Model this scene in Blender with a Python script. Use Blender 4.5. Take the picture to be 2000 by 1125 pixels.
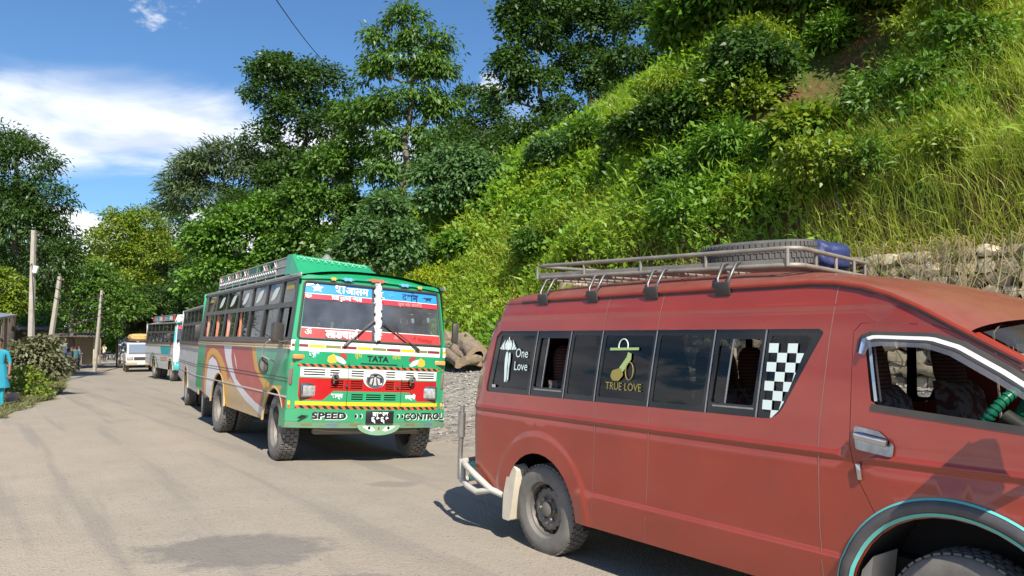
import bpy, bmesh, math, random
import numpy as np
from mathutils import Vector, Matrix, Euler, geometry
from math import sin, cos, pi, radians, sqrt, atan2

for o in list(bpy.data.objects): bpy.data.objects.remove(o)
SC = bpy.context.scene
COL = SC.collection

# ------------------------------------------------------------------ camera
cam_d = bpy.data.cameras.new("camera"); cam = bpy.data.objects.new("camera", cam_d); COL.objects.link(cam)
cam.location = (0, 0, 1.7); cam.rotation_euler = (radians(90) + math.atan(92.5 / 1500), 0, 0)
cam_d.lens = 27; cam_d.sensor_width = 36; cam_d.clip_end = 2000; cam_d.clip_start = 0.05
SC.camera = cam

# ------------------------------------------------------------------ sun and sky
SUN_AZ = Vector((0.31, -0.951))          # horizontal direction towards the sun
SUN_EL = radians(44)
sd = Vector((SUN_AZ.x * cos(SUN_EL), SUN_AZ.y * cos(SUN_EL), sin(SUN_EL))).normalized()
sun_d = bpy.data.lights.new("sun", 'SUN'); sun = bpy.data.objects.new("sun", sun_d); COL.objects.link(sun)
sun_d.energy = 5.0; sun_d.angle = radians(0.53); sun_d.color = (1.0, 0.93, 0.82)
sun.rotation_euler = sd.to_track_quat('Z', 'Y').to_euler(); sun.location = sd * 60

W = bpy.data.worlds.new("World"); SC.world = W; W.use_nodes = True
nt = W.node_tree; nt.nodes.clear()
def N(tree, typ, **kw):
    n = tree.nodes.new(typ)
    for k, v in kw.items():
        if k.startswith('_'): setattr(n, k[1:], v)
        else: n.inputs[k if not k.isdigit() else int(k)].default_value = v
    return n
def wmath(op, a, b=None, clamp=False):
    n = nt.nodes.new('ShaderNodeMath'); n.operation = op; n.use_clamp = clamp
    for i, x in enumerate((a, b)):
        if x is None: continue
        if isinstance(x, (int, float)): n.inputs[i].default_value = x
        else: nt.links.new(x, n.inputs[i])
    return n.outputs[0]
def wramp(v, a, b):
    n = nt.nodes.new('ShaderNodeMapRange'); n.interpolation_type = 'SMOOTHSTEP'; n.clamp = True
    nt.links.new(v, n.inputs[0]); n.inputs[1].default_value = a; n.inputs[2].default_value = b
    return n.outputs[0]
sky = nt.nodes.new('ShaderNodeTexSky'); sky.sky_type = 'NISHITA'; sky.sun_disc = False
sky.sun_elevation = SUN_EL; sky.sun_rotation = atan2(SUN_AZ.x, SUN_AZ.y)
sky.altitude = 200; sky.air_density = 1.15; sky.dust_density = 0.25; sky.ozone_density = 3.0
tc = nt.nodes.new('ShaderNodeTexCoord')
sep = nt.nodes.new('ShaderNodeSeparateXYZ'); nt.links.new(tc.outputs['Generated'], sep.inputs[0])
el = sep.outputs[2]                                   # sine of elevation
az = wmath('ARCTAN2', sep.outputs[0], sep.outputs[1])  # azimuth, 0 = straight ahead
# cloud layer: soft streaked sheet in a low band plus billowing heaps near the horizon
cmb = nt.nodes.new('ShaderNodeCombineXYZ')
nt.links.new(wmath('MULTIPLY', az, 2.6), cmb.inputs[0]); nt.links.new(wmath('MULTIPLY', el, 8.0), cmb.inputs[1])
ns1 = N(nt, 'ShaderNodeTexNoise', Scale=1.55, Detail=9.0, Roughness=0.56, Distortion=0.55); nt.links.new(cmb.outputs[0], ns1.inputs['Vector'])
off = nt.nodes.new('ShaderNodeVectorMath'); off.operation = 'ADD'; off.inputs[1].default_value = (0.55, 2.26, 0.37)
nt.links.new(cmb.outputs[0], off.inputs[0]); nt.links.new(off.outputs[0], ns1.inputs['Vector'])
def bump(c, w):  # smooth hump of a band of elevation
    return wmath('SUBTRACT', 1.0, wramp(wmath('ABSOLUTE', wmath('SUBTRACT', el, c)), w * 0.15, w))
sheet = wmath('ADD', ns1.outputs['Fac'], wmath('MULTIPLY', bump(0.23, 0.10), 0.24))
sheet = wmath('MULTIPLY', wramp(sheet, 0.59, 0.91), bump(0.228, 0.105))
ns2 = N(nt, 'ShaderNodeTexNoise', Scale=2.6, Detail=10.0, Roughness=0.60)
cmb2 = nt.nodes.new('ShaderNodeCombineXYZ'); nt.links.new(wmath('MULTIPLY', az, 2.2), cmb2.inputs[0]); nt.links.new(wmath('MULTIPLY', el, 4.2), cmb2.inputs[1]); cmb2.inputs[2].default_value = 4.1
nt.links.new(cmb2.outputs[0], ns2.inputs['Vector'])
heap = wmath('ADD', ns2.outputs['Fac'], wmath('MULTIPLY', wramp(el, 0.215, 0.09), 0.27))
heap = wramp(heap, 0.62, 0.70)
cl = wmath('MAXIMUM', wmath('MULTIPLY', sheet, 0.92), heap)
ns3 = N(nt, 'ShaderNodeTexNoise', Scale=3.2, Detail=6.0); nt.links.new(cmb.outputs[0], ns3.inputs['Vector'])
ccol = nt.nodes.new('ShaderNodeMix'); ccol.data_type = 'RGBA'
ccol.inputs[6].default_value = (7.0, 7.7, 9.0, 1); ccol.inputs[7].default_value = (11.2, 11.4, 11.8, 1)
nt.links.new(wramp(ns3.outputs['Fac'], 0.35, 0.62), ccol.inputs[0])
tint = nt.nodes.new('ShaderNodeMix'); tint.data_type = 'RGBA'; tint.blend_type = 'MULTIPLY'; tint.inputs[0].default_value = 1.0
nt.links.new(sky.outputs[0], tint.inputs[6]); tint.inputs[7].default_value = (0.70, 0.97, 1.22, 1)
mx = nt.nodes.new('ShaderNodeMix'); mx.data_type = 'RGBA'
nt.links.new(cl, mx.inputs[0]); nt.links.new(tint.outputs[2], mx.inputs[6]); nt.links.new(ccol.outputs[2], mx.inputs[7])
bg = nt.nodes.new('ShaderNodeBackground'); bg.inputs[1].default_value = 0.076
wo = nt.nodes.new('ShaderNodeOutputWorld'); nt.links.new(mx.outputs[2], bg.inputs[0]); nt.links.new(bg.outputs[0], wo.inputs[0])

SC.render.engine = 'CYCLES'
SC.view_settings.view_transform = 'Standard'; SC.view_settings.look = 'None'; SC.view_settings.gamma = 1.0
SC.view_settings.exposure = 0.6; SC.view_settings.use_curve_mapping = False
cy = SC.cycles; cy.max_bounces = 7; cy.diffuse_bounces = 3; cy.glossy_bounces = 3; cy.transmission_bounces = 4; cy.transparent_max_bounces = 12
cy.caustics_reflective = False; cy.caustics_refractive = False; cy.use_denoising = True

# ------------------------------------------------------------------ helpers
R = radians
def srgb(*c):
    if len(c) == 1 and isinstance(c[0], str):
        h = c[0].lstrip('#'); c = [int(h[i:i + 2], 16) / 255 for i in (0, 2, 4)]
    return tuple(x / 12.92 if x <= .04045 else ((x + .055) / 1.055) ** 2.4 for x in c)
def lk(t, a, b): t.links.new(a, b)
MATS = {}
def mat(name, col, rough=0.6, metal=0.0, var=0.0, vscale=6.0, dust=0.0, dustcol=(0.34, 0.29, 0.22), dustz=None, coat=0.0, bump=0.0, bscale=60.0, spec=0.5, island=0.0, col2=None, cscale=2.0, coords='Object'):
    """Principled material; var = mottling of the colour, dust = film of road dust, heavier low down when dustz is set."""
    if name in MATS: return MATS[name]
    m = bpy.data.materials.new(name); m.use_nodes = True; t = m.node_tree; p = t.nodes['Principled BSDF']
    MATS[name] = m
    p.inputs['Roughness'].default_value = rough; p.inputs['Metallic'].default_value = metal
    p.inputs['Coat Weight'].default_value = coat; p.inputs['Coat Roughness'].default_value = 0.07
    p.inputs['Specular IOR Level'].default_value = spec
    c = tuple(col) + (1,)
    tcn = t.nodes.new('ShaderNodeTexCoord')
    cur = None
    def noise(scale, detail=6):
        n = t.nodes.new('ShaderNodeTexNoise'); n.inputs['Scale'].default_value = scale; n.inputs['Detail'].default_value = detail; n.inputs['Roughness'].default_value = 0.62
        lk(t, tcn.outputs[coords], n.inputs['Vector']); return n.outputs['Fac']
    def rng(v, a, b, c0=0.0, c1=1.0):
        n = t.nodes.new('ShaderNodeMapRange'); n.clamp = True; lk(t, v, n.inputs[0])
        for i, x in enumerate((a, b, c0, c1)): n.inputs[i + 1].default_value = x
        return n.outputs[0]
    def mixc(f, a, b, mode='MIX'):
        n = t.nodes.new('ShaderNodeMix'); n.data_type = 'RGBA'; n.blend_type = mode
        for s, x in ((0, f), (6, a), (7, b)):
            if isinstance(x, (int, float)): n.inputs[s].default_value = x
            elif isinstance(x, tuple): n.inputs[s].default_value = x if len(x) == 4 else x + (1,)
            else: lk(t, x, n.inputs[s])
        return n.outputs[2]
    cur = c
    if col2 is not None: cur = mixc(rng(noise(cscale), 0.38, 0.62), cur, tuple(col2))
    if var > 0: 
        v = rng(noise(vscale), 0.25, 0.75, 1 - var, 1 + var)
        cv = t.nodes.new('ShaderNodeCombineColor')
        for i in range(3): lk(t, v, cv.inputs[i])
        cur = mixc(1.0, cur, cv.outputs[0], 'MULTIPLY')
    if island > 0:
        g = t.nodes.new('ShaderNodeNewGeometry'); v = rng(g.outputs['Random Per Island'], 0, 1, 1 - island, 1 + island)
        cv = t.nodes.new('ShaderNodeCombineColor')
        for i in range(3): lk(t, v, cv.inputs[i])
        cur = mixc(1.0, cur, cv.outputs[0], 'MULTIPLY')
    if dust > 0:
        f = rng(noise(3.5, 8), 0.3, 0.75, 0.25, 1.0)
        if dustz:
            sp = t.nodes.new('ShaderNodeSeparateXYZ'); lk(t, tcn.outputs[coords], sp.inputs[0])
            z = rng(sp.outputs[2], dustz[1], dustz[0], 0.12, 1.0)
            mm = t.nodes.new('ShaderNodeMath'); mm.operation = 'MULTIPLY'; lk(t, f, mm.inputs[0]); lk(t, z, mm.inputs[1]); f = mm.outputs[0]
        mm = t.nodes.new('ShaderNodeMath'); mm.operation = 'MULTIPLY'; lk(t, f, mm.inputs[0]); mm.inputs[1].default_value = dust; f = mm.outputs[0]
        cur = mixc(f, cur, tuple(dustcol))
        r0 = t.nodes.new('ShaderNodeMapRange'); lk(t, f, r0.inputs[0]); r0.inputs[1].default_value = 0; r0.inputs[2].default_value = 0.7; r0.inputs[3].default_value = rough; r0.inputs[4].default_value = max(rough, 0.8)
        lk(t, r0.outputs[0], p.inputs['Roughness'])
    if isinstance(cur, tuple): p.inputs['Base Color'].default_value = cur
    else: lk(t, cur, p.inputs['Base Color'])
    if bump > 0:
        b = t.nodes.new('ShaderNodeBump'); b.inputs['Strength'].default_value = min(1.0, bump); b.inputs['Distance'].default_value = 0.02
        lk(t, noise(bscale, 5), b.inputs['Height']); lk(t, b.outputs[0], p.inputs['Normal'])
    return m
def glass(name, tint=(0.1, 0.12, 0.13), rough=0.03, film=0.0, filmcol=(0.4, 0.38, 0.34), ior=1.5):
    """Window glass: tinted see-through plus mirror reflection, with an optional film of dust or painted reflection haze."""
    if name in MATS: return MATS[name]
    m = bpy.data.materials.new(name); m.use_nodes = True; t = m.node_tree; t.nodes.clear(); MATS[name] = m
    out = t.nodes.new('ShaderNodeOutputMaterial')
    tr = t.nodes.new('ShaderNodeBsdfTransparent'); tr.inputs[0].default_value = tuple(tint) + (1,)
    gl = t.nodes.new('ShaderNodeBsdfGlossy'); gl.inputs['Roughness'].default_value = rough
    fr = t.nodes.new('ShaderNodeFresnel'); fr.inputs[0].default_value = ior
    a = t.nodes.new('ShaderNodeMixShader'); lk(t, fr.outputs[0], a.inputs[0]); lk(t, tr.outputs[0], a.inputs[1]); lk(t, gl.outputs[0], a.inputs[2])
    last = a.outputs[0]
    if film > 0:
        df = t.nodes.new('ShaderNodeBsdfDiffuse'); df.inputs[0].default_value = tuple(filmcol) + (1,)
        tcn = t.nodes.new('ShaderNodeTexCoord'); n = t.nodes.new('ShaderNodeTexNoise'); n.inputs['Scale'].default_value = 4; n.inputs['Detail'].default_value = 7
        lk(t, tcn.outputs['Object'], n.inputs['Vector'])
        r = t.nodes.new('ShaderNodeMapRange'); lk(t, n.outputs['Fac'], r.inputs[0]); r.inputs[1].default_value = 0.3; r.inputs[2].default_value = 0.75; r.inputs[3].default_value = film * 0.4; r.inputs[4].default_value = film
        b = t.nodes.new('ShaderNodeMixShader'); lk(t, r.outputs[0], b.inputs[0]); lk(t, last, b.inputs[1]); lk(t, df.outputs[0], b.inputs[2]); last = b.outputs[0]
    lk(t, last, out.inputs[0]); return m
def leafmat(name, c1, c2, trans=0.35, gloss=0.05, patch=None, pscale=0.5, valley=0.0):
    """Leaves: per-leaf colour between c1 and c2, a third of the light passing through, faint gloss."""
    if name in MATS: return MATS[name]
    m = bpy.data.materials.new(name); m.use_nodes = True; t = m.node_tree; t.nodes.clear(); MATS[name] = m
    out = t.nodes.new('ShaderNodeOutputMaterial'); g = t.nodes.new('ShaderNodeNewGeometry')
    mc = t.nodes.new('ShaderNodeMix'); mc.data_type = 'RGBA'; mc.inputs[6].default_value = tuple(c1) + (1,); mc.inputs[7].default_value = tuple(c2) + (1,)
    lk(t, g.outputs['Random Per Island'], mc.inputs[0]); cur = mc.outputs[2]
    if patch is not None:
        tcn = t.nodes.new('ShaderNodeTexCoord'); n = t.nodes.new('ShaderNodeTexNoise'); n.inputs['Scale'].default_value = pscale; n.inputs['Detail'].default_value = 3
        lk(t, tcn.outputs['Object'], n.inputs['Vector'])
        r = t.nodes.new('ShaderNodeMapRange'); lk(t, n.outputs['Fac'], r.inputs[0]); r.inputs[1].default_value = 0.45; r.inputs[2].default_value = 0.62
        m2 = t.nodes.new('ShaderNodeMix'); m2.data_type = 'RGBA'; lk(t, r.outputs[0], m2.inputs[0]); lk(t, cur, m2.inputs[6]); m2.inputs[7].default_value = tuple(patch) + (1,); cur = m2.outputs[2]
    d = t.nodes.new('ShaderNodeBsdfDiffuse'); lk(t, cur, d.inputs[0])
    ty = t.nodes.new('ShaderNodeMix'); ty.data_type = 'RGBA'; ty.blend_type = 'MULTIPLY'; ty.inputs[0].default_value = 1; lk(t, cur, ty.inputs[6]); ty.inputs[7].default_value = (1.25, 1.25, 0.5, 1)
    tr = t.nodes.new('ShaderNodeBsdfTranslucent'); lk(t, ty.outputs[2], tr.inputs[0])
    a = t.nodes.new('ShaderNodeMixShader'); a.inputs[0].default_value = trans; lk(t, d.outputs[0], a.inputs[1]); lk(t, tr.outputs[0], a.inputs[2])
    gl = t.nodes.new('ShaderNodeBsdfGlossy'); gl.inputs['Roughness'].default_value = 0.45
    b = t.nodes.new('ShaderNodeMixShader'); b.inputs[0].default_value = gloss; lk(t, a.outputs[0], b.inputs[1]); lk(t, gl.outputs[0], b.inputs[2])
    lk(t, b.outputs[0], out.inputs[0]); return m

def tag(o, label=None, cat=None, group=None, kind=None):
    for k, v in (('label', label), ('category', cat), ('group', group), ('kind', kind)):
        if v: o[k] = v
    return o
def empty(name, loc=(0, 0, 0), rot=(0, 0, 0), parent=None):
    o = bpy.data.objects.new(name, None); COL.objects.link(o); o.location = loc; o.rotation_euler = rot; o.empty_display_size = 0.2
    if parent: o.parent = parent
    return o
def link(name, me, parent=None, loc=(0, 0, 0), rot=(0, 0, 0), scale=(1, 1, 1)):
    o = bpy.data.objects.new(name, me); COL.objects.link(o); o.location = loc; o.rotation_euler = rot; o.scale = scale
    if parent: o.parent = parent
    return o
def frame_from(d):
    d = Vector(d).normalized(); up = Vector((0, 0, 1)) if abs(d.z) < 0.95 else Vector((1, 0, 0))
    a = d.cross(up).normalized(); b = a.cross(d).normalized(); return a, b
class MB:
    def __init__(s): s.v = []; s.f = []; s.m = []
    def add(s, vs, fs, mi=0, M=None):
        n = len(s.v)
        s.v += [tuple(M @ Vector(p)) if M is not None else tuple(p) for p in vs]
        s.f += [tuple(i + n for i in f) for f in fs]; s.m += [mi] * len(fs); return s
    def box(s, c, d, mi=0, rot=None, ch=0.0):
        x, y, z = d[0] / 2, d[1] / 2, d[2] / 2; M = Matrix.Translation(Vector(c))
        if rot is not None: M = M @ Euler(rot).to_matrix().to_4x4()
        if ch <= 0:
            vs = [(-x, -y, -z), (x, -y, -z), (x, y, -z), (-x, y, -z), (-x, -y, z), (x, -y, z), (x, y, z), (-x, y, z)]
            fs = [(0, 3, 2, 1), (4, 5, 6, 7), (0, 1, 5, 4), (1, 2, 6, 5), (2, 3, 7, 6), (3, 0, 4, 7)]
        else:
            c_ = min(ch, x * .95, y * .95, z * .95); bm = bmesh.new(); bmesh.ops.create_cube(bm, size=1)
            for v in bm.verts: v.co = Vector((v.co.x * 2 * x, v.co.y * 2 * y, v.co.z * 2 * z))
            bmesh.ops.bevel(bm, geom=bm.edges[:], offset=c_, segments=2, affect='EDGES', profile=0.5)
            bm.verts.index_update(); vs = [v.co.copy() for v in bm.verts]; fs = [[v.index for v in f.verts] for f in bm.faces]; bm.free()
        return s.add(vs, fs, mi, M)
    def tube(s, pts, r, n=8, mi=0, closed=False, caps=True, squash=None):
        P = [Vector(p) for p in pts]; K = len(P); rs = r if isinstance(r, (list, tuple)) else [r] * K
        vs = []; fs = []; a = None
        for i in range(K):
            t = (P[(i + 1) % K] - P[i - 1]) if (closed or 0 < i < K - 1) else (P[1] - P[0] if i == 0 else P[-1] - P[-2])
            if t.length < 1e-9: t = Vector((0, 0, 1))
            t.normalize()
            if a is None: a, b = frame_from(t)
            else:
                a = (a - t * a.dot(t)); a = a.normalized() if a.length > 1e-6 else frame_from(t)[0]; b = a.cross(t).normalized()
            for k in range(n):
                an = 2 * pi * k / n; vs.append(P[i] + a * cos(an) * rs[i] + b * sin(an) * rs[i] * (squash or 1))
        L = K if closed else K - 1
        for i in range(L):
            j = (i + 1) % K
            for k in range(n): fs.append((i * n + k, i * n + (k + 1) % n, j * n + (k + 1) % n, j * n + k))
        if caps and not closed: fs.append(tuple(range(n - 1, -1, -1))); fs.append(tuple((K - 1) * n + k for k in range(n)))
        return s.add(vs, fs, mi)
    def lathe(s, prof, n=24, mi=0, M=None, closed=False, caps=True):
        """profile [(r, h)] turned round local z"""
        vs = []; fs = []; K = len(prof)
        for r, h in prof:
            for k in range(n): vs.append((r * cos(2 * pi * k / n), r * sin(2 * pi * k / n), h))
        for i in range(K if closed else K - 1):
            j = (i + 1) % K
            for k in range(n): fs.append((i * n + k, i * n + (k + 1) % n, j * n + (k + 1) % n, j * n + k))
        if not closed and caps:
            if prof[0][0] > 1e-5: fs.append(tuple(range(n - 1, -1, -1)))
            if prof[-1][0] > 1e-5: fs.append(tuple((K - 1) * n + k for k in range(n)))
        return s.add(vs, fs, mi, M)
    def prism(s, poly, d0, d1, plane='xz', mi=0, M=None):
        """2-D outline pushed from d0 to d1 along the third axis"""
        n = len(poly)
        mk = {'xz': lambda p, d: (p[0], d, p[1]), 'xy': lambda p, d: (p[0], p[1], d), 'yz': lambda p, d: (d, p[0], p[1])}[plane]
        vs = [mk(p, d0) for p in poly] + [mk(p, d1) for p in poly]
        fs = [tuple(range(n)), tuple(range(2 * n - 1, n - 1, -1))] + [(i, n + i, n + (i + 1) % n, (i + 1) % n) for i in range(n)]
        return s.add(vs, fs, mi, M)
    def grid(s, fn, us, vs_, mi=0, wrap=False):
        U = len(us); V_ = len(vs_); vv = [fn(u, w) for u in us for w in vs_]; fs = []
        for i in range(U - 1):
            for k in range(V_ - 1): fs.append((i * V_ + k, (i + 1) * V_ + k, (i + 1) * V_ + k + 1, i * V_ + k + 1))
        return s.add(vv, fs, mi)
    def build(s, name, mats, parent=None, smooth=35, loc=(0, 0, 0), rot=(0, 0, 0), recalc=True):
        return link(name, s.mesh(name, mats, smooth, recalc), parent, loc, rot)
    def mesh(s, name, mats, smooth=35, recalc=True):
        me = bpy.data.meshes.new(name); me.from_pydata(s.v, [], s.f)
        for m in (mats if isinstance(mats, (list, tuple)) else [mats]): me.materials.append(m)
        if len(me.materials) > 1: me.polygons.foreach_set('material_index', s.m)
        if recalc:
            bm = bmesh.new(); bm.from_mesh(me); bmesh.ops.recalc_face_normals(bm, faces=bm.faces[:]); bm.to_mesh(me); bm.free()
        if smooth:
            me.polygons.foreach_set('use_smooth', [True] * len(me.polygons)); me.set_sharp_from_angle(angle=R(smooth))
        me.update(); return me

def rounded(poly, r, n=5):
    """round the corners of a 2-D polygon; r number or list"""
    out = []; K = len(poly)
    for i in range(K):
        p = Vector(poly[i]); a = Vector(poly[i - 1]); b = Vector(poly[(i + 1) % K]); rr = r[i] if isinstance(r, (list, tuple)) else r
        if rr <= 0: out.append(tuple(p)); continue
        da = (a - p); db = (b - p); ang = da.angle(db); t = min(rr / math.tan(ang / 2), da.length * .48, db.length * .48)
        p0 = p + da.normalized() * t; p1 = p + db.normalized() * t
        for k in range(n + 1):
            s_ = k / n; out.append(tuple(p0 * (1 - s_) ** 2 + p * 2 * s_ * (1 - s_) + p1 * s_ ** 2))
    return out
def resample(poly, step):
    out = []
    for i in range(len(poly)):
        a = Vector(poly[i]); b = Vector(poly[(i + 1) % len(poly)]); k = max(1, int(math.ceil((b - a).length / step)))
        for j in range(k): out.append(tuple(a.lerp(b, j / k)))
    return out
def inpoly(P, poly):
    P = np.asarray(P); x, y = P[:, 0], P[:, 1]; c = np.zeros(len(P), bool); q = np.asarray(poly); n = len(q); j = n - 1
    for i in range(n):
        xi, yi = q[i]; xj, yj = q[j]
        if yi != yj: c ^= ((yi > y) != (yj > y)) & (x < (xj - xi) * (y - yi) / (yj - yi) + xi)
        j = i
    return c
def panel(outline, holes, fmap, step=(0.12, 0.08), paints=(), name='panel', mats=None, parent=None, rim=0.0, rimdir=None, rim_mi=None, zlines=(), flip=False, back=0.0):
    """Curved sheet cut to a 2-D outline with holes; paints = [(polygon, material index)] are painted regions of the sheet.
    fmap (a, b) -> 3-D. Normals come from the map, so the sheet shades smoothly. rim = depth of the returns round holes."""
    pts = []; edges = []
    def addloop(poly, st):
        poly = resample(poly, st); n0 = len(pts); pts.extend(poly); k = len(poly)
        edges.extend((n0 + i, n0 + (i + 1) % k) for i in range(k)); return poly
    st = min(step)
    O = addloop(outline, st); Hs = [addloop(h, st) for h in holes]; Ps = [(p, mi) for p, mi in paints]
    for p, mi in Ps: addloop(p, st)
    q = np.array(O); lo = q.min(0); hi = q.max(0)
    xs = np.arange(lo[0], hi[0], step[0]); zs = sorted(list(np.arange(lo[1] + step[1] * .5, hi[1], step[1])) + list(zlines))
    G = np.array([(x, z) for x in xs for z in zs]) if len(xs) and len(zs) else np.zeros((0, 2))
    if len(G):
        keep = inpoly(G, O)
        for h in Hs: keep &= ~inpoly(G, h)
        ref = np.array(pts)
        for i in np.nonzero(keep)[0]:
            if ((ref - G[i]) ** 2).sum(1).min() > (st * .3) ** 2: pts.append(tuple(G[i]))
    v2, e2, f2, _, _, _ = geometry.delaunay_2d_cdt([Vector(p) for p in pts], edges, [], 0, 1e-5)
    V2 = np.array([tuple(v) for v in v2]); cen = np.array([V2[list(f)].mean(0) for f in f2])
    ok = inpoly(cen, O)
    for h in Hs: ok &= ~inpoly(cen, h)
    mi_ = np.zeros(len(f2), int)
    for p, mi in Ps: mi_[inpoly(cen, p)] = mi
    verts = [Vector(fmap(a, b)) for a, b in V2]
    nor = []
    for (a, b), p in zip(V2, verts):
        d = 2e-3; n = (Vector(fmap(a + d, b)) - Vector(fmap(a - d, b))).cross(Vector(fmap(a, b + d)) - Vector(fmap(a, b - d)))
        n = n.normalized() if n.length > 1e-12 else Vector((0, -1, 0)); nor.append(-n if flip else n)
    faces = []; fm = []
    for k, f in enumerate(f2):
        if not ok[k]: continue
        f = list(f); a, b, c = (verts[i] for i in f); fn = (b - a).cross(c - a)
        if fn.dot(nor[f[0]] + nor[f[1]] + nor[f[2]]) < 0: f = f[::-1]
        faces.append(tuple(f)); fm.append(int(mi_[k]))
    used = sorted({i for f in faces for i in f}); mp = {i: k for k, i in enumerate(used)}
    vs = [verts[i] for i in used]; ns = [nor[i] for i in used]; faces = [tuple(mp[i] for i in f) for f in faces]
    if rim > 0:
        for h in Hs + ([O] if rimdir == 'all' else []):
            k = len(h); n0 = len(vs)
            for a, b in h:
                p = Vector(fmap(a, b)); d = 2e-3; n = (Vector(fmap(a + d, b)) - Vector(fmap(a - d, b))).cross(Vector(fmap(a, b + d)) - Vector(fmap(a, b - d))).normalized()
                if flip: n = -n
                vs += [p, p - n * rim]; c2 = Vector((0, 0, 0)); ns += [n, n]
            for i in range(k):
                j = (i + 1) % k; faces.append((n0 + 2 * i, n0 + 2 * j, n0 + 2 * j + 1, n0 + 2 * i + 1)); fm.append(rim_mi if rim_mi is not None else 0)
    me = bpy.data.meshes.new(name); me.from_pydata([tuple(v) for v in vs], [], faces)
    for m in (mats if isinstance(mats, (list, tuple)) else [mats]): me.materials.append(m)
    if len(me.materials) > 1: me.polygons.foreach_set('material_index', fm)
    me.polygons.foreach_set('use_smooth', [True] * len(faces)); me.update()
    me.normals_split_custom_set_from_vertices([tuple(n) for n in ns])
    return link(name, me, parent)
FONTS = {}
def text(body, size, name, m, parent, M, ext=0.0, align='CENTER', shear=0.0, sx=1.0, bold=0.0, sy=1.0):
    """flat lettering as a mesh; M places the local x (reading direction) / y (up) plane"""
    cu = bpy.data.curves.new('lettering', 'FONT'); cu.body = body; cu.size = size; cu.align_x = align; cu.align_y = 'CENTER'
    cu.extrude = ext; cu.shear = shear; cu.offset = bold; cu.resolution_u = 3
    tmp = bpy.data.objects.new('lettering', cu); COL.objects.link(tmp); bpy.context.view_layer.update()
    dg = bpy.context.evaluated_depsgraph_get(); me = bpy.data.meshes.new_from_object(tmp.evaluated_get(dg))
    bpy.data.objects.remove(tmp); bpy.data.curves.remove(cu)
    me.transform(M @ Matrix.Diagonal((sx, sy, 1, 1))); me.materials.clear(); me.materials.append(m); me.name = name
    return link(name, me, parent)
def basis(o, x, y):
    """4x4 with origin o, local x and y axes"""
    x = Vector(x).normalized(); y = Vector(y); y = (y - x * y.dot(x)).normalized(); z = x.cross(y)
    M = Matrix((x, y, z)).transposed().to_4x4(); M.translation = Vector(o); return M
def copy_tree(o, parent=None):
    c = o.copy(); COL.objects.link(c); c.parent = parent
    for ch in list(o.children): copy_tree(ch, c)
    return c
# ------------------------------------------------------------------ terrain and road
rng = np.random.default_rng(7); random.seed(7)
EU = np.array([-0.58, 0.815]); EV = np.array([0.815, 0.58])
def sst(a, b, x): t = np.clip((x - a) / (b - a), 0, 1); return t * t * (3 - 2 * t)
def uv_of(x, y): return EU[0] * x + EU[1] * y, EV[0] * x + EV[1] * y
def xy_of(u, v): return EU[0] * u + EV[0] * v, EU[1] * u + EV[1] * v
_ph = rng.uniform(0, 6.28, (40,)); _kx = rng.normal(0, 1, 40); _ky = rng.normal(0, 1, 40)
def fbm(x, y, f=1.0, n=14, s=0):
    r = 0; 
    for i in range(n):
        k = f * (1.28 ** i); j = (i + s) % 40
        r = r + np.sin(x * _kx[j] * k + y * _ky[j] * k + _ph[j]) * (1.28 ** (-i * .9))
    return r / 4.0
def wall_v(u): return 11.8 + 0.02 * (u - 7)
def cap_h(u): return np.interp(u, [-30, 6, 12, 16, 20, 28, 40, 60, 120], [34, 30, 22, 15, 11.0, 9.5, 8.0, 7.0, 6.0])
def height(x, y):
    u, v = uv_of(x, y)
    dip = -0.0609 * (np.clip(v, 3.55, 5.7) - 3.55) * sst(7.0, 9.0, u) * (1 - sst(20, 30, u))
    bank = 0.92 * sst(5.9, 11.6, v - np.interp(u, [24, 32, 40, 60, 90], [0, 1.8, 4.0, 7.0, 12.0])) ** 1.15
    far = np.interp(y, [14, 20, 33, 48, 75, 200], [0, -.06, -.27, -.57, -.85, -.85])
    z = dip + bank + far
    w = v - np.interp(u, [30, 45, 60, 90], [12.0, 14.5, 18.0, 26.0])
    top = 2.85 * (1 - sst(14.2, 17.0, u))          # retained by the stone wall up to here
    nb = 0.35 * fbm(x, y, .55) + 0.16 * fbm(x, y, 1.7, s=9)
    # undercut scarps of bare soil
    sc = 1.3 * np.exp(-(((u - 10.6) / 1.9) ** 2)) * (sst(3.9, 4.6, w) - sst(4.6, 7.5, w)) + 1.0 * np.exp(-(((u - 3.4) / 1.2) ** 2)) * (sst(2.0, 2.5, w) - sst(2.5, 5.0, w))
    shade_ridge = 2.1 * sst(12.4, 14.8, v) * (sst(8.5, 12.8, u) - sst(13.1, 14.1, u))  # spur added to the slope so its steep side throws shade beyond
    slope = np.maximum(0, w) * np.interp(u, [0, 18, 40, 80], [1.02, .98, .62, .45]) + top * sst(-0.05, 0.3, w) + (2.85 - top) * sst(0.0, 4.5, w)
    h = slope + (nb * np.clip(w * .5, 0, 1) + sc + shade_ridge)
    c = cap_h(u) + 1.2 * fbm(x, y, .2, s=20)
    h = -np.log(np.exp(-np.clip(h, -5, 60) * .6) + np.exp(-c * .6)) / .6
    z = z + np.where(w > -0.05, np.maximum(h, 0), 0)
    # left-hand verge: a little proud of the road
    le = left_edge(u); z = z - far * sst(.3, 1.6, le - v) + 0.10 * sst(0.1, 0.9, le - v) * (1 - sst(6, 25, le - v) * .0) + np.where(v < le - 1, .12 * fbm(x, y, .8, s=5), 0)
    return z
LE_U = np.array([-20, -5, 5, 12, 18.6, 25, 29.4, 39.2, 52, 65, 72, 78, 84, 90])
LE_V = np.array([-3.2, -3.0, -2.2, -0.9, 0.6, 1.96, 2.65, 3.6, 5.2, 7.0, 6.0, 2.0, -6.0, -16.0])
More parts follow.
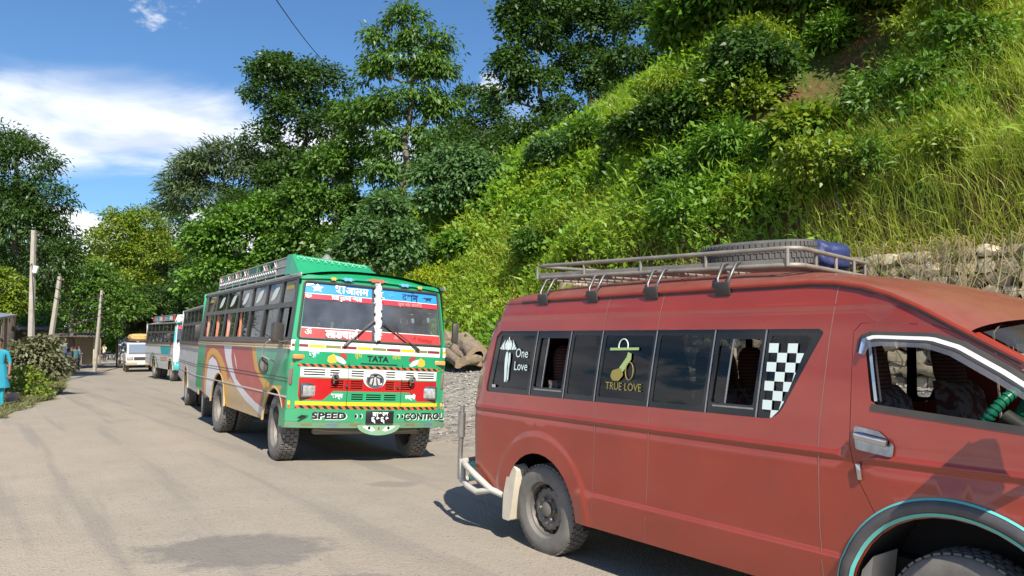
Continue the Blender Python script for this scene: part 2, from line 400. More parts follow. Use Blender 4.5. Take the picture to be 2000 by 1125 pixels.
def left_edge(u): return np.interp(u, LE_U, LE_V)
RE_V = np.array([6.4, 6.4, 6.4, 6.5, 6.9, 7.6, 8.4, 10.2, 11.5, 13.0, 14.0, 13.5, 12.0, 8.0])
def right_edge(u): return np.interp(u, LE_U, RE_V)
def Hxy(x, y): return float(height(np.array([x], float), np.array([y], float))[0])
def PX(px, py, d):
    """world point seen at photo pixel (px, py) at depth d"""
    a = (px - 1000) / 1500; b = -(py - 562.5) / 1500; P = math.atan(92.5 / 1500)
    r = (a, cos(P) - b * sin(P), sin(P) + b * cos(P)); t = d / r[1]; return Vector((a * t, d, 1.7 + r[2] * t))

def sheet(name, us, vs_, zoff=0.0, edge=None):
    U, V_ = np.meshgrid(us, vs_, indexing='ij'); x, y = xy_of(U, V_)
    z = height(x, y) + zoff
    vv = np.stack([x, y, z], -1).reshape(-1, 3); n, k = U.shape; idx = np.arange(n * k).reshape(n, k)
    f = np.stack([idx[:-1, :-1], idx[1:, :-1], idx[1:, 1:], idx[:-1, 1:]], -1).reshape(-1, 4)[:, ::-1]
    me = bpy.data.meshes.new(name); me.from_pydata(vv.tolist(), [], f.tolist()); me.polygons.foreach_set('use_smooth', [True] * len(f)); me.update()
    return me
us = np.concatenate([np.arange(-40, -6, 2.0), np.arange(-6, 24, .3), np.arange(24, 60, .8), np.arange(60, 130, 4.0), np.array([140, 180, 240, 340, 500, 800.])])
vs_ = np.concatenate([np.array([-600, -350, -200, -120, -80.]), np.arange(-60, -4, 2.5), np.arange(-4, 11.7, .35), np.array([11.72, 11.94, 11.97, 12.1, 12.3, 12.5]), np.arange(12.7, 30, .4), np.arange(30, 60, 3.), np.array([70, 100, 160, 300.])])
def groundmat():
    m = bpy.data.materials.new('dusty_soil'); m.use_nodes = True; t = m.node_tree; p = t.nodes['Principled BSDF']; p.inputs['Roughness'].default_value = 0.95; p.inputs['Specular IOR Level'].default_value = 0.15
    g = t.nodes.new('ShaderNodeNewGeometry'); 
    def noise(s, d=6): n = t.nodes.new('ShaderNodeTexNoise'); n.inputs['Scale'].default_value = s; n.inputs['Detail'].default_value = d; lk(t, g.outputs['Position'], n.inputs['Vector']); return n.outputs['Fac']
    def mr(v, a, b): n = t.nodes.new('ShaderNodeMapRange'); n.clamp = True; lk(t, v, n.inputs[0]); n.inputs[1].default_value = a; n.inputs[2].default_value = b; return n.outputs[0]
    def mix(f, a, b):
        n = t.nodes.new('ShaderNodeMix'); n.data_type = 'RGBA'
        for s, x in ((0, f), (6, a), (7, b)):
            if isinstance(x, tuple): n.inputs[s].default_value = x + (1,)
            else: lk(t, x, n.inputs[s])
        return n.outputs[2]
    c = mix(mr(noise(.6), .35, .65), (0.288, 0.260, 0.220), (0.344, 0.320, 0.280))
    c = mix(mr(noise(9), .45, .7), c, (0.240, 0.220, 0.192))
    s = mix(mr(noise(1.3), .35, .65), (.11, .056, .028), (.175, .098, .05))
    s = mix(mr(noise(.9), .42, .60), s, (.08, .105, .024))
    sp = t.nodes.new('ShaderNodeSeparateXYZ'); lk(t, g.outputs['Position'], sp.inputs[0])
    c = mix(mr(sp.outputs[2], 1.15, 1.6), c, s)
    lk(t, c, p.inputs['Base Color'])
    b = t.nodes.new('ShaderNodeBump'); b.inputs['Strength'].default_value = .7; b.inputs['Distance'].default_value = .06; lk(t, noise(14, 8), b.inputs['Height'])
    b3 = t.nodes.new('ShaderNodeBump'); b3.inputs['Strength'].default_value = .9; b3.inputs['Distance'].default_value = .35; lk(t, noise(2.6, 10), b3.inputs['Height']); lk(t, b.outputs[0], b3.inputs['Normal']); lk(t, b3.outputs[0], p.inputs['Normal'])
    return m
me = sheet('ground', us, vs_); me.materials.append(groundmat())
tag(link('ground', me), kind='structure')

def roadmat():
    m = bpy.data.materials.new('dusty_asphalt'); m.use_nodes = True; t = m.node_tree; p = t.nodes['Principled BSDF']; p.inputs['Roughness'].default_value = 0.9; p.inputs['Specular IOR Level'].default_value = 0.25
    g = t.nodes.new('ShaderNodeNewGeometry')
    mp = t.nodes.new('ShaderNodeMapping'); mp.inputs['Rotation'].default_value = (0, 0, -atan2(EU[1], EU[0])); lk(t, g.outputs['Position'], mp.inputs[0])
    st = t.nodes.new('ShaderNodeMapping'); st.inputs['Scale'].default_value = (.055, 1.0, 1); lk(t, mp.outputs[0], st.inputs[0])
    def noise(s, d=6, v=None, r=.6): n = t.nodes.new('ShaderNodeTexNoise'); n.inputs['Scale'].default_value = s; n.inputs['Detail'].default_value = d; n.inputs['Roughness'].default_value = r; lk(t, v or g.outputs['Position'], n.inputs['Vector']); return n.outputs['Fac']
    def mr(v, a, b, c=0., d=1.): n = t.nodes.new('ShaderNodeMapRange'); n.clamp = True; lk(t, v, n.inputs[0]); n.inputs[1].default_value = a; n.inputs[2].default_value = b; n.inputs[3].default_value = c; n.inputs[4].default_value = d; return n.outputs[0]
    def mix(f, a, b, mode='MIX'):
        n = t.nodes.new('ShaderNodeMix'); n.data_type = 'RGBA'; n.blend_type = mode
        for s, x in ((0, f), (6, a), (7, b)):
            if isinstance(x, (int, float)): n.inputs[s].default_value = x
            elif isinstance(x, tuple): n.inputs[s].default_value = x + (1,)
            else: lk(t, x, n.inputs[s])
        return n.outputs[2]
    asph = mix(mr(noise(2.2), .35, .7), (0.200, 0.182, 0.156), (0.252, 0.228, 0.192))
    vor = t.nodes.new('ShaderNodeTexVoronoi'); vor.inputs['Scale'].default_value = 55; lk(t, g.outputs['Position'], vor.inputs['Vector'])
    chips = mix(mr(vor.outputs['Distance'], .0, .35), (0.108, 0.098, 0.082), (0.320, 0.284, 0.232))
    asph = mix(.5, asph, chips)
    dust = mix(mr(noise(1.1), .3, .7), (0.336, 0.280, 0.212), (0.392, 0.332, 0.260))
    f = mr(noise(.9, 8, st.outputs[0]), .36, .62)
    f2 = mr(noise(.22, 5), .35, .68)
    mm = t.nodes.new('ShaderNodeMath'); mm.operation = 'MULTIPLY_ADD'; lk(t, f, mm.inputs[0]); mm.inputs[1].default_value = .42; lk(t, mr(f2, 0, 1, .0, .42), mm.inputs[2])
    # dust lies thicker toward the verge on the camera's side of the road
    sp = t.nodes.new('ShaderNodeSeparateXYZ'); lk(t, mp.outputs[0], sp.inputs[0])
    side = mr(sp.outputs[1], -4.2, 0.8, 0.0, 0.55)
    ad = t.nodes.new('ShaderNodeMath'); ad.operation = 'ADD'; ad.use_clamp = True; lk(t, mm.outputs[0], ad.inputs[0]); lk(t, side, ad.inputs[1])
    c = mix(ad.outputs[0], asph, dust)
    trk = mr(noise(2.6, 4, st.outputs[0], .5),   .55, .64, 0, .45); c = mix(trk, c, (0.188, 0.172, 0.148))
    pit = mr(noise(34, 3), .60, .68, 0, .6); c = mix(pit, c, (0.080, 0.076, 0.070))
    # darker repaired patches and oil
    for cx, cy_, rx, ry, k in ((-2.15, 6.15, .75, .5, .75), (-1.37, 8.9, .3, .22, .5), (-1.1, 5.35, .6, .2, .6)):
        sb = t.nodes.new('ShaderNodeVectorMath'); sb.operation = 'SUBTRACT'; lk(t, g.outputs['Position'], sb.inputs[0]); sb.inputs[1].default_value = (cx, cy_, 0)
        ml = t.nodes.new('ShaderNodeVectorMath'); ml.operation = 'MULTIPLY'; lk(t, sb.outputs[0], ml.inputs[0]); ml.inputs[1].default_value = (1 / rx, 1 / ry, 0)
        ln = t.nodes.new('ShaderNodeVectorMath'); ln.operation = 'LENGTH'; lk(t, ml.outputs[0], ln.inputs[0])
        aa = t.nodes.new('ShaderNodeMath'); aa.operation = 'MULTIPLY_ADD'; lk(t, noise(3.2, 8, None, .7), aa.inputs[0]); aa.inputs[1].default_value = 1.5; lk(t, ln.outputs['Value'], aa.inputs[2])
        c = mix(mr(aa.outputs[0], 1.85, 1.55, 0, k), c, (0.132, 0.126, 0.118))
    c = mix(.22, c, chips)
    pt = mr(noise(.55, 6, None, .6), .62, .70, 0, .22)
    c = mix(pt, c, (0.128, 0.122, 0.116))
    lk(t, c, p.inputs['Base Color'])
    b = t.nodes.new('ShaderNodeBump'); b.inputs['Strength'].default_value = .55; b.inputs['Distance'].default_value = .012; lk(t, vor.outputs['Distance'], b.inputs['Height'])
    b2 = t.nodes.new('ShaderNodeBump'); b2.inputs['Strength'].default_value = .3; b2.inputs['Distance'].default_value = .05; lk(t, noise(2.5, 4), b2.inputs['Height']); lk(t, b.outputs[0], b2.inputs['Normal']); lk(t, b2.outputs[0], p.inputs['Normal'])
    return m
def road_sheet():
    us = np.concatenate([np.arange(-20, 30, .35), np.arange(30, 90.1, .7)]); K = 26; vv = []; n = len(us)
    for u in us:
        a = left_edge(u) + .10 * math.sin(u * 2.1) + .07 * math.sin(u * 5.3 + 1); b = right_edge(u) + .16 * math.sin(u * 1.3 + .4) + .08 * math.sin(u * 4.1)
        for k in range(K):
            v = a + (b - a) * k / (K - 1); x, y = xy_of(u, v); vv.append((x, y))
    vv = np.array(vv); z = height(vv[:, 0], vv[:, 1]) + .018
    P = np.concatenate([vv, z[:, None]], 1); idx = np.arange(n * K).reshape(n, K)
    f = np.stack([idx[:-1, :-1], idx[1:, :-1], idx[1:, 1:], idx[:-1, 1:]], -1).reshape(-1, 4)[:, ::-1]
    me = bpy.data.meshes.new('road'); me.from_pydata(P.tolist(), [], f.tolist()); me.polygons.foreach_set('use_smooth', [True] * len(f)); me.materials.append(roadmat()); me.update()
    tag(link('road', me), kind='structure')
road_sheet()

# ------------------------------------------------------------------ vegetation tools
def unit(a): return a / np.maximum(np.linalg.norm(a, axis=-1, keepdims=True), 1e-9)
def quads_mesh(name, V4, m):
    """V4: (n, 4, 3) corner points -> mesh of n loose quads"""
    n = len(V4); me = bpy.data.meshes.new(name)
    me.vertices.add(4 * n); me.vertices.foreach_set('co', np.ascontiguousarray(V4, dtype=np.float32).ravel())
    me.loops.add(4 * n); me.loops.foreach_set('vertex_index', np.arange(4 * n, dtype=np.int32))
    me.polygons.add(n); me.polygons.foreach_set('loop_start', np.arange(0, 4 * n, 4, dtype=np.int32))
    me.materials.append(m); me.update(calc_edges=True); return me
def leaf_quads(C, A, Nn, L, Wd, bend=0.18, wide=0.45):
    """kite-shaped leaves: base C, pointing along A, upper face Nn"""
    A = unit(A); S = unit(np.cross(A, Nn)); Nn = np.cross(S, A); L = np.asarray(L)[:, None]; Wd = np.asarray(Wd)[:, None]
    mid = C + A * L * wide
    return np.stack([C, mid + S * Wd * .5 + Nn * L * .06, C + A * L - Nn * L * bend, mid - S * Wd * .5 + Nn * L * .06], 1)
def rdir(n, r): return unit(r.normal(size=(n, 3)))
def crown_quads(blobs, r, clump_r=0.45, per=26, dens=1.0, leaf=0.2, asp=0.5, droop=0.3, fill=0.5, flat=0.6):
    """leaf clumps spread through ellipsoid blobs; returns leaf quads and clump centres by blob"""
    Q = []; cl = []
    for c, rad in blobs:
        c = np.array(c); rad = np.array(rad); area = 4 * pi * ((rad[0] * rad[1]) ** 1.6 / 3 + (rad[0] * rad[2]) ** 1.6 / 3 + (rad[1] * rad[2]) ** 1.6 / 3) ** (1 / 1.6)
        k = max(5, int(1.45 * dens * area / (clump_r ** 2 * 2.2)))
        d = rdir(k, r); d[:, 2] = np.where(d[:, 2] < -.35, -d[:, 2] * .6, d[:, 2]); d = unit(d)
        rr = r.uniform(fill, 1.06, k) ** .7
        cc = c + d * rad * rr[:, None]; cl.append((c, cc))
        sz = clump_r * r.uniform(.55, 1.45, k)
        n = np.maximum(6, (per * 1.5 * (sz / clump_r) ** 2).astype(int)); idx = np.repeat(np.arange(k), n); m = len(idx)
        off = r.normal(size=(m, 3)) * np.array([.45, .45, .45 * flat]); P = cc[idx] + off * sz[idx][:, None]
        out = unit(off + d[idx] * .5)
        A = unit(out + r.normal(size=(m, 3)) * .45 + np.array([0, 0, -droop])); Nn = unit(out * .5 + np.array([0, 0, .8]) + r.normal(size=(m, 3)) * .45)
        L = leaf * .78 * r.uniform(.5, 1.35, m); Q.append(leaf_quads(P, A, Nn, L, L * asp))
    return np.concatenate(Q), cl
BARK = mat('bark_grey', (.16, .135, .11), .9, var=.35, vscale=9, bump=.6, bscale=30)
BARKD = mat('bark_dark', (.085, .07, .055), .9, var=.35, vscale=9, bump=.6, bscale=30)
def wavy(a, b, k, amp, r):
    P = [Vector(a).lerp(Vector(b), i / k) for i in range(k + 1)]; L = (Vector(b) - Vector(a)).length
    for p in P[1:-1]: p += Vector(r.normal(size=3)) * amp * L
    return P
def make_tree(name, label, blobs, base, seed, lm, group=None, cat='tree', trunk_r=.22, bark=None, lean=None, twigs=3, bare=False, **kw):
    """tree = trunk with limbs and twigs + crown; base point on the ground, blobs in world space"""
    r = np.random.default_rng(seed); base = Vector(base); root = empty(name, base); tag(root, label, cat, group)
    Q, cl = crown_quads([(np.array(c) - np.array(base), rad) for c, rad in blobs], r, **kw)
    top = max(c[2] + 0.3 * rad[2] for c, rad in blobs) - base.z
    cx = np.mean([np.array(c)[:2] for c, _ in blobs], 0) - np.array(base)[:2]
    tp = Vector((cx[0], cx[1], top)); mb = MB()
    path = wavy((0, 0, -.3), tp, 7, .018, r); rad = [trunk_r * (1.25 if i == 0 else 1) * (1 - .88 * i / 7) for i in range(8)]
    mb.tube(path, rad, 8)
    for c, cc in cl:
        c = Vector(c); zt = max(.25 * top, min(c.z - .25 * (c - Vector((0, 0, c.z))).length, top * .95)); i = min(6.99, max(0, zt / top * 7)); a = path[int(i)].lerp(path[int(i) + 1], i % 1)
        if (c - a).length < .3: continue
        r0 = max(.03, rad[int(i)] * .55); P = wavy(a, c, 4, .05, r); mb.tube(P, [r0 * (1 - .16 * k) for k in range(5)], 6)
        for j in range(min(twigs, len(cc))):
            q = Vector(cc[r.integers(len(cc))]); mb.tube(wavy(P[2].lerp(P[4], r.uniform()), q, 3, .05, r), [r0 * .35, r0 * .28, r0 * .2, r0 * .1], 4, caps=False)
    mb.build('trunk', bark or BARK, root, 60, recalc=False)
    link('crown', quads_mesh('crown', Q, lm), root)
    return root
def pb(d, *bl, dz=None):
    """blobs given where the photograph shows them (centre and radii in photo pixels) at depth d"""
    out = []
    for px, py, rx, ry in bl:
        k = d / 1500; c = PX(px, py, d); out.append((tuple(c), (rx * k, (dz or (rx + ry) / 2 * .9) * (k if dz is None else 1), ry * k)))
    return out
def on_ground(px, d):
    p = PX(px, 600, d); return (p.x, p.y, Hxy(p.x, p.y))
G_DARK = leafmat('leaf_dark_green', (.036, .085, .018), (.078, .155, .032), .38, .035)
G_MID = leafmat('leaf_mid_green', (.062, .14, .022), (.135, .25, .038), .30, .03)
G_BRIGHT = leafmat('leaf_bright_green', (.07, .175, .022), (.16, .30, .038), .32, .03)
G_YEL = leafmat('leaf_yellow_green', (.10, .20, .02), (.28, .34, .034), .34, .03)
G_GREY = leafmat('leaf_grey_green', (0.069, 0.115, 0.046), (0.127, 0.178, 0.075), .32, .03)
G_BLUE = leafmat('leaf_blue_green', (0.069, 0.155, 0.052), (0.144, 0.253, 0.086), .36, .03)
G_DUSTY = leafmat('leaf_dusty', (.115, .125, .06), (.20, .20, .11), .25, .03)

T = make_tree
T('tall_tree', 'big dark drooping tree behind the first concrete pole by the road', pb(36, (40, 325, 75, 60), (-40, 420, 100, 90), (85, 395, 55, 55), (40, 460, 90, 70), (105, 520, 45, 60), (-30, 560, 90, 80), (10, 285, 45, 40), (70, 575, 60, 50)), on_ground(20, 36), 1, G_DARK, leaf=.26, per=34, clump_r=.5, droop=.55, asp=.36, trunk_r=.35, bark=BARKD)
T('broadleaf_tree', 'low spreading broadleaf tree above the roadside tea stall', pb(53, (130, 560, 70, 42), (200, 585, 62, 45), (110, 605, 62, 40), (180, 545, 50, 30), (240, 610, 45, 40), (40, 600, 60, 50)), on_ground(140, 53), 2, G_MID, leaf=.30, per=24, clump_r=.55, asp=.55, trunk_r=.22)
T('sunlit_tree', 'yellow green tree where the road bends out of sight', pb(74, (235, 470, 58, 50), (213, 520, 45, 40), (275, 445, 45, 38), (295, 500, 50, 50), (233, 425, 25, 22), (250, 560, 62, 45)), on_ground(250, 74), 3, G_YEL, leaf=.36, per=26, clump_r=.7, trunk_r=.3)
T('shady_tree', 'dull green tree behind the third pole with thin dry branches', pb(82, (330, 450, 55, 60), (345, 540, 75, 60), (300, 580, 70, 55), (380, 600, 60, 50), (230, 640, 60, 40)), on_ground(330, 82), 4, G_DARK, leaf=.40, per=24, clump_r=.8, trunk_r=.35)
T('feathery_tree', 'grey green feathery crown low against the white cloud', pb(48, (430, 325, 85, 38), (350, 362, 42, 32), (505, 350, 62, 45), (400, 390, 85, 34), (545, 345, 45, 40), (370, 330, 35, 25), (450, 300, 40, 22)), on_ground(470, 48), 5, G_GREY, leaf=.60, per=34, clump_r=.7, asp=.20, droop=.35, flat=.45, trunk_r=.25)
T('creeper_tree', 'bright green creeper covered tree behind the line of buses', pb(41, (455, 465, 72, 60), (425, 545, 62, 60), (520, 430, 62, 50), (500, 560, 65, 60), (400, 480, 40, 45), (560, 500, 60, 60)), on_ground(460, 41), 6, G_BRIGHT, leaf=.30, per=26, clump_r=.5, asp=.7, trunk_r=.25)
T('tall_tree', 'tall dark round headed tree between the cloud and the layered tree', pb(46, (560, 148, 72, 42), (625, 165, 55, 48), (515, 190, 42, 45), (590, 225, 80, 50), (640, 265, 62, 55), (508, 270, 36, 30), (575, 320, 48, 45), (540, 130, 40, 25)), on_ground(600, 46), 7, G_DARK, leaf=.30, per=26, clump_r=.55, asp=.6, trunk_r=.36, dens=.9, bark=BARKD)
T('leafy_tree', 'lighter broadleaf tree in front of the tall dark tree', pb(40, (655, 330, 58, 50), (690, 235, 40, 45), (640, 420, 72, 60), (600, 490, 62, 60), (695, 300, 35, 50), (660, 500, 62, 60), (590, 400, 50, 50)), on_ground(650, 40), 8, G_MID, leaf=.32, per=26, clump_r=.5, asp=.55, trunk_r=.22)
T('layered_tree', 'tallest slim tree with layered drooping tiers of leaves above the bus', pb(36, (790, 45, 42, 30), (755, 78, 42, 26), (835, 85, 50, 26), (790, 125, 80, 28), (735, 150, 36, 26), (845, 150, 45, 34), (800, 205, 85, 32), (735, 232, 30, 26), (862, 220, 32, 30), (800, 285, 80, 38), (755, 345, 50, 34), (850, 335, 60, 38), (770, 410, 45, 45)), on_ground(795, 36), 9, G_MID, leaf=.36, per=22, clump_r=.45, asp=.34, droop=.8, trunk_r=.26, dens=1.0)
T('rounded_tree', 'farther rounded tree peeping over between the two tall ones', pb(54, (925, 200, 42, 38), (955, 255, 52, 50), (900, 275, 55, 50), (990, 290, 45, 45)), on_ground(930, 54), 10, G_DARK, leaf=.34, per=24, clump_r=.6, trunk_r=.25)
T('large_shrub', 'dense broadleaf shrub rising right behind the roof of the green bus', pb(27, (745, 470, 72, 55), (700, 505, 48, 50), (790, 505, 55, 55), (750, 415, 45, 35), (650, 540, 50, 40)), on_ground(745, 27), 11, G_BLUE, leaf=.24, per=30, clump_r=.35, asp=.55, trunk_r=.12, cat='shrub')
T('spreading_tree', 'wide blue green broadleaf tree halfway up the slope', pb(29, (930, 360, 80, 50), (870, 400, 60, 48), (985, 370, 48, 42), (900, 315, 58, 36), (850, 350, 48, 38), (950, 420, 50, 36)), on_ground(920, 29), 12, G_BLUE, leaf=.26, per=30, clump_r=.38, asp=.55, trunk_r=.14, droop=.5)
T('hilltop_tree', 'dark hilltop tree at the edge of the blue sky, with slender trunks', pb(35, (1035, 75, 55, 55), (1000, 135, 42, 45), (1060, 15, 70, 45), (1005, 35, 36, 40), (1050, 170, 55, 42), (985, 190, 28, 24), (1090, 225, 42, 34)), on_ground(1072, 35), 13, G_DARK, leaf=.27, per=26, clump_r=.45, asp=.6, trunk_r=.17, bark=BARKD, dens=1.0)
T('hilltop_tree', 'dark hilltop tree in the middle of the three above the slope', pb(37, (1155, 60, 80, 55), (1140, 135, 62, 50), (1200, 10, 80, 55), (1180, 185, 62, 42), (1120, 10, 50, 45)), on_ground(1150, 37), 14, G_DARK, leaf=.27, per=26, clump_r=.45, asp=.6, trunk_r=.19, bark=BARKD)
T('hilltop_tree', 'dark hilltop tree with pale crooked trunk nearest the overgrown bank', pb(33, (1270, 55, 68, 52), (1235, 130, 58, 50), (1315, 15, 55, 45), (1285, 150, 45, 40), (1220, 190, 45, 36)), on_ground(1315, 33), 15, G_DARK, leaf=.25, per=26, clump_r=.42, asp=.55, trunk_r=.15)

def hill_hit(px, py):
    a = PX(px, py, 1.0) - Vector((0, 0, 1.7)); ds = np.arange(9, 60, .1); x = a.x * ds; y = ds; z = 1.7 + a.z * ds
    h = height(x, y); k = np.nonzero(z < h)[0]
    if not len(k): return None
    k = k[0]; return Vector((x[k], y[k], h[k]))
# ---- distinct shrubs on the slope
def shrub(px, py, rad, lm, label, seed, leaf=.2, asp=.5, droop=.3, name='shrub', per=26, h=1.0):
    p = hill_hit(px, py)
    if p is None: return
    r = np.random.default_rng(seed); bl = []
    for i in range(4): bl.append(((p.x + r.normal() * rad * .45, p.y + r.normal() * rad * .45, p.z + rad * h * r.uniform(.3, .8)), (rad * r.uniform(.5, .8), rad * r.uniform(.5, .8), rad * h * r.uniform(.4, .65))))
    make_tree(name, label, bl, tuple(p), seed, lm, 'shrubs on the overgrown slope', 'shrub', trunk_r=.05, leaf=leaf, asp=asp, droop=droop, clump_r=.28, per=per, twigs=2)
shrub(1390, 110, 1.5, G_BRIGHT, 'tall bright leafy shrub beside the hilltop trees', 31, .24)
shrub(1450, 60, 1.5, G_BRIGHT, 'bright leafy shrub at the top edge, right of the hilltop trees', 32, .24)
shrub(1420, 190, 1.1, G_DARK, 'shaded dark shrub below the bright leafy one', 33, .2)
shrub(1540, 60, 1.2, G_BRIGHT, 'bright shrub at the top edge above the bare soil', 34, .2)
shrub(1640, 40, 1.0, G_YEL, 'yellowish shrub at the top edge between two soil scars', 35, .18)
shrub(1810, 40, 1.0, G_YEL, 'yellowish leafy clump at the top edge beyond the soil scars', 36, .18)
shrub(1930, 60, .9, G_YEL, 'yellow green clump in the top corner over the dry grass', 37, .18)
shrub(1090, 330, 1.0, G_BLUE, 'blue green shrub under the hilltop trees', 38, .22)
shrub(1170, 300, .9, G_MID, 'green shrub in the shade left of the pale reed tuft', 39, .2)
shrub(1060, 520, .8, G_MID, 'green shrub on the lower slope just above the van roof corner', 40, .18)
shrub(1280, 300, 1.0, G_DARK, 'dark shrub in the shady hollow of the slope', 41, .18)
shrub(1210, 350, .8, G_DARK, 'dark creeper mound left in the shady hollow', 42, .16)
shrub(1560, 330, .7, G_BRIGHT, 'bright fern like shrub under the bare soil scar', 43, .22, .3)
shrub(1330, 440, .6, G_BRIGHT, 'bright shrub above the middle of the roof rack', 44, .2, .3)
shrub(900, 520, .8, G_BRIGHT, 'bright big leaved shrub at the foot of the slope', 45, .26, .6)
shrub(1480, 420, .6, G_YEL, 'yellow green weed clump above the spare tyre', 46, .2, .3)
shrub(1640, 120, .6, G_BRIGHT, 'green tuft hanging over the brown soil scar', 47, .2, .35)
shrub(1500, 20, 1.3, G_MID, 'green leafy shrub at the top edge left of the soil scars', 49, .22)
shrub(1590, 25, 1.1, G_BRIGHT, 'bright shrub overhanging the big soil scar from above', 50, .2)
shrub(1720, 25, 1.0, G_MID, 'green shrub at the top edge above the second soil scar', 51, .18)
shrub(1380, 250, .9, G_MID, 'green shrub at the upper rim of the shady hollow', 52, .2)
shrub(1420, 330, .7, G_BRIGHT, 'bright long leaved shrub below the big soil scar', 53, .3, .2)
shrub(1880, 330, .6, G_YEL, 'yellow weedy bush among the tall grass', 48, .2, .25)

rs = np.random.default_rng(91)
for k, (px, py) in enumerate(((1270, 200), (1340, 240), (1290, 380), (1380, 400), (1440, 250), (1500, 330), (1570, 300), (1760, 230), (1790, 180), (1480, 120), (1420, 60), (1800, 110), (1880, 130), (1230, 440), (1150, 440), (1350, 480), (1560, 440), (1720, 360), (1830, 270), (1640, 400), (1950, 160), (1100, 480))):
    lm_ = (G_BRIGHT, G_YEL, G_MID, G_BRIGHT, G_YEL)[k % 5]
    shrub(px + rs.normal() * 12, py + rs.normal() * 10, rs.uniform(.45, .85), lm_, 'leafy shrub lost among the dense growth of the slope', 200 + k, rs.uniform(.12, .21), (.5, .3, .6, .4)[k % 4], rs.uniform(.1, .6), per=28)
# ---- undergrowth covering the slope
def slope_points(n, r, u0=-4.5, u1=40, v0=12.1, v1=28):
    u = u0 + (u1 - u0) * r.uniform(0, 1, n) ** 1.25; v = v0 + (v1 - v0) * r.uniform(0, 1, n) ** 1.35; x, y = xy_of(u, v); z = height(x, y)
    e = .12; gx = (height(x + e, y) - height(x - e, y)) / (2 * e); gy = (height(x, y + e) - height(x, y - e)) / (2 * e)
    nn = unit(np.stack([-gx, -gy, np.ones(n)], 1))
    P_ = math.atan(92.5 / 1500); dy = y * cos(P_) + (z - 1.7) * sin(P_); px = 1000 + 1500 * x / np.maximum(dy, .1); py = 562.5 - 1500 * (-y * sin(P_) + (z - 1.7) * cos(P_)) / np.maximum(dy, .1)
    ok = (dy > 4) & (px > 600) & (px < 2750) & (py > -140) & (py < 760)
    return np.stack([x, y, z], 1)[ok], nn[ok], px[ok], py[ok], y[ok]
def soil_mask(px, py):
    m = np.zeros(len(px))
    for cx, cy_, rx, ry in ((1640, 180, 150, 110), (1535, 245, 85, 70), (1735, 95, 55, 90), (1970, 250, 65, 70), (1185, 390, 26, 48), (1850, 350, 55, 30), (1320, 390, 30, 18)):
        m = np.maximum(m, np.exp(-(((px - cx) / rx) ** 2 + ((py - cy_) / ry) ** 2) ** 2 * .8))
    return m
rv = np.random.default_rng(21)
def plants(n, k, leaf, asp, hgt, spread, prob, up=.6, droop=.2, bend=.2):
    P, nn, px, py, d = slope_points(n, rv); keep = rv.uniform(size=len(P)) < prob(px, py, P) * (1 - .995 * soil_mask(px, py)); P = P[keep]; nn = nn[keep]; d = d[keep]
    idx = np.repeat(np.arange(len(P)), k); m = len(idx); sc = np.clip(d[idx] / 20, .8, 2.0)
    off = rv.normal(size=(m, 3)) * spread * sc[:, None]; hh = rv.uniform(.02, 1, m) * hgt * (.5 + rv.uniform(0, 1, len(P))[idx])
    g = nn[idx] * .6 + np.array([0, 0, .6]); C = P[idx] + off * np.array([1, 1, .4]) + unit(g) * hh[:, None]
    A = unit(rv.normal(size=(m, 3)) + nn[idx] * up + np.array([0, 0, up - droop])); Nn = unit(nn[idx] + np.array([0, 0, .6]) + rv.normal(size=(m, 3)) * .5)
    L = leaf * rv.uniform(.55, 1.3, m) * sc; return leaf_quads(C, A, Nn, L, L * asp, bend)
def blades(P, nn, hgt, wid, r, lean=.35, droop=.5):
    """thin bent blades: two quads each"""
    n = len(P); H_ = hgt * r.uniform(.5, 1.35, n)[:, None]; D = unit(np.array([0, 0, 1.]) + nn * .25 + r.normal(size=(n, 3)) * lean); S = unit(np.cross(D, rdir(n, r))); w = (wid * r.uniform(.6, 1.4, n))[:, None]
    B = unit(D * np.array([1, 1, 0]) + rdir(n, r) * np.array([.3, .3, 0])); m1 = P + D * H_ * .5 + B * H_ * .06; t = P + D * H_ * .85 + B * H_ * droop * .6 - np.array([0, 0, 1]) * H_ * droop * .25
    q1 = np.stack([P - S * w * .5, P + S * w * .5, m1 + S * w * .4, m1 - S * w * .4], 1); q2 = np.stack([m1 - S * w * .4, m1 + S * w * .4, t + S * w * .05, t - S * w * .05], 1)
    return np.stack([q1, q2], 1).reshape(-1, 4, 3)
def g2(px, py, cx, cy_, sx, sy): return np.exp(-((px - cx) / sx) ** 2 - ((py - cy_) / sy) ** 2)
nz = lambda P, f, s: fbm(P[:, 0] + P[:, 2], P[:, 1] - P[:, 2] * .7, f, s=s)
grassy = lambda px, py: np.clip(sst(1560, 1790, px + (py - 330) * .55), 0, 1)
pA = lambda px, py, P: np.clip(.9 - .93 * grassy(px, py) + .5 * nz(P, 1.1, 3), .0, 1) * (1 - .75 * g2(px, py, 960, 520, 160, 110))
pB = lambda px, py, P: np.clip(.12 + .95 * g2(px, py, 960, 530, 170, 130) + .6 * g2(px, py, 1120, 400, 70, 90) + .75 * g2(px, py, 1850, 60, 160, 120) + .25 * g2(px, py, 1560, 420, 200, 90) + .4 * nz(P, 1.0, 11), 0, 1)
pC = lambda px, py, P: np.clip(.05 + .9 * g2(px, py, 1350, 400, 190, 110) + .5 * g2(px, py, 1480, 140, 140, 100) + .35 * g2(px, py, 1900, 250, 150, 100) + .5 * nz(P, .9, 17), 0, 1)
tag(link('undergrowth', quads_mesh('undergrowth', plants(40000, 12, .165, .55, .5, .17, pA), leafmat('leaf_under_mid', (0.111, 0.254, 0.023), (0.234, 0.403, 0.039), .45, .02, patch=(0.305, 0.448, 0.039), pscale=.35))), 'leafy green weeds and creepers covering the slope', 'undergrowth', kind='stuff')
